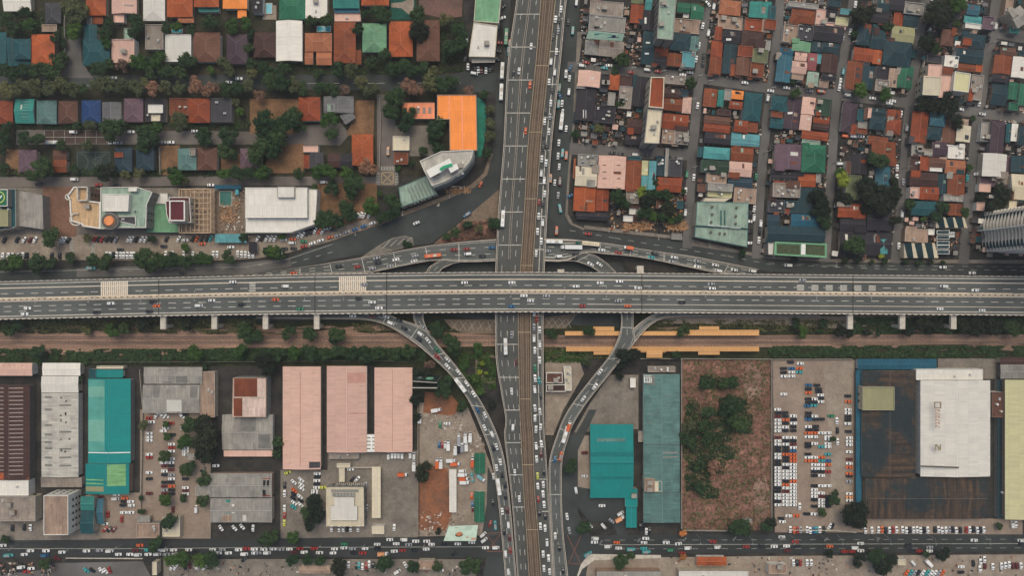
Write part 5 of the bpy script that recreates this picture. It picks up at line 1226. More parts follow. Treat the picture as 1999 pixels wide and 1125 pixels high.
sheets(M_white, 'roof_band', [(172.5, 883, 213, 885), (214, 883, 254.5, 885)])
sheets(roofmat('seag'), 'replaced_sheet', [(441, 976, 450, 1003)]); sheets(roofmat('white'), 'replaced_sheet', [(453, 985, 458, 1002), (474, 1006, 481, 1018)]); sheets(roofmat('tan'), 'replaced_sheet', [(434, 1006, 452, 1018)])
sheets(roofmat('brust'), 'solar_frame', [(512, 934, 528, 970)]); sheets(HOLE, 'solar_panel', [(514, 938, 519, 950), (521, 938, 526, 950), (513, 957, 519, 968)], .12)
sheets(roofmat('dgrey'), 'replaced_sheet', [(604, 902, 625, 914)]); sheets(plain('pink_dark', (184, 138, 122), .1), 'replaced_sheet', [(679, 728, 714, 748), (679, 806, 714, 809), (586, 726, 588, 910), (766, 722, 768, 880)])
sheets(SKY_L, 'skylight', [(1268, y, 1305, y+1.5) for y in (773, 790, 807, 825)]+[(1293, 883, 1324, 885), (1293, 892, 1324, 893.5)]); sheets(SKY_D, 'replaced_sheet', [(1262, 733, 1278, 752)])
sheets(roofmat('steel'), 'replaced_sheet', [(1165, 856, 1220, 862)])
sheets(plain('teal_dark_sheet', (22, 108, 108), .1), 'replaced_sheet', [(1153, 882, 1235, 891), (1153, 904, 1235, 906), (1153, 930, 1235, 936)])
sheets(plain('black_skylight', (150, 140, 136), .1), 'skylight', [(x, 338, x+3, 351) for x in (1509, 1517, 1530, 1540)])
sheets(plain('court_grid', (130, 150, 146), .1), 'skylight', [(42+k*5, 197, 43.2+k*5, 233) for k in range(4)]+[(42, 198+k*6, 58, 199+k*6) for k in range(6)])
sheets(plain('salmon_light', (150, 130, 118), .1), 'skylight', [(813, 209, 819, 222), (825, 209, 831, 222), (836, 209, 842, 222)])
sheets(roofmat('sand'), 'bald_patch', [(574, -4, 590, 20)])
sheets(M_white, 'skylight', [(1138, 215, 1144, 231), (1258, 34, 1262, 46), (1260, 83, 1268, 86), (1258, 104, 1266, 107), (1417, 75, 1427, 79), (1537, 219, 1547, 223)])
sheets(M_dconc, 'roof_slot', [(1176, 322, 1183, 324), (1176, 335, 1183, 337), (1176, 348, 1183, 350), (1204, 322, 1211, 324), (1204, 335, 1211, 337), (1204, 348, 1211, 350), (1131, 324, 1135, 335)])
# ------------------------------------------------------------------ trees
def leafmat(name, rgb):
    m, t, b = newmat('leaves_'+name, .85, .1)
    c = lin(rgb)
    co = node(t, 'ShaderNodeNewGeometry').outputs['Position']
    a = ramp(t, noise(t, co, .45, 5, .7), [(.3, scl(c, .55)), (.5, c), (.72, scl(c, 1.75))])
    oi = node(t, 'ShaderNodeObjectInfo').outputs['Random']
    k = ramp(t, oi, [(0, (.70, .78, .78)), (.5, (1., .98, .94)), (1, (1.34, 1.2, 1.0))])
    t.links.new(mixc(t, 1., a, k, 'MULTIPLY'), b.inputs['Base Color'])
    return m
LEAF = dict(d=leafmat('dark_green', (50, 68, 44)), g=leafmat('green', (60, 84, 42)), o=leafmat('olive', (82, 86, 60)), b=leafmat('dry_brown', (122, 94, 80)),
            y=leafmat('bright_green', (122, 134, 52)), k=leafmat('very_dark', (38, 46, 36)), n=leafmat('dry_orange', (178, 116, 70)))
BARK = plain('bark', (92, 76, 62), .2, 1)
def crown_data(seed, sparse=False):
    r = random.Random(seed); mb = MB(); blobs = []
    for i in range(13 if not sparse else 16):
        a = r.uniform(0, 6.283); q = math.sqrt(r.random())*.68; e = .33*(1-q)+r.uniform(-.18, .18)
        blobs.append((Vector((q*math.cos(a), q*math.sin(a), e)), r.uniform(.26, .42)*(.8 if sparse else 1)))
    for c, R_ in blobs:
        # lumpy inner mass of twigs and leaves
        n1, n2 = 5, 7
        P_ = [[c+Vector((math.sin(math.pi*i/n1)*math.cos(6.283*j/n2), math.sin(math.pi*i/n1)*math.sin(6.283*j/n2), math.cos(math.pi*i/n1)*.85))*R_*r.uniform(.6, .86) for j in range(n2)] for i in range(n1+1)]
        if not sparse:
            for i in range(n1):
                for j in range(n2):
                    k = (j+1) % n2; mb.face([P_[i][j], P_[i+1][j], P_[i+1][k], P_[i][k]])
        for _ in range(62):
            d = Vector((r.gauss(0, 1), r.gauss(0, 1), r.gauss(.35, 1))).normalized()
            p = c+d*R_*r.uniform(.75, 1.12)
            n = (d+Vector((r.gauss(0, .5), r.gauss(0, .5), r.gauss(.3, .5)))).normalized()
            u = n.orthogonal().normalized(); w = n.cross(u); s = r.uniform(.045, .085); an = r.uniform(0, 6.28)
            u, w = u*math.cos(an)+w*math.sin(an), w*math.cos(an)-u*math.sin(an)
            mb.face([p-u*s*1.3, p-w*s*.8, p+u*s*1.3, p+w*s*.8])
    return mb.data('crown', [LEAF['d']])
def trunk_data(seed):
    r = random.Random(seed); mb = MB(); mb.cyl((0, 0, 0), (0, 0, .55), .09, .055, 7, 0, False)
    for i in range(5):
        a = i*1.256+r.uniform(-.3, .3); mb.cyl((0, 0, .45), (.5*math.cos(a), .5*math.sin(a), 1.0), .045, .015, 5, 0, False)
    return mb.data('trunk', [BARK])
CROWN = [crown_data(s) for s in range(7)]; SPARSE = [crown_data(40+s, True) for s in range(3)]; TRUNK = [trunk_data(s) for s in range(3)]
TW = dict(d='dark green', g='leafy green', o='olive', b='dry brownish', y='bright yellow-green', k='very dark', n='dry orange')
tr = random.Random(3); NT = [0, 0]
def tree(px, py, rp, c, zone, axis):
    R_ = rp*S
    small = rp < 12.3
    hc = R_*.95+(1.2 if small else 2.6); k = 1-hc/H
    X, Y, _ = P(px, py, hc); R_ *= k*1.08
    name = 'treelet' if small else 'tree'  # small trees as well as bushes are given this name
    root = empty(name, (X, Y, 0), tr.uniform(0, 6.283)); OCC.append((px-rp*.5, py-rp*.5, px+rp*.5, py+rp*.5))
    dat = tr.choice(SPARSE if c == 'b' or (c == 'o' and tr.random() < .4) else CROWN)
    cr = link('crown', dat, root, (0, 0, hc-.12*R_)); cr.scale = (R_, R_*tr.uniform(.88, 1.08), R_*tr.uniform(.8, 1.0))
    cr.material_slots[0].link = 'OBJECT'; cr.material_slots[0].material = LEAF[c]
    tk = link('trunk', tr.choice(TRUNK), root); tk.scale = (R_*.9, R_*.9, hc*.95)
    sz = 'small' if rp < 14 else 'mid-sized' if rp < 19 else 'large'
    finish(root, f"{sz} {TW[c]} {name}" if not small else f"{TW[c]} shrub", zone, axis, px, py, rp, name)
ZT = [ # x0,y0,x1,y1, phrase, axis
 (-50, -50, 200, 135, 'in the gardens around the short grey street', 'x'), (200, -50, 500, 100, 'between the two upper villa rows', 'x'), (500, -50, 790, 110, 'among the upper villas with pools', 'x'), (790, -50, 960, 130, 'near the bare pink plot by the flyover', 'y'),
 (-50, 100, 240, 155, 'on the upper side of the tree-lined street', 'x'), (240, 100, 510, 148, 'along the upper pavement before the middle villas', 'x'), (500, 100, 800, 150, 'along the upper pavement before the terracotta villas', 'x'),
 (-50, 148, 210, 190, 'in the dense street avenue', 'x'), (210, 148, 330, 190, 'in the central avenue stretch', 'x'), (330, 148, 520, 195, 'in the browning avenue stretch', 'x'), (520, 140, 720, 195, 'in the avenue above the dry lawn', 'x'), (720, 140, 960, 182, 'at the end of the tree-lined street', 'x'),
 (740, 180, 960, 282, 'around the salmon roof', 'x'), (-50, 190, 250, 290, 'around the brown parking court', 'x'), (250, 190, 480, 290, 'along the villa car lane', 'x'), (480, 190, 735, 302, 'on the dry villa lawns', 'x'),
 (-50, 282, 260, 352, 'between the court and the side street', 'x'), (260, 282, 640, 352, 'along the hedge above the side street', 'x'), (600, 340, 800, 445, 'on the brown lot beside the white mall', 'x'), (640, 282, 970, 352, 'near the zebra crossings', 'x'),
 (-50, 440, 130, 540, 'by the parking rows under the helipad', 'x'), (130, 440, 330, 540, 'by the parking rows under the tan terrace', 'x'), (330, 440, 500, 540, 'by the parking rows under the maroon tower', 'x'), (500, 440, 720, 520, 'by the white mall parking', 'x'), (720, 400, 990, 520, 'on the traffic islands by the flyover', 'x'),
 (1100, -50, 1380, 282, 'in the crowded block with the orange tower', 'y'), (1380, -50, 1520, 282, 'in the narrow lanes', 'y'), (1520, -50, 1700, 282, 'beside the third crowded street', 'y'), (1700, -50, 1780, 282, 'beside the fourth crowded street', 'y'), (1780, -50, 2050, 160, 'in the top right dark grove', 'y'), (1780, 160, 2050, 282, 'below the cream and pink compound', 'x'),
 (1100, 282, 1240, 450, 'behind the orange corner sheds', 'x'), (1240, 282, 1345, 450, 'among the tin shacks', 'y'), (1345, 282, 1560, 530, 'beside the sage hall', 'y'), (1560, 282, 1640, 530, 'beside the ocean blue roof', 'y'), (1640, 282, 1780, 415, 'in the dark grove of the fourth column', 'y'), (1640, 415, 1790, 530, 'around the black roofs facing the road', 'x'), (1790, 282, 1890, 530, 'around the zigzag roofs', 'x'), (1890, 282, 2050, 530, 'above the pale high-rise', 'y'),
 (-50, 600, 300, 680, 'under the expressway edge', 'x'), (300, 600, 560, 680, 'between the expressway piers and the railway', 'x'), (560, 600, 700, 680, 'beside the railway near the curved ramp', 'x'), (-50, 680, 420, 720, 'in the weeds below the railway', 'x'), (420, 680, 640, 720, 'in the hedge above the pink warehouses', 'x'), (640, 680, 830, 720, 'in the hedge beside the curved ramp', 'x'), (800, 620, 915, 700, 'under the curved ramp by the plaza', 'x'), (800, 690, 970, 830, 'between the curved ramp and the dark billboards', 'x'), (900, 660, 1000, 830, 'in the small park beside the flyover', 'y'),
 (1050, 620, 1330, 760, 'around the station platforms', 'x'), (1300, 600, 1500, 700, 'by the platform ends', 'x'), (1330, 700, 1510, 830, 'in the upper scrub field', 'y'), (1330, 830, 1510, 920, 'in the middle of the scrub field', 'y'), (1330, 920, 1520, 1060, 'in the lower scrub field', 'y'), (1500, 600, 1680, 690, 'on the verge below the expressway', 'x'), (1680, 600, 2050, 690, 'in the far verge by the end piers', 'x'), (1510, 690, 1700, 1045, 'around the beige parking lot', 'y'),
 (-50, 700, 370, 900, 'in the left car park', 'y'), (370, 800, 450, 1000, 'beside the grey sheds', 'y'), (-50, 900, 370, 1060, 'at the lower left yards', 'x'), (370, 900, 560, 1060, 'along the lower road before the grey gable', 'x'), (560, 940, 640, 1060, 'beside the square cream office', 'y'), (500, 820, 560, 940, 'in the gap left of the pink warehouse', 'y'), (800, 820, 900, 1060, 'at the truck yard', 'y'), (-50, 1060, 470, 1130, 'below the lower left road', 'x'), (470, 1060, 730, 1130, 'along the bottom edge yards', 'x'), (730, 1060, 1000, 1130, 'along the bottom edge near the flyover', 'x'), (1050, 830, 1180, 1060, 'beside the bright turquoise roof', 'y'), (1150, 1060, 1480, 1130, 'on the lower junction island', 'x'), (1480, 1060, 2050, 1130, 'along the lower right edge', 'x'), (1330, 1000, 1700, 1060, 'along the lower road wall', 'x')]
def grove(c, r, text):
    for e in text.split(','):
        f = e.split()
        if not f: continue
        px, py = T(c, r, float(f[0]), float(f[1])); rp = float(f[2])/3.99; k = f[3] if len(f) > 3 else 'd'
        z = next(((p, a) for x0, y0, x1, y1, p, a in ZT if x0 <= px < x1 and y0 <= py < y1), ('in the open ground', 'x'))
        tree(px, py, rp, k, *z)
grove(0, 0, '60 150 60,200 90 50,110 220 60,240 200 60 g,560 40 90 o,600 130 80 o,580 230 70 g,640 80 50 o,40 550 60,120 570 60,210 540 70,310 545 75,400 560 70,460 480 60,440 290 50,60 690 70 o,160 680 70 o,270 680 80 o,370 690 80 o,470 660 75 o,560 690 75 o,640 690 55,770 660 70 o,850 650 65 o,950 670 65 o,1050 690 70 o,1120 640 50 o,1200 690 70 b,1290 680 65 o,1400 680 60 o,1520 660 75 b,1620 690 70 b,1700 680 50 b,1760 700 60,1850 690 60,1940 670 60 o')
grove(0, 0, '760 540 75,850 500 50,950 510 60 b,1080 470 75 g,1160 480 60,1240 470 70 g,1180 560 60,1290 560 60,1400 560 60,1460 470 75,1640 545 40 g,1740 500 60 o,1790 560 50 o,1960 500 50,1960 560 50 o,820 250 60,830 330 50 g,850 180 50,1050 180 75,1040 250 50,1290 210 50,1380 200 50 g,1490 230 45,1640 170 70,1810 200 60 g,1920 180 50 g,1960 260 40,1940 370 45,410 450 40,500 440 45,490 330 35')
grove(0, 0, '870 1010 100,930 990 60,1390 920 65 o,1410 980 50 o,1220 990 50 g,1140 1060 85,1190 1080 60,1580 1070 75,1780 1060 80,60 990 50,30 1080 60,200 1080 70,300 1090 60,600 980 40,700 980 50 o,1860 870 40 g,1840 800 40 o')
grove(1, 0, '60 540 60,100 640 70,200 550 70,210 650 70,300 660 70 o,370 690 60,480 570 40,650 540 65,740 550 70 o,500 690 60,590 690 60,690 700 50 b,820 640 60 o,900 710 70 o,550 150 60,430 160 50,960 100 70,1000 130 60,850 100 40,1260 110 75,1265 230 80 k,1270 280 60 k,790 230 50,1000 420 60,900 480 50,1140 520 75,1060 540 60,1220 550 60,1300 520 60,1180 660 60 b,1240 690 75 b,1360 640 80 o,1450 660 80,1520 630 60,1390 560 60 o,1480 150 60 o,1590 260 80,1540 360 90,1600 350 60,1480 420 40,1660 710 50 b,1780 740 40,1820 860 45 o,1830 960 50 o,1820 1060 50 o')
grove(1, 0, '1080 760 90,1060 870 80,1160 950 80,1190 880 60,1400 1010 90,1430 960 60,1380 1080 60,80 950 110,250 960 110,300 900 70,200 1040 100,80 1060 80,340 990 50,570 930 75 g,590 1050 60,20 740 50 b')
grove(0, 1, '40 180 40,320 180 90,260 240 60,380 210 50,20 50 40,830 210 80 k,760 210 40,880 230 40,1080 220 50 o,980 235 40 o,1120 10 60,1370 260 70 g,1430 280 50 o,1350 210 50,1740 220 50 g,1860 220 70,1950 230 60,1760 50 70,1820 70 50,580 190 40,480 10 50,680 5 50 o,400 720 80,680 730 40 o,1180 740 40,1890 720 40,120 920 70 g,30 940 50,300 920 75,290 970 50,390 930 60,550 880 45,720 890 60,830 920 70,1140 890 100,1220 900 80,1180 960 50,1330 900 70,1400 890 60,1450 910 60,1610 890 70 g,1540 900 50,1780 880 60,1440 810 40 g,80 960 40')
grove(1, 1, '30 60 110,120 40 80,40 220 60 g,90 230 50,340 225 50,480 210 60 g,560 220 70 g,700 230 60 g,770 330 90,760 290 70,750 370 60,590 350 60,600 320 40,700 500 75,740 550 60,550 560 80,530 600 70,630 590 70,900 480 75 g,920 510 50,980 570 55,1060 460 75,1080 530 60,1050 560 50,965 385 30 g,140 830 60 g,180 860 50,90 840 40 g,200 715 30 g,1180 775 40,1850 620 60,1560 690 50,870 180 80 b,1210 150 30,1110 190 25 g,1300 50 40,1420 30 60,1800 60 50,450 330 30 g,1480 720 40,1650 630 40,1740 660 40 o')
grove(2, 0, '860 470 60,830 460 40,1390 640 55,840 800 40,680 1000 50 o,490 1040 40,800 550 40,1490 30 30')
grove(3, 0, '720 110 80 k,790 90 50 k,680 150 50 k,930 210 45,1290 120 110 k,1340 60 80 k,1380 140 70 k,1470 40 75 g,1460 180 40,1240 340 80 k,1300 380 50,720 700 65 g,910 740 55 g,1400 790 75 k,1310 830 70 k,1200 800 70 k,1440 900 70 k,1480 960 50 k,1590 920 30,210 720 50,190 630 35,670 260 30')
grove(2, 1, '820 400 70,870 470 50,1010 380 50 y,1050 450 70 k,1030 530 60,1060 400 50,1140 380 50,1210 400 60,1220 500 65 k,1180 570 50,1100 570 45 g,1240 590 40 g,1290 580 40,1330 360 30,560 490 40 b,1790 850 35,1110 290 40')
grove(3, 1, '860 110 80,900 130 50,570 270 70 y,560 210 40 g,390 430 85 k,410 510 85 k,440 600 70,350 410 50 k,780 320 90 k,830 400 110 k,880 470 100 k,960 430 70 k,1000 380 60 k,740 390 50 k,760 500 50 k,620 430 50 k,560 400 50 k,980 290 40 k,1100 470 50,1360 500 55,1310 560 50,1530 530 45,1570 180 30 g,670 790 85,700 770 60,1830 400 80 k,1760 470 70 k,1810 340 50 k,1650 410 45 k,990 600 50 k,1180 920 30,1070 920 25,1270 920 22,1360 920 22,810 915 22,910 915 30,600 905 30 k,700 900 35 k,880 870 25 y,1210 575 30 g,200 900 30 k')
grove(0, 2, '130 300 60,680 320 40 o,870 330 60 g,960 310 50,1120 280 60 k,1460 270 60 k,1900 330 75,1960 380 60,1920 290 50,60 330 50,300 490 60,1530 500 70 g,1880 490 60 g,1490 1060 80,1600 1060 90 k,1120 1070 50 o,1290 1060 30 g,1590 610 30,620 710 30')
grove(1, 2, '20 370 60,250 340 60,410 360 65,640 350 80,610 390 50,80 500 60,180 510 60,300 500 60 g,420 500 70,540 510 60,640 500 70,750 510 60,850 510 70,950 500 60,1110 500 60,1190 490 60,80 590 90 k,30 560 60 k,1420 310 75,1530 440 75,1490 390 50,1540 490 50,1450 790 80,1470 740 70,1290 650 70 k,1250 870 50 k,1250 1000 40 k,1640 590 40 g,1720 470 50 g,1700 700 40 g,1760 580 25 y,1740 650 25 y,1790 660 20 y,1830 900 50 k,1750 800 40 g,1600 920 50,1350 600 50 b')
grove(2, 2, '600 330 50,1330 330 55,310 350 50,880 520 70 k,960 500 50 k,850 600 50 k,840 680 40 k,590 560 50 o,1280 520 40,1500 740 50,1650 740 50,1720 730 55,1530 970 60,1480 1060 50,1700 900 75,1650 950 50,1760 930 50,1780 1050 75,1720 1020 50,1380 1080 60 o')
grove(3, 2, '210 270 45,260 340 50 g,430 270 40,400 330 25 g,560 330 50 k,620 340 50 k,770 340 30 k,860 340 30,1200 270 60 k,1100 320 50 k,1300 300 60 k,1500 280 75 k,1620 300 75 k,1750 290 80 k,1900 310 70')
grove(0, 3, '1600 70 110 k,1600 170 90 k,1640 20 80 k,1450 80 60 g,1410 100 40 g,1280 190 55,1300 40 35 g,1290 530 55 g,1430 520 35,1450 310 60,1490 260 50,1590 370 60,1580 540 55,1320 690 75,1210 880 60,1330 1010 60 g,1420 990 70 g,1500 1000 40 o,1560 1010 65 g,1660 1000 80,350 1030 50,40 840 40,280 510 25,1100 520 25,1100 620 30')
grove(1, 3, '170 80 50,165 170 45,1300 310 75 k,1290 350 60 k,450 560 75 k,480 630 80 k,430 700 75 k,400 640 60,470 530 50,290 820 60 g,110 830 75,60 850 50,280 1010 60,400 1000 50,500 1000 50,640 1050 70 k,640 1100 50 k,990 1040 75,1040 1020 50,1220 1050 60,1410 1050 50,1640 1050 70,1720 1050 60,1420 780 30 k')
grove(2, 3, '450 280 55,470 250 40,560 750 60,850 1000 60,920 970 40,840 1030 50,1770 770 85,1800 740 60,1980 740 50,1330 790 35 n,1330 980 30 n,1400 100 50,1520 60 60,1450 260 50,1580 280 70 b,1470 440 60,1520 330 30,1340 50 50')
grove(3, 3, '680 650 110 k,650 600 70 k,700 700 70 k,20 720 50 k,510 540 50,500 60 30,420 630 40,840 960 80,900 1020 80 k,860 1060 70 k,960 1000 50 k,480 960 40 k,1230 960 35,1360 960 60 k,700 1000 60 k,1800 740 30,520 480 30')
# undergrowth nobody could count: tufts of leaves over the verges
def undergrowth(name, label, polys, dens, mat, size=(.4, 1.0), seed=1):
    r = random.Random(seed); mb = MB()
    for x0, y0, x1, y1 in polys:
        for _ in range(int((x1-x0)*(y1-y0)*dens)):
            x, y = r.uniform(x0, x1), r.uniform(y0, y1)
            if mnoise.noise(Vector((x*.045, y*.09, seed))) < -.12+r.gauss(0, .1): continue
            p = Vector(P(x, y, 0)); p.z = r.uniform(.2, 1.6); n = Vector((r.gauss(0, .6), r.gauss(0, .6), 1)).normalized()
            u = n.orthogonal().normalized(); w = n.cross(u); s = r.uniform(*size); a = r.uniform(0, 6.28); u, w = u*math.cos(a)+w*math.sin(a), w*math.cos(a)-u*math.sin(a)
            mb.face([p-u*s, p-w*s*.7, p+u*s, p+w*s*.7])
    tag(mb.build(name, [mat]), label, 'undergrowth', None, 'stuff')
undergrowth('undergrowth', 'dark green weeds and hedges along both sides of the railway', [(-10, 682, 420, 710), (420, 680, 830, 707), (1500, 676, 2000, 698), (1660, 620, 2000, 652)], 1.0, LEAF['d'], (.4, 1.1), 1)
undergrowth('undergrowth', 'thin weeds under the expressway edge', [(-10, 622, 500, 650), (1250, 625, 1660, 648), (1060, 678, 1200, 700), (690, 625, 820, 650)], .28, LEAF['o'], (.3, .9), 2)
WEED = leafmat('pinkish_weed', (148, 112, 98))
undergrowth('weeds', 'dry pinkish weeds covering the scrub field', [(1334, 704, 1505, 1034)], .4, WEED, (.15, .5), 3)
undergrowth('weeds', 'dark low scrub dotted over the dry field', [(1334, 704, 1505, 1034)], .10, LEAF['o'], (.4, 1.1), 8)
undergrowth('weeds', 'dry weeds on the wedge beside the flyover', [(900, 432, 968, 466)], .7, LEAF['b'], (.25, .7), 4)
undergrowth('weeds', 'green creeping plants in the scrub field', [(cx-rx*.9, cy-ry*.9, cx+rx*.9, cy+ry*.9) for cx, cy, rx, ry in GREENS], .8, LEAF['d'], (.3, .9), 5)
undergrowth('undergrowth', 'planted greenery of the small park beside the flyover', [(896, 690, 968, 760), (1062, 684, 1150, 708)], .6, LEAF['g'], (.3, .8), 6)
undergrowth('undergrowth', 'garden greenery between the villas', [(0, 20, 160, 75), (30, 235, 490, 252), (0, 330, 520, 345), (500, 120, 800, 145), (860, 40, 905, 140)], .25, LEAF['d'], (.4, .9), 7)
# ------------------------------------------------------------------ vehicles
CC = dict(w=('white', (222, 220, 214)), s=('silver', (150, 150, 152)), k=('dark', (32, 34, 38)), r=('red', (150, 44, 34)), o=('orange', (206, 96, 46)), b=('blue', (34, 92, 132)),
          t=('turquoise', (58, 150, 150)), g=('green', (44, 120, 84)), y=('yellow', (196, 196, 80)), m=('maroon', (98, 36, 36)), p=('peach', (222, 158, 112)), l=('light blue', (120, 168, 172)))
PAINT = {k: None for k in CC}
for k, (n, c) in CC.items():
    m, t, b = newmat('paint_'+n.replace(' ', '_'), .35, .5); cc = lin(c)
    oi = node(t, 'ShaderNodeObjectInfo').outputs['Random']
    t.links.new(ramp(t, oi, [(0, scl(cc, .85)), (1, scl(cc, 1.1))]), b.inputs['Base Color']); PAINT[k] = m
M_wind = plain('windscreen', (22, 28, 32), .1, .5, .1, .6)
def loft(secs, mb, m=0):
    """secs: (x, half width, z0, z1) from tail to nose"""
    R_ = [[(x, -w, z0), (x, -w, z0+(z1-z0)*.7), (x, -w*.82, z1), (x, w*.82, z1), (x, w, z0+(z1-z0)*.7), (x, w, z0)] for x, w, z0, z1 in secs]
    for a, b in zip(R_, R_[1:]):
        for i in range(5): mb.face([a[i], a[i+1], b[i+1], b[i]][::-1], m)
    mb.face(R_[0], m); mb.face(R_[-1][::-1], m)
def wheels(mb, xs, w, r=.32, m=1):
    for x in xs:
        for s in (-1, 1): mb.cyl((x, s*(w-.12), r), (x, s*(w+.04), r), r, r, 8, m)
def vehicle_parts(kind):
    b = MB(); parts = []
    if kind == 'car':
        loft([(-2.2, .74, .3, .92), (-2.0, .84, .25, 1.0), (-1.5, .86, .25, 1.02), (-.95, .84, .25, 1.4), (.25, .84, .25, 1.44), (1.0, .86, .25, 1.0), (1.7, .85, .25, .9), (2.15, .72, .3, .7)], b); wheels(b, (-1.35, 1.35), .86)
        for nm, q in (('windscreen', [(.33, -.66, 1.41), (1.0, -.72, 1.02), (1.0, .72, 1.02), (.33, .66, 1.41)]), ('rear_window', [(-1.5, -.66, 1.06), (-1.0, -.66, 1.39), (-1.0, .66, 1.39), (-1.5, .66, 1.06)])):
            m = MB(); m.face([(x, y, z+.03) for x, y, z in q]); parts.append((nm, m.data(nm, [M_wind])))
    elif kind == 'van':
        loft([(-2.4, .86, .3, 1.8), (-2.3, .9, .25, 1.95), (1.2, .9, .25, 1.95), (1.9, .88, .25, 1.3), (2.35, .8, .3, 1.0)], b); wheels(b, (-1.5, 1.5), .9)
        m = MB(); m.face([(1.3, -.72, 1.92), (1.88, -.74, 1.34), (1.88, .74, 1.34), (1.3, .72, 1.92)]); parts.append(('windscreen', m.data('windscreen', [M_wind])))
        m = MB()
        for x in (-1.5, -.3, .8): m.box(x, 0, 1.95, .12, 1.3, .05)
        parts.append(('roof_rib', m.data('roof_rib', [M_metal])))
    elif kind == 'jeepney':
        loft([(-3.0, .95, .4, 2.1), (-2.9, 1.0, .35, 2.2), (1.2, 1.0, .35, 2.2), (1.35, .95, .35, 1.3), (2.7, .8, .35, 1.15), (2.9, .75, .35, .95)], b); wheels(b, (-1.9, 2.0), .95, .38)
        m = MB(); m.face([(1.22, -.8, 2.05), (1.42, -.8, 1.36), (1.42, .8, 1.36), (1.22, .8, 2.05)]); parts.append(('windscreen', m.data('windscreen', [M_wind])))
        m = MB(); m.box(-.6, 0, 2.2, 3.0, 1.5, .08); m.box(2.0, 0, 1.16, 1.1, .9, .06); parts.append(('roof_rack', m.data('roof_rack', [M_metal])))
    elif kind == 'bus':
        loft([(-5.6, 1.2, .5, 2.9), (-5.4, 1.25, .4, 3.1), (5.2, 1.25, .4, 3.1), (5.6, 1.2, .5, 2.6)], b); wheels(b, (-3.6, 3.6), 1.25, .48)
        m = MB(); m.face([(5.25, -1.0, 3.0), (5.63, -1.05, 1.6), (5.63, 1.05, 1.6), (5.25, 1.0, 3.0)]); parts.append(('windscreen', m.data('windscreen', [M_wind])))
        m = MB(); m.box(-1.5, 0, 3.1, 2.4, 1.5, .3); m.box(2.6, 0, 3.1, .9, .9, .12); parts.append(('roof_unit', m.data('roof_unit', [M_lconc])))
    elif kind == 'truck':
        loft([(-3.6, 1.0, .7, 1.0), (2.0, 1.0, .7, 1.0)], b, 1); b.box(-1.3, 0, 1.0, 4.6, 2.2, 2.0); b.box(-1.3, 0, 3.0, 4.3, 1.9, .06, 0, 0); wheels(b, (-2.4, 2.4), 1.0, .45)
        m = MB(); loft([(1.3, 1.0, .5, 2.1), (2.6, 1.0, .5, 2.2), (3.2, .95, .5, 1.5), (3.4, .9, .6, 1.2)], m); parts.append(('cab', m.data('cab', [PAINT['w']])))
        m = MB(); m.face([(2.65, -.8, 2.2), (3.22, -.8, 1.55), (3.22, .8, 1.55), (2.65, .8, 2.2)]); parts.append(('windscreen', m.data('windscreen', [M_wind])))
    elif kind == 'trailer_truck':
        b.box(-1.6, 0, 1.1, 11.4, 2.5, 2.7); b.box(-1.6, 0, .7, 11.0, 2.0, .4, 0, 1); wheels(b, (-6.2, -5.0, 2.8, 5.6), 1.15, .5)
        m = MB(); loft([(4.5, 1.15, .5, 2.7), (5.9, 1.2, .5, 2.8), (6.7, 1.1, .5, 1.9), (7.0, 1.05, .6, 1.4)], m); parts.append(('cab', m.data('cab', [PAINT['w']])))
        m = MB()
        for y in (-.7, 0, .7): m.box(-1.6, y, 3.8, 11.2, .1, .04)
        parts.append(('roof_rib', m.data('roof_rib', [M_metal])))
    elif kind == 'motorcycle':
        b.cyl((-.6, -.06, .3), (-.6, .06, .3), .3, .3, 10, 1); b.cyl((.65, -.06, .3), (.65, .06, .3), .3, .3, 10, 1); b.bar((-.7, 0, .5), (.6, 0, .55), .25, .3); b.bar((.5, -.35, .95), (.5, .35, .95), .08, .08)
    return b.data(kind, [PAINT['w'], M_black]), parts
VP = {k: vehicle_parts(k) for k in ('car', 'van', 'jeepney', 'bus', 'truck', 'trailer_truck', 'motorcycle')}
VT = dict(v='van', J='jeepney', B='bus', T='truck', L='trailer_truck', M='motorcycle')
NCAR = [0]; EXTRA = []
vr = random.Random(11)
def vehicle(px, py, c, kind, ang, h, zone, axis):
    X, Y, _ = P(px, py, h+1); OCC.append((px-6, py-6, px+6, py+6))
    ang += vr.uniform(-.03, .03)
    if kind == 'car':
        NCAR[0] += 1
        if NCAR[0] > 300: EXTRA.append((X, Y, h, ang, c)); return
    root = link(kind, VP[kind][0], None, (X, Y, h+.02), ang)
    s = 1.0 if kind != 'car' else vr.uniform(.98, 1.1)
    root.scale = (s, s*1.06, s)
    root.material_slots[0].link = 'OBJECT'; root.material_slots[0].material = PAINT[c]
    for nm, d in VP[kind][1]:
        p = link(nm, d, root)
        if nm == 'cab' and kind == 'truck' and c == 'k': pass
    finish(root, f"{CC[c][0]} {kind.replace('_', ' ')}", zone, axis, px, py, 1, kind.replace('_', ' '), 'vehicles '+zone.split(' ', 1)[0]+' '+zone.split(' ', 1)[1] if ' ' in zone else zone)
def traffic(c, r, zone, axis, road, text, flip=False, h=_z[0]+.04):
    """road: a Road (heading and height follow it) or a heading in degrees, 0 = towards the right of the photo, 90 = towards its top"""
    for e in text.split(','):
        f = e.split()
        if not f: continue
        px, py = T(c, r, float(f[0]), float(f[1])); k = 'car'; a = None
        for o in f[3:]:
            if o[0] == '@': a = math.radians(float(o[1:]))
            else: k = VT[o]
        hh = h
        if isinstance(road, Road):
            hh, aa = road.locate(px, py)
            if flip: aa += math.pi
        else: aa = math.radians(road)
        vehicle(px, py, f[2], k, a if a is not None else aa, hh, zone, axis)
xn = 'on the upper carriageway of the expressway'; xs_ = 'on the lower carriageway of the expressway'
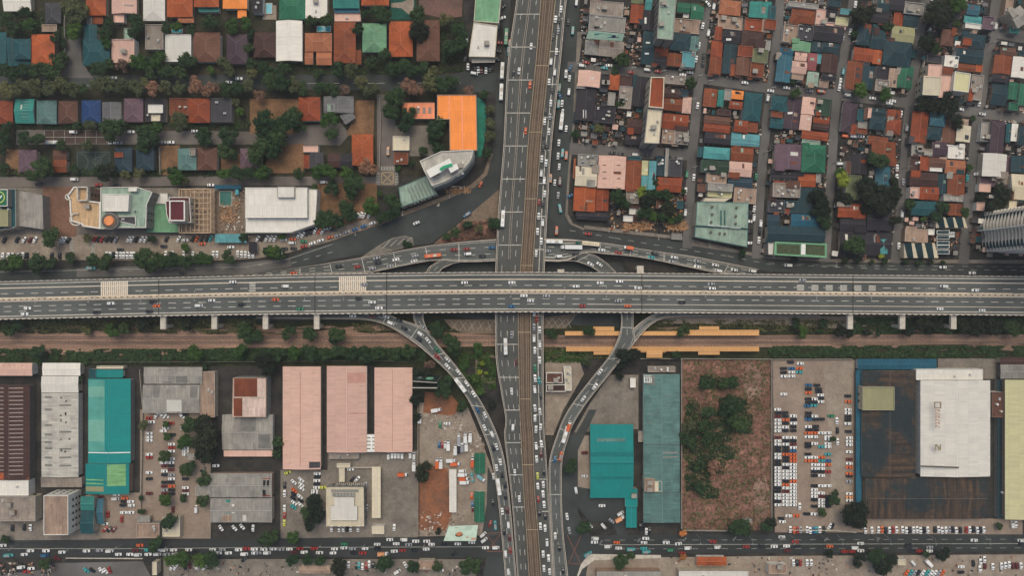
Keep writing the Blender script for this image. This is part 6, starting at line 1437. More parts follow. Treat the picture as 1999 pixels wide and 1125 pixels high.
traffic(0, 1, xn, 'x', EXP, '1812 1072 w', True); traffic(1, 1, xn, 'x', EXP, '227 1105 w v,840 1090 s,1623 1077 w,1992 1077 w', True)
traffic(2, 1, xn, 'x', EXP, '498 1106 w,685 1079 w,836 1067 w,980 1118 w,1550 1087 s,1560 1122 w', True); traffic(3, 1, xn, 'x', EXP, '267 1056 s,1367 1106 w v', True); traffic(3, 2, xn, 'x', EXP, '1612 12 w', True)
traffic(0, 2, xs_, 'x', EXP, '212 152 w,190 197 w,860 114 w,750 185 k,1217 135 o,1190 100 k,1160 178 k,1550 131 w v,1648 91 w,1880 123 k'); traffic(1, 2, xs_, 'x', EXP, '150 84 o,342 157 g,797 75 k,903 105 w,957 150 w,1990 137 b')
traffic(2, 2, xs_, 'x', EXP, '92 54 w,143 93 w,268 55 s,547 134 r,900 134 o,827 96 s,1323 107 k'); traffic(3, 2, xs_, 'x', EXP, '1340 157 w,1668 168 w')
z1 = 'on the left flyover lanes above the expressway'; z2 = 'on the left flyover lanes below the expressway'
traffic(2, 0, z1, 'y', EDSA, '147 357 w,52 550 w,138 660 o,104 1018 o,12 560 k'); traffic(1, 1, z1, 'y', EDSA, '1922 580 w B'); traffic(2, 1, z1, 'y', EDSA, '92 162 k M')
traffic(1, 2, z2, 'y', EDSA, '1943 450 w B,1990 360 s,1990 800 w'); traffic(2, 2, z2, 'y', EDSA, '28 575 m,5 1085 w v'); traffic(2, 3, z2, 'y', EDSA, '20 322 w,55 527 w')
z1 = 'right of the metro track, upper flyover'; z3 = 'right of the metro track, lower flyover'; z2 = 'right of the metro track near the expressway'
traffic(2, 0, z1, 'y', EDSA, '380 67 w,337 145 w,366 152 k,358 235 s,318 280 k,344 397 w,302 477 w v,330 560 w v,287 635 w,310 697 k,300 800 w,260 862 k,252 945 w,293 905 s,285 1023 w,243 1055 k', True)
traffic(2, 1, z2, 'y', EDSA, '238 25 k,270 15 k,230 110 w,263 142 w,226 223 w v,249 280 w v,252 383 w,209 450 r,238 465 k,206 557 w,237 608 w v,197 677 w,225 752 w,186 850 w', True)
traffic(2, 2, z2+' crossing', 'y', EDSA, '172 185 w,190 235 r,170 300 s,213 320 w,170 387 w v,214 430 w v,176 480 w,213 557 w,178 618 g,210 718 t,178 697 w,175 785 w v,220 837 k,177 930 w,216 958 w,177 1010 w,221 1078 w,185 1097 w', True)
traffic(2, 3, z3, 'y', EDSA, '227 97 w,186 112 w v,224 178 m,190 215 w,247 315 k,198 348 y,199 427 w,242 415 w,240 488 w,204 530 r,248 570 w,213 637 k,258 662 k,220 740 w,256 755 w,271 865 w v,241 957 w,283 988 w,247 1070 w,291 1095 w', True)
z1 = 'on the service road right of the upper flyover'; z2 = 'on the service road by the orange corner sheds'
traffic(2, 0, z1, 'y', 84, '500 15 w v,437 165 k,471 235 t J,418 573 w J,446 607 w,452 527 b @60,367 680 g J,441 713 w v,370 740 b @110,360 808 t J,388 803 w,382 950 w B,392 870 w,420 1000 w,363 1110 w')
traffic(2, 1, z2, 'y', 86, '357 88 w,391 65 t J,420 85 o J,366 172 w,371 285 m J,331 296 w,357 395 s,372 497 t J @100,297 262 p J,345 670 o J')
z1 = 'on the service road left of the flyover'
traffic(1, 0, z1, 'y', -94, '1917 553 w B,1910 720 w B,1948 290 g B,1975 345 o J,1967 400 t J,1650 628 k M @0,1553 682 k M,2030 560 k'); traffic(1, 1, z1, 'y', -110, '1748 310 o @-115,1642 547 b J @-146,1247 612 w @-160')
traffic(1, 1, 'on the ramp with the orange bus', 'x', NWR, '290 1003 o,642 948 k,787 953 r,905 967 s,948 920 k,938 885 s,1043 948 s,1088 898 w,1230 910 w,1238 868 s,1378 868 o B,1540 820 r,1640 815 r,1648 853 w v,1763 870 k,1837 803 b', True)
traffic(2, 1, 'on the exit ramp by the trailer trucks', 'x', NER, '327 758 w B,457 802 w L @178,360 872 w v,278 830 s,492 857 k,487 890 k,697 822 w,828 845 r,900 805 o T,1085 880 t,1110 845 k v,1262 880 w,1245 912 s,1440 910 s,1443 953 w,1583 940 w,1605 985 w v,1730 978 w,1870 987 w v', True)
traffic(2, 1, 'on the tight loop ramp', 'x', LOOP, '610 933 w,680 935 w', True)
traffic(2, 1, 'on the road below the sage hall', 'x', 175, '592 697 r'); traffic(3, 1, 'on the road above the right expressway', 'x', 178, '155 943 w v,1362 957 w,1590 1002 w,1985 990 k')
z1 = 'on the upper curved ramp beside the plaza'; z2 = 'on the lower curved ramp beside the truck yard'
traffic(1, 2, z1, 'y', SWR, '752 212 w,902 217 m,1012 217 w,1050 268 w v,1115 245 k,1155 310 k,1282 353 w v,1307 300 s,1338 403 w,1270 395 k,1410 475 g,1410 530 r,1490 552 w,1490 605 w,1575 650 w,1592 752 w B,1640 740 w,1695 822 w,1725 945 b,1783 985 w,1780 1085 w')
traffic(1, 3, z2, 'y', SWR, '1840 25 w v,1848 130 k,1874 120 w,1903 240 w,1873 285 w,1915 340 k,1890 430 w B,1940 420 k,1943 510 k,1917 625 w,1955 615 m,1965 735 w v,1932 785 k,1975 830 m,1980 930 r,1943 957 w v,1965 1100 w v')
traffic(1, 3, 'on the road beside the green truck sheds', 'y', 95, '1850 350 w,1845 555 k,1822 720 r @70,1863 730 t J,1777 847 w v @35,1768 805 w v @40')
traffic(2, 2, 'on the curved ramp over the station', 'y', SER, '685 648 w,645 762 w,554 858 w,440 1068 o T,800 490 m M', True); traffic(2, 3, 'on the curved ramp over the station', 'y', SER, '412 22 w B,378 190 o J,332 220 b,335 815 w,368 910 k,397 1085 k', True)
traffic(2, 3, 'on the road by the bright turquoise roof', 'y', -80, '427 665 w,445 775 s,565 350 w @0,565 168 m @0,497 462 w v,700 580 w @0,843 640 w v @30,840 678 p T @30,775 700 s @-40,712 740 w v @-50,610 735 w @-60,1000 745 k,1020 740 k,1045 780 w @90,1070 775 k @90')
za = 'on the lower road below the turquoise warehouse'; zb = 'on the lower road below the grey gable'; zc = 'on the lower road below the cream office'; zd = 'on the lower road approaching the flyover'
traffic(0, 3, za, 'x', 0, '1088 890 o,22 890 w,235 932 w,357 932 w,187 961 w,70 966 t J,350 967 b v,480 943 w,672 933 w,773 930 s,853 933 w v,440 990 m @-30,920 960 w,1010 960 w,1050 928 m')
traffic(0, 3, zb, 'x', 0, '1150 925 t,1075 963 w v,1152 960 w,1217 926 w,1278 926 w v,1225 958 w v,1295 960 s,1350 926 w,1365 960 w,1468 924 w,1520 935 k,1655 924 w,1730 924 s,1700 950 w,1778 950 w,1857 924 w,1920 916 r,1980 920 w,1903 957 w v,1985 950 w')
traffic(1, 3, zc, 'x', 0, '60 920 w,131 918 w,192 920 s,258 920 w,340 915 r,452 915 r,610 918 w,683 910 w,750 915 s,848 915 w,15 950 s,85 947 w v,290 945 m,374 944 w,494 947 w,598 950 w,760 950 k,830 950 r,685 880 g @180')
traffic(1, 3, zd, 'x', 0, '945 915 k,990 953 p T,1076 936 w,1140 930 r,1235 930 k,1325 920 w,942 882 w @180,1040 845 w @180,1090 878 w @180,1150 845 w v @180,1187 883 s @180,1242 858 w @180,1328 858 w @180,1365 882 w @180,1460 880 k @180,1570 878 w @180,1678 866 w @180,1787 908 w,1867 907 w v,1545 955 k @40')
ze = 'on the lower road right of the flyover'; zf = 'on the lower road below the parking lot'
traffic(2, 3, ze, 'x', 0, '645 835 w v @180,640 865 w @180,745 897 w v,815 868 o @180,830 912 w,925 920 t J,1040 836 w @180,1027 868 w @180,1025 915 t,1045 938 t J,1200 868 w @180,1235 925 g v,1295 877 w @190,1368 910 w v,1325 950 r,1565 860 r @180,1600 903 w v,1825 900 r,1945 895 k,590 955 t J @30')
traffic(3, 3, zf, 'x', 0, '47 898 w,143 895 w,150 932 m,105 825 w @180,210 862 r @180,230 897 k,480 898 o,720 875 w @180,675 908 w v,595 938 r,655 938 r,722 932 w,1180 935 r,1120 935 k,1258 935 w,1605 850 w @180,1970 850 w v @180,1095 890 k,1260 905 s,1980 875 k')
traffic(0, 0, 'along the villa streets', 'x', 0, '883 603 w,1860 610 w,1783 638 w,572 1028 w v,1020 1025 w,1515 1020 w,430 1112 w B,870 1110 w,925 1112 s,1330 1107 w,1268 1107 s')
traffic(0, 1, 'on the side street above the commercial strip', 'x', 0, '580 272 w v,765 313 r,297 308 k,1640 315 w,910 318 k'); traffic(1, 1, 'on the side street above the commercial strip', 'x', 0, '527 294 w v,1028 50 p J @90')
traffic(0, 1, 'driving between the parking rows', 'x', 0, '935 820 k,1273 793 k,1575 773 o,1797 800 w,712 965 t J,1420 1000 k,1445 800 w')
zg = 'in the cross street by the orange tower'
traffic(2, 0, zg, 'x', -6, '545 510 w v,578 484 r,690 495 k,755 508 w,720 527 t,925 562 r,1053 543 w v,1135 553 r,1330 580 w,1385 563 s,1815 642 w')
traffic(2, 0, 'in the narrow lane right of the orange tower', 'y', 80, '1525 25 w @130,1570 47 w v,1550 200 k,1485 195 w,1528 253 w v,1455 350 w,1493 430 k,1488 490 k,1433 455 w,1445 820 w,1990 760 w v,560 210 k @0')
traffic(3, 0, 'in the crowded right-hand cross street', 'x', -7, '145 682 w,325 705 s,412 712 o J,620 740 w v,815 763 w,970 785 w,945 803 w,955 827 k,1500 850 w,1670 887 w,20 705 w,665 1062 w v,725 1062 w,600 1060 o v')
traffic(3, 0, 'in the steep right-hand lanes', 'y', 80, '640 243 w,580 283 w,680 30 w,563 630 w,555 680 w,583 553 l v,1035 885 w,1077 995 s v,1645 800 w,1718 300 k,1155 195 w,1770 200 w v')
traffic(2, 1, 'in the street above the corner block', 'x', -3, '780 65 k,845 75 k,962 80 w v,1052 83 k,1138 93 k,1215 98 k,1288 106 k'); traffic(2, 1, 'in the lanes beside the sage hall', 'y', 84, '1360 230 g v,1415 255 w,1352 360 w,1350 480 k,1348 530 w v,1348 410 m,1900 250 g,1885 500 w,1853 540 k,1882 570 w v,1848 600 w @0,1847 680 k @0,1845 768 w @0,1935 615 w v,1930 680 k,1922 745 w,450 400 b @30')
traffic(3, 1, 'in the lanes near the high-rise', 'y', 85, '560 150 w v @0,1018 790 w,1040 540 w v,1005 180 w,1003 255 w,1052 290 s,1552 260 t,1545 350 k,1630 230 w @0,1430 715 w v @0,1430 690 w v @0')
zp = 'in the slanted parking row below the helipad strip'
traffic(0, 1, zp, 'x', 62, '30 745 k,130 742 k,185 742 w,230 742 m,270 742 w,475 742 w,500 742 w,530 745 k'); zp = 'in the slanted parking row below the maroon tower'
traffic(0, 1, zp, 'x', 62, '735 735 r,765 738 k,790 740 r,830 738 k,865 738 k,900 740 s,1000 738 w,1025 738 w,1060 740 k,1100 738 w,1130 740 w,1295 735 k,1390 735 w,1440 745 w @0,1500 735 k,1530 735 o,1570 735 k,1610 735 k,1640 730 t')
zp = 'in the straight parking row above the lower hedge'
traffic(0, 1, zp, 'x', 90, '20 868 w,62 868 w,95 868 w,140 868 s,175 865 w,205 865 k,400 868 k,460 868 k,520 868 k,828 862 w,855 862 w,880 862 k,908 862 w,938 862 w,962 862 w,990 862 w,1018 862 w,1040 862 w,1290 855 w,1340 855 w,1430 855 w,1500 858 w,1560 855 k,1660 855 w,1690 855 w,1850 852 w,1880 855 w,1910 857 w,1940 860 w,1970 860 w')
zp = 'parked beside the white mall'
traffic(1, 1, zp, 'x', 62, '10 735 w,45 732 k,80 732 w,115 730 w,145 732 w,330 708 w,362 703 w,397 690 k,428 680 k,460 670 w,490 675 o,517 675 w,785 555 w,815 548 w,840 552 w,880 552 w')
traffic(1, 1, zp, 'x', 18, '212 742 w @0,285 738 o @0,283 767 w v @0,368 755 g @0,370 795 r,437 770 w,500 748 w,573 722 o,637 708 s,703 682 s,770 660 b,837 637 b,905 612 w,80 812 k @0,150 812 r @0,220 812 k @0,290 810 k @0,560 655 w @0,600 665 k @0')
zq = 'in the warehouse car park'
traffic(0, 2, zq, 'y', 0, '1160 1010 r,1215 990 w @60,1262 990 w @-45,1295 988 w @-45,1415 992 w @-45,1440 985 k,1330 1050 r,1290 1085 w,1270 1110 w,1430 1090 w,1180 1040 w')
traffic(0, 3, zq, 'y', 0, '1160 15 w,1160 45 w,1160 70 w,1160 180 w,1160 205 r,1160 322 w,1160 370 k,1160 485 m,1270 245 w,1280 270 m,1280 310 w,1280 340 k,1280 398 k,1280 428 m,1280 458 s,1280 487 m,1340 25 k,1335 100 w,1335 128 r,1335 155 w,1335 215 w,1330 243 w,1330 270 k,1330 300 m,1335 340 s,1335 370 w,1330 398 k,1335 428 o,1335 458 k,1335 487 k,1443 130 w,1443 155 w,1443 180 w,1443 370 k,1443 440 w,1443 460 m,1443 490 w,1680 268 w,1580 298 k @40,1345 610 m @90,1528 605 w v @90')
traffic(0, 3, 'in the yard below the turquoise warehouse', 'x', 0, '905 495 w,900 525 w v,970 522 o,963 548 k,1015 548 w,955 577 k,1022 577 w,960 633 w,1018 633 w,838 648 r @90,945 685 r @90,780 515 m,815 720 w,815 765 r @50,850 765 k @50,885 765 m @50,93 755 k @90,185 750 k @90,235 750 w @90,1720 755 w @-60,1825 755 w @-50,1885 745 w @-50,1970 755 w @90,670 1085 t @-40,715 1085 k @-40,785 1085 w @-50,820 1090 w @-50,850 1085 r @-70,1335 1060 w @60,1365 1060 w @60,1440 1055 k @90,1475 1050 m @90,1530 1060 w v @-60,1590 1060 w @60,1900 1000 k @40,165 1060 w v,200 1095 r,160 1085 k,240 1070 w')
traffic(1, 3, 'in the small lot right of the grey gable', 'y', -40, '245 322 y @20,220 420 k @90,220 485 w @90,220 600 w @90,220 655 r @90,218 715 y @90,292 395 w,350 378 w,352 415 w,352 445 w,295 460 o,340 508 w,292 490 k,288 522 k,345 540 k,295 558 w,345 572 w,290 590 t,475 330 w @0,475 355 k @0,472 385 w @0,472 412 k @0,470 438 w @0,520 438 y @0,455 465 w @0,455 485 w @0')
traffic(1, 3, 'around the square cream office', 'x', 90, '735 296 w @0,750 372 k @45,787 372 w @45,855 420 s,863 595 s,587 758 w,645 758 w,677 758 w,707 758 k,735 758 w,792 758 w,1075 750 w,1030 190 w v,1060 182 w v,1085 182 w v,1110 182 w v,1137 185 w v,1200 182 w v,1230 190 w v,1230 265 w T,1145 335 o T @0,720 1040 w,780 1050 k,800 1045 t,828 1055 w,857 1050 r,880 1035 w,908 1040 k,1163 1042 w @-60,1100 1095 w v @30,1435 1085 w @0')
traffic(1, 2, 'in the truck yard', 'y', 10, '1405 945 w T,1275 1005 w T @90,1433 1060 g @90,1487 1052 w @0')
traffic(1, 3, 'in the truck yard', 'y', 90, '1425 105 b,1450 105 r,1472 105 w v,1497 105 w T,1552 140 w T,1580 55 s T,1580 125 k T,1630 45 w T,1605 115 s T,1637 110 w T,1668 40 w T,1410 245 o T,1440 245 w T,1522 225 w T @0,1555 252 o T @0,1685 235 o T,1605 308 w v @0,1613 335 w T @0,1620 367 o T @0,1627 395 w T @0,1683 355 t J @100,1755 362 l T @-40,1678 505 o,1685 570 b,1688 600 m')
zk = 'in the parking row under the rust-patched roof'
traffic(3, 3, zk, 'x', 90, ','.join(f'{u} {765+(i*7) % 9} {c}' for i, (u, c) in enumerate(zip((172, 203, 230, 252, 303, 328, 352, 375, 402, 435, 757, 808, 860, 887, 917, 945, 975, 1000, 1047, 1077, 1102, 1132, 1160, 1187, 1217, 1243, 1300, 1327, 1355, 1385, 1412, 1440, 1465, 1500, 1545, 1570, 1600, 1630, 1655, 1680), 'worswwbtwkwwwokwrwwwkwwwkwkwwwskwkrwkwkw'))))
zl2 = 'in the beige parking lot'
traffic(3, 2, zl2, 'y', 180, '175 573 k,250 583 w,120 622 k,182 622 b,245 621 o,120 653 k,183 651 w,243 650 t,123 683 w,183 682 w,315 753 b,380 753 k,313 783 k,392 783 k,315 812 o,395 805 k,408 830 w,313 860 k,358 860 w,410 855 k,315 888 k,360 885 k,410 881 w,305 915 b,357 910 t,121 823 w,620 837 k,623 880 o,622 943 w,622 970 w,622 998 k,622 1025 k,620 1053 w,625 1115 k,73 942 w,75 970 k,130 968 k,75 997 m,133 995 k,195 992 w,75 1025 w,138 1023 o,198 1022 k,75 1052 w,135 1050 k,198 1050 w,75 1082 w,135 1080 w,195 1078 k,75 1110 w,133 1108 k,195 1108 k,313 970 k,312 997 k,362 995 w,313 1020 b,368 1020 k,415 1018 k,490 993 g,535 1030 w @90,540 1105 k @90,313 1077 w,370 1075 k,320 1103 k,370 1103 k')
lot = []
for i, rr in enumerate(('mww', 'wkk', 'wwm', 'kkw', 'kkb', 'woo', 'wko', 'kko', 'kww', 'wkw', 'www', 'www', 'www', 'wko', 'wow', 'kww', 'kmw', 'www', 'www', 'kww', 'www')):
    for x, cc in zip((75, 137, 195), rr): lot.append(f'{x} {48+i*26.3} {cc}')
for v, rr in ((12, 'ooww'), (42, 'ww.w'), (60, '...w'), (95, 'kw.w'), (120, 'k.tw'), (178, 'k..t'), (203, 'wwo.'), (230, 'ootb'), (260, '.wwo'), (290, '.ww.'), (315, '.kkr'), (345, '.kw.'), (425, '.kww'), (455, '.w..'), (482, '.ww.'), (508, '.wmk'), (535, '.kwk'), (560, '..wk'), (585, '.kwk')):
    for x, cc in zip((310, 360, 415, 465), rr):
        if cc != '.': lot.append(f'{x} {v} {cc}')
for v, cc in zip((50, 78, 105, 160, 218, 250, 280, 330, 350, 390, 487, 515, 540), 'wwwwmwookswpw'): lot.append(f'632 {v} {cc}')
lot += ['100 680 k', '110 705 w', '160 660 w', '220 658 o', '300 645 k', '357 645 w', '245 585 w @90', '480 740 w @60', '500 740 k @60', '540 80 w @90']
traffic(3, 3, zl2, 'y', 180, ','.join(lot))
traffic(3, 3, 'in the lots along the lower right edge', 'x', 90, '197 1025 w,225 1025 k,252 1025 r,303 1025 w,335 1025 w,1600 1030 k,1655 1020 w,1685 1000 w,1650 1075 w,1690 1050 m,1750 1055 w,1818 1050 w,1848 1045 w,1878 1040 w,1910 1050 m,1940 1050 m,1970 1050 w,1505 1057 w @0,1505 1100 k @0,1080 1105 o @50,1110 1105 t @50,1140 1105 s @50,1170 1105 k @50,1205 1105 w @50,1240 1105 t @50,1270 1105 w @50,1300 1105 w @50,1330 1105 s @50,1360 1105 o @50,1130 1030 w v @-50,1250 1030 w T @-45,1900 725 w v,1930 725 w')
traffic(1, 0, 'parked around the white flat-roofed block', 'x', 90, '1650 515 w,1705 520 k,1730 540 w,1755 540 m,1790 545 w,1820 530 k,1838 515 k,1700 570 w v @-10,1875 455 k @-30,1885 395 k @0,1895 330 r @0,1920 135 w @20,1925 50 k @40,1640 300 w,1630 450 k @70')
# the remaining cars of the packed lots: one object
if EXTRA:
    mb = MB(); src = VP['car'][0]; cols = list(CC)
    for X, Y, h, a, c in EXTRA:
        ca, sa = math.cos(a)*1.04, math.sin(a)*1.04; ci = cols.index(c)
        i0 = len(mb.v)
        mb.v += [(X+ca*v.co.x-sa*v.co.y*1.06, Y+sa*v.co.x+ca*v.co.y*1.06, h+.02+v.co.z) for v in src.vertices]
        for p in src.polygons: mb.f.append([i0+i for i in p.vertices]); mb.m.append(ci if p.material_index == 0 else len(cols))
        for nm, d in VP['car'][1]:
            i0 = len(mb.v); mb.v += [(X+ca*v.co.x-sa*v.co.y*1.06, Y+sa*v.co.x+ca*v.co.y*1.06, h+.03+v.co.z) for v in d.vertices]
            for p in d.polygons: mb.f.append([i0+i for i in p.vertices]); mb.m.append(len(cols)+1)
    tag(mb.build('parked_cars', [PAINT[c] for c in cols]+[M_black, M_wind]), 'packed rows of cars in the lots below the railway', 'parked cars', None, 'stuff')
# truck whose trailer roof carries lettering
tx = link('trailer_truck', VP['trailer_truck'][0], None, P(1148, 476, NER.locate(1148, 476)[0]+1), math.pi-.09)
tag(tx, 'cream trailer truck with dark lettering along its roof and a green cab', 'trailer truck')
tx.location.z -= .98
tx.material_slots[0].link = 'OBJECT'; tx.material_slots[0].material = PAINT['p'] if False else plain('trailer_cream', (214, 200, 170))
cb_ = link('cab', VP['trailer_truck'][1][0][1], tx); cb_.material_slots[0].link = 'OBJECT'; cb_.material_slots[0].material = plain('cab_green', (44, 84, 72)); cb_.location.x = 1.2
mb = MB(); r_ = random.Random(5)
for x0, n in ((3.2, 3), (.6, 4), (-2.8, 5)):
    for k in range(n):
        x = x0-k*.75
        mb.box(x, .35, 3.8, .5, .16, .03); mb.box(x-.2+.4*(k % 2), 0, 3.8, .14, .8, .03)
        if k % 2 == 0: mb.box(x, -.3, 3.8, .5, .16, .03)
mb.build('letter_stroke', [plain('ink_brown', (84, 70, 48))], tx)

# ------------------------------------------------------------------ lamps and poles
def lamp_data(arms, h, reach):
    m = MB(); m.cyl((0, 0, 0), (0, 0, h), .16, .09, 6)
    return m.data('pole', [M_metal])
LP = lamp_data(2, 9, 2.6)
am = MB(); am.cyl((0, 0, 9), (0, 3.0, 9.4), .08, .06, 5); am.bar((0, 2.4, 9.3), (0, 3.6, 9.45), .42, .18); LA = am.data('arm', [M_metal, M_white])
def lamp(px, py, h, ang, zone, axis, both=True):
    X, Y, _ = P(px, py, h); r = empty('street_lamp', (X, Y, h), ang)
    link('pole', LP, r); link('lamp_arm', LA, r)
    if both: link('lamp_arm', LA, r, None, math.pi)
    finish(r, 'double-armed street lamp' if both else 'single-armed street lamp', zone, axis, px, py, 1, 'street lamp', 'street lamps')
for x in (89, 190, 290, 393, 496, 603, 678, 753, 823, 896): lamp(x, EXP.px[0][1]*0+(576 if x > 600 else 582-x*.012), 14.2, 0, 'on the expressway median left of the flyover', 'x')
for x in (997, 1100, 1180, 1262, 1369, 1475, 1581, 1686, 1791, 1893, 1977): lamp(x, 570 if x < 1500 else 573, 14.2, 0, 'on the expressway median right of the flyover', 'x')
for x in (470, 560, 700, 790, 880): lamp(x, [498, 488, 452, 414, 380][(470, 560, 700, 790, 880).index(x)], 0, math.pi, 'along the bending service road', 'x', False)
for x in (1185, 1280, 1378, 1500, 1620): lamp(x, 446+(x-1185)*.15, 0, math.pi, 'along the road below the sage hall', 'x', False)
for x in (1360, 1460, 1540, 1632, 1724, 1810, 1914): lamp(x, 1044, 0, math.pi, 'along the lower road right of the scrub field', 'x', False)
pm = MB(); pm.cyl((0, 0, 0), (0, 0, 10), .2, .14, 6); PD = pm.data('pole', [plain('pole_wood', (110, 104, 96))])
ca = MB()
for z in (8.4, 9.2, 9.8): ca.bar((-1.6, 0, z), (1.6, 0, z), .14, .14)
CD = ca.data('cross_arm', [M_metal])
tm = MB(); tm.cyl((.4, 0, 7), (.4, 0, 8.1), .3, .3, 8); TD = tm.data('transformer', [M_metal])
def upole(px, py, ang, zone, axis, tf=False):
    X, Y, _ = P(px, py, 0); r = empty('utility_pole', (X, Y, 0), ang); link('pole', PD, r); link('cross_arm', CD, r)
    if tf: link('transformer', TD, r)
    finish(r, 'transformer pole' if tf else 'utility pole', zone, axis, px, py, 1, 'utility pole', 'utility poles')
for x, y in ((40, 1062), (150, 1064), (240, 1062), (335, 1062), (440, 1093), (520, 1064), (630, 1060), (715, 1058), (830, 1058)): upole(x, y, .9, 'along the lower road left of the flyover', 'x', x in (240, 630))
for x, y in ((1170, 1049), (1243, 1046), (1330, 1044), (1425, 1043), (1515, 1043), (1600, 1044), (1700, 1044), (1980, 1046)): upole(x, y, .9, 'along the lower road right of the flyover', 'x', x in (1243, 1700))
for x, y in ((1128, 132), (1160, 134), (1233, 140), (1360, 155), (1380, 165), (1290, 146), (1348, 200), (1350, 330), (1340, 420)): upole(x, y, .2, 'in the lanes round the orange tower', 'y', x == 1233)
for x, y in ((1500, 178), (1640, 192), (1655, 90), (1790, 90), (1775, 210), (1925, 90), (1908, 225), (1624, 320), (1760, 330), (1890, 340), (1892, 445), (1490, 300)): upole(x, y, .2, 'along the far right-hand lanes', 'x', x in (1640, 1908))

# ------------------------------------------------------------------ tin shacks in the gaps of the crowded blocks
sr = random.Random(21); HZ = [t for t in ITEMS if t[0]['category'] == 'house' and t[4] > 1115]
SX = [[(1383, -40), (1376, 40), (1366, 140), (1356, 250), (1351, 300), (1346, 400), (1341, 485)], [(1526, -40), (1518, 60), (1506, 160), (1496, 240), (1487, 330), (1481, 420), (1476, 505)], [(1672, -40), (1652, 80), (1638, 150), (1630, 220), (1622, 340), (1616, 420), (1612, 512)], [(1812, -40), (1796, 60), (1782, 160), (1772, 230), (1764, 330), (1756, 420), (1746, 514)], [(1950, -40), (1936, 70), (1922, 150), (1908, 230), (1897, 330), (1888, 420), (1880, 516)], [(1108, 130), (1240, 138), (1360, 152), (1500, 172), (1640, 186), (1780, 202), (1920, 222), (2080, 238)], [(1112, 290), (1200, 296), (1350, 302)], [(1935, 62), (2080, 86)]]
def street_dist(x, y):
    best = 1e9
    for l in SX:
        for (ax, ay), (bx, by) in zip(l, l[1:]):
            t = max(0, min(1, ((x-ax)*(bx-ax)+(y-ay)*(by-ay))/((bx-ax)**2+(by-ay)**2))); best = min(best, math.hypot(x-ax-t*(bx-ax), y-ay-t*(by-ay)))
    return best
ns = 0
for _ in range(9000):
    if ns >= 210: break
    x, y = sr.uniform(1140, 1995), sr.uniform(2, 498)
    if x < 1340 and y > 425 or (x < 1480 and y > 470): continue
    w, d = sr.uniform(5, 12), sr.uniform(5, 10)
    if street_dist(x, y) < 10+max(w, d)/2: continue
    if any(x-w/2 < b[2]+1 and x+w/2 > b[0]-1 and y-d/2 < b[3]+1 and y+d/2 > b[1]-1 for b in OCC): continue
    z = min(HZ, key=lambda t: (t[4]-x)**2+(t[5]-y)**2)
    house(sr.choice(['dgrey', 'brown', 'rust', 'conc', 'tan', 'lgrey', 'dteal', 'black', 'dbrown', 'grey', 'pink', 'teal', 'white']), sr.choice('ssf'), x-w/2, y-d/2, x+w/2, y+d/2, 'shack', z[2], 'y', sr.uniform(2.4, 4.2), sr.choice([4, 6, 7]), None, 0)
    ns += 1
# loose building rubbish and stacked goods nobody could count
def rubble(label, areas, n, cols, seed, lim=.95, avoid=True):
    r = random.Random(seed); mb = MB(); mats = [plain('rubble_%d_%d_%d' % c, c, .15) for c in cols]; k = 0; tries = 0
    while k < n and tries < n*12:
        tries += 1; x0, y0, x1, y1 = r.choice(areas); x, y = r.uniform(x0, x1), r.uniform(y0, y1)
        if avoid and (street_dist(x, y) < 9 or any(b[0]-.5 < x < b[2]+.5 and b[1]-.5 < y < b[3]+.5 for b in OCC)): continue
        if mnoise.noise(Vector((x*.06, y*.06, seed))) < -.1: continue
        p = P(x, y, 0); s = r.uniform(.3, lim); mb.box(p[0], p[1], 0, s*r.uniform(.8, 2.6), s, r.uniform(.2, 1.3), r.uniform(-.4, .4)+(1.57 if r.random() < .4 else 0), r.randrange(len(mats))); k += 1
    tag(mb.build('rubble', mats), label, 'rubble', None, 'stuff')
MIX = [(60, 56, 54), (150, 138, 124), (196, 188, 174), (120, 74, 52), (44, 60, 62), (92, 84, 76), (170, 132, 110), (38, 36, 38)]
rubble('rubbish, crates and washing lines in the gaps between the crowded houses', [(1135, 5, 1345, 128), (1128, 150, 1345, 285), (1385, 0, 1500, 160), (1380, 180, 1485, 440), (1530, 0, 1640, 170), (1510, 200, 1620, 420), (1680, 0, 1780, 190), (1640, 215, 1755, 500), (1810, 0, 1920, 200), (1780, 240, 1890, 500), (1930, 100, 1998, 400)], 3800, MIX, 31)
rubble('broken timber and tin around the shacks behind the orange corner sheds', [(1190, 375, 1335, 452)], 420, MIX+[(190, 140, 96)]*3, 32)
rubble('rubble strewn over the truck yard and demolition ground', [(828, 806, 905, 845), (430, 368, 478, 458), (900, 843, 945, 900), (815, 1000, 940, 1046)], 420, [(170, 160, 146), (140, 122, 106), (110, 92, 80), (200, 192, 180)], 33, .9)
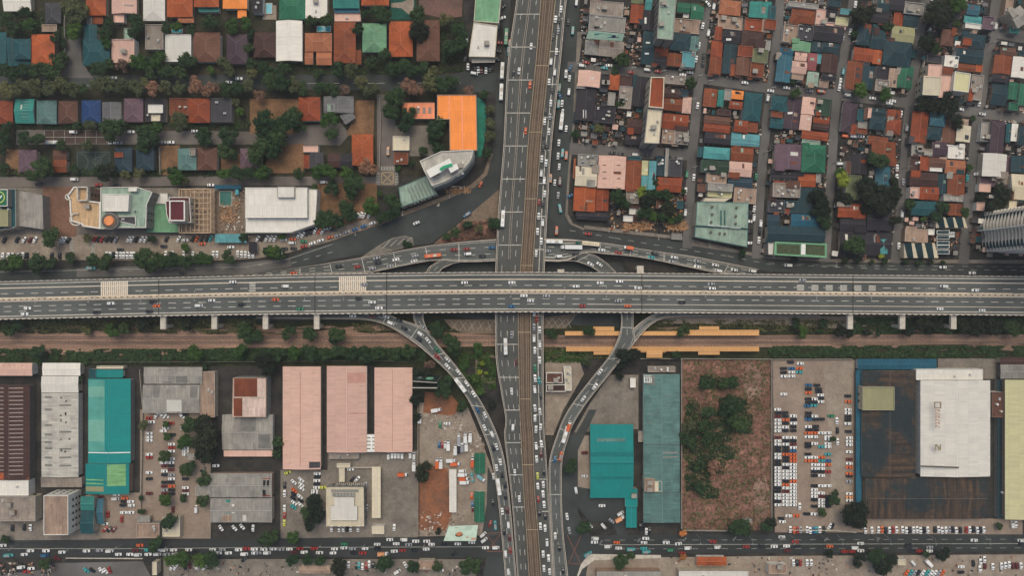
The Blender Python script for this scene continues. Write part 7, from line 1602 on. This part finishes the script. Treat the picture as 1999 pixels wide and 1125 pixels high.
rubble('goods and clutter along the bottom edge yards', [(320, 1096, 920, 1124), (1300, 1088, 1990, 1124), (0, 1100, 110, 1124), (872, 364, 914, 371), (800, 396, 858, 402)], 700, MIX, 34)
# ------------------------------------------------------------------ labels that single each thing out
ORD = ['', 'first', 'second', 'third', 'fourth', 'fifth', 'sixth', 'seventh', 'eighth', 'ninth', 'tenth', 'eleventh', 'twelfth', 'thirteenth', 'fourteenth', 'fifteenth', 'sixteenth', 'seventeenth', 'eighteenth', 'nineteenth', 'twentieth'] + [f'{i}th' for i in range(21, 80)]
groups = {}
for it in ITEMS: groups.setdefault((it[1], it[2]), []).append(it)
seen = {}
for (words, zone), its in groups.items():
    axis = its[0][3]; n = len(its)
    its.sort(key=lambda t: t[4] if axis == 'x' else t[5])
    for i, (o, w, z, ax, px, py, sz) in enumerate(its):
        if n == 1: s = f'{w} {z}'
        elif n == 2 and its[0][0]['category'] in ('house', 'villa', 'tree', 'warehouse', 'shed') and max(t[6] for t in its) > 1.6*min(t[6] for t in its):
            s = f"{'larger' if sz == max(t[6] for t in its) else 'smaller'} of two {w}s {z}"
        else:
            s = f"{ORD[i+1]} {w} from the {'left' if ax == 'x' else 'top'} {z}"
        assert s not in seen, s
        seen[s] = 1; o['label'] = s
        if 'group' not in o and n >= 1: o['group'] = f"{o['category']}s {z}"
too = [s for s in seen if len(s.split()) > 16]
print('SHACKS', ns, 'ITEMS', len(ITEMS), 'long labels', len(too), too, 'cars', NCAR[0], 'extra', len(EXTRA))

# ------------------------------------------------------------------ thin haze, added to lift the blacks
hm = bpy.data.materials.new('haze'); hm.use_nodes = True; t = hm.node_tree; t.nodes.remove(t.nodes['Principled BSDF'])
pv = t.nodes.new('ShaderNodeVolumePrincipled'); pv.inputs['Color'].default_value = (.88, .9, .88, 1); pv.inputs['Density'].default_value = .00013; pv.inputs['Anisotropy'].default_value = .2
t.links.new(pv.outputs[0], t.nodes['Material Output'].inputs['Volume'])
mb = MB(); mb.box(0, 0, -1.0, 13000, 13000, 456, 0, 0, True); tag(mb.build('haze', [hm]), 'thin pale added haze that lifts the dark tones over the whole district', 'haze', None, 'stuff')
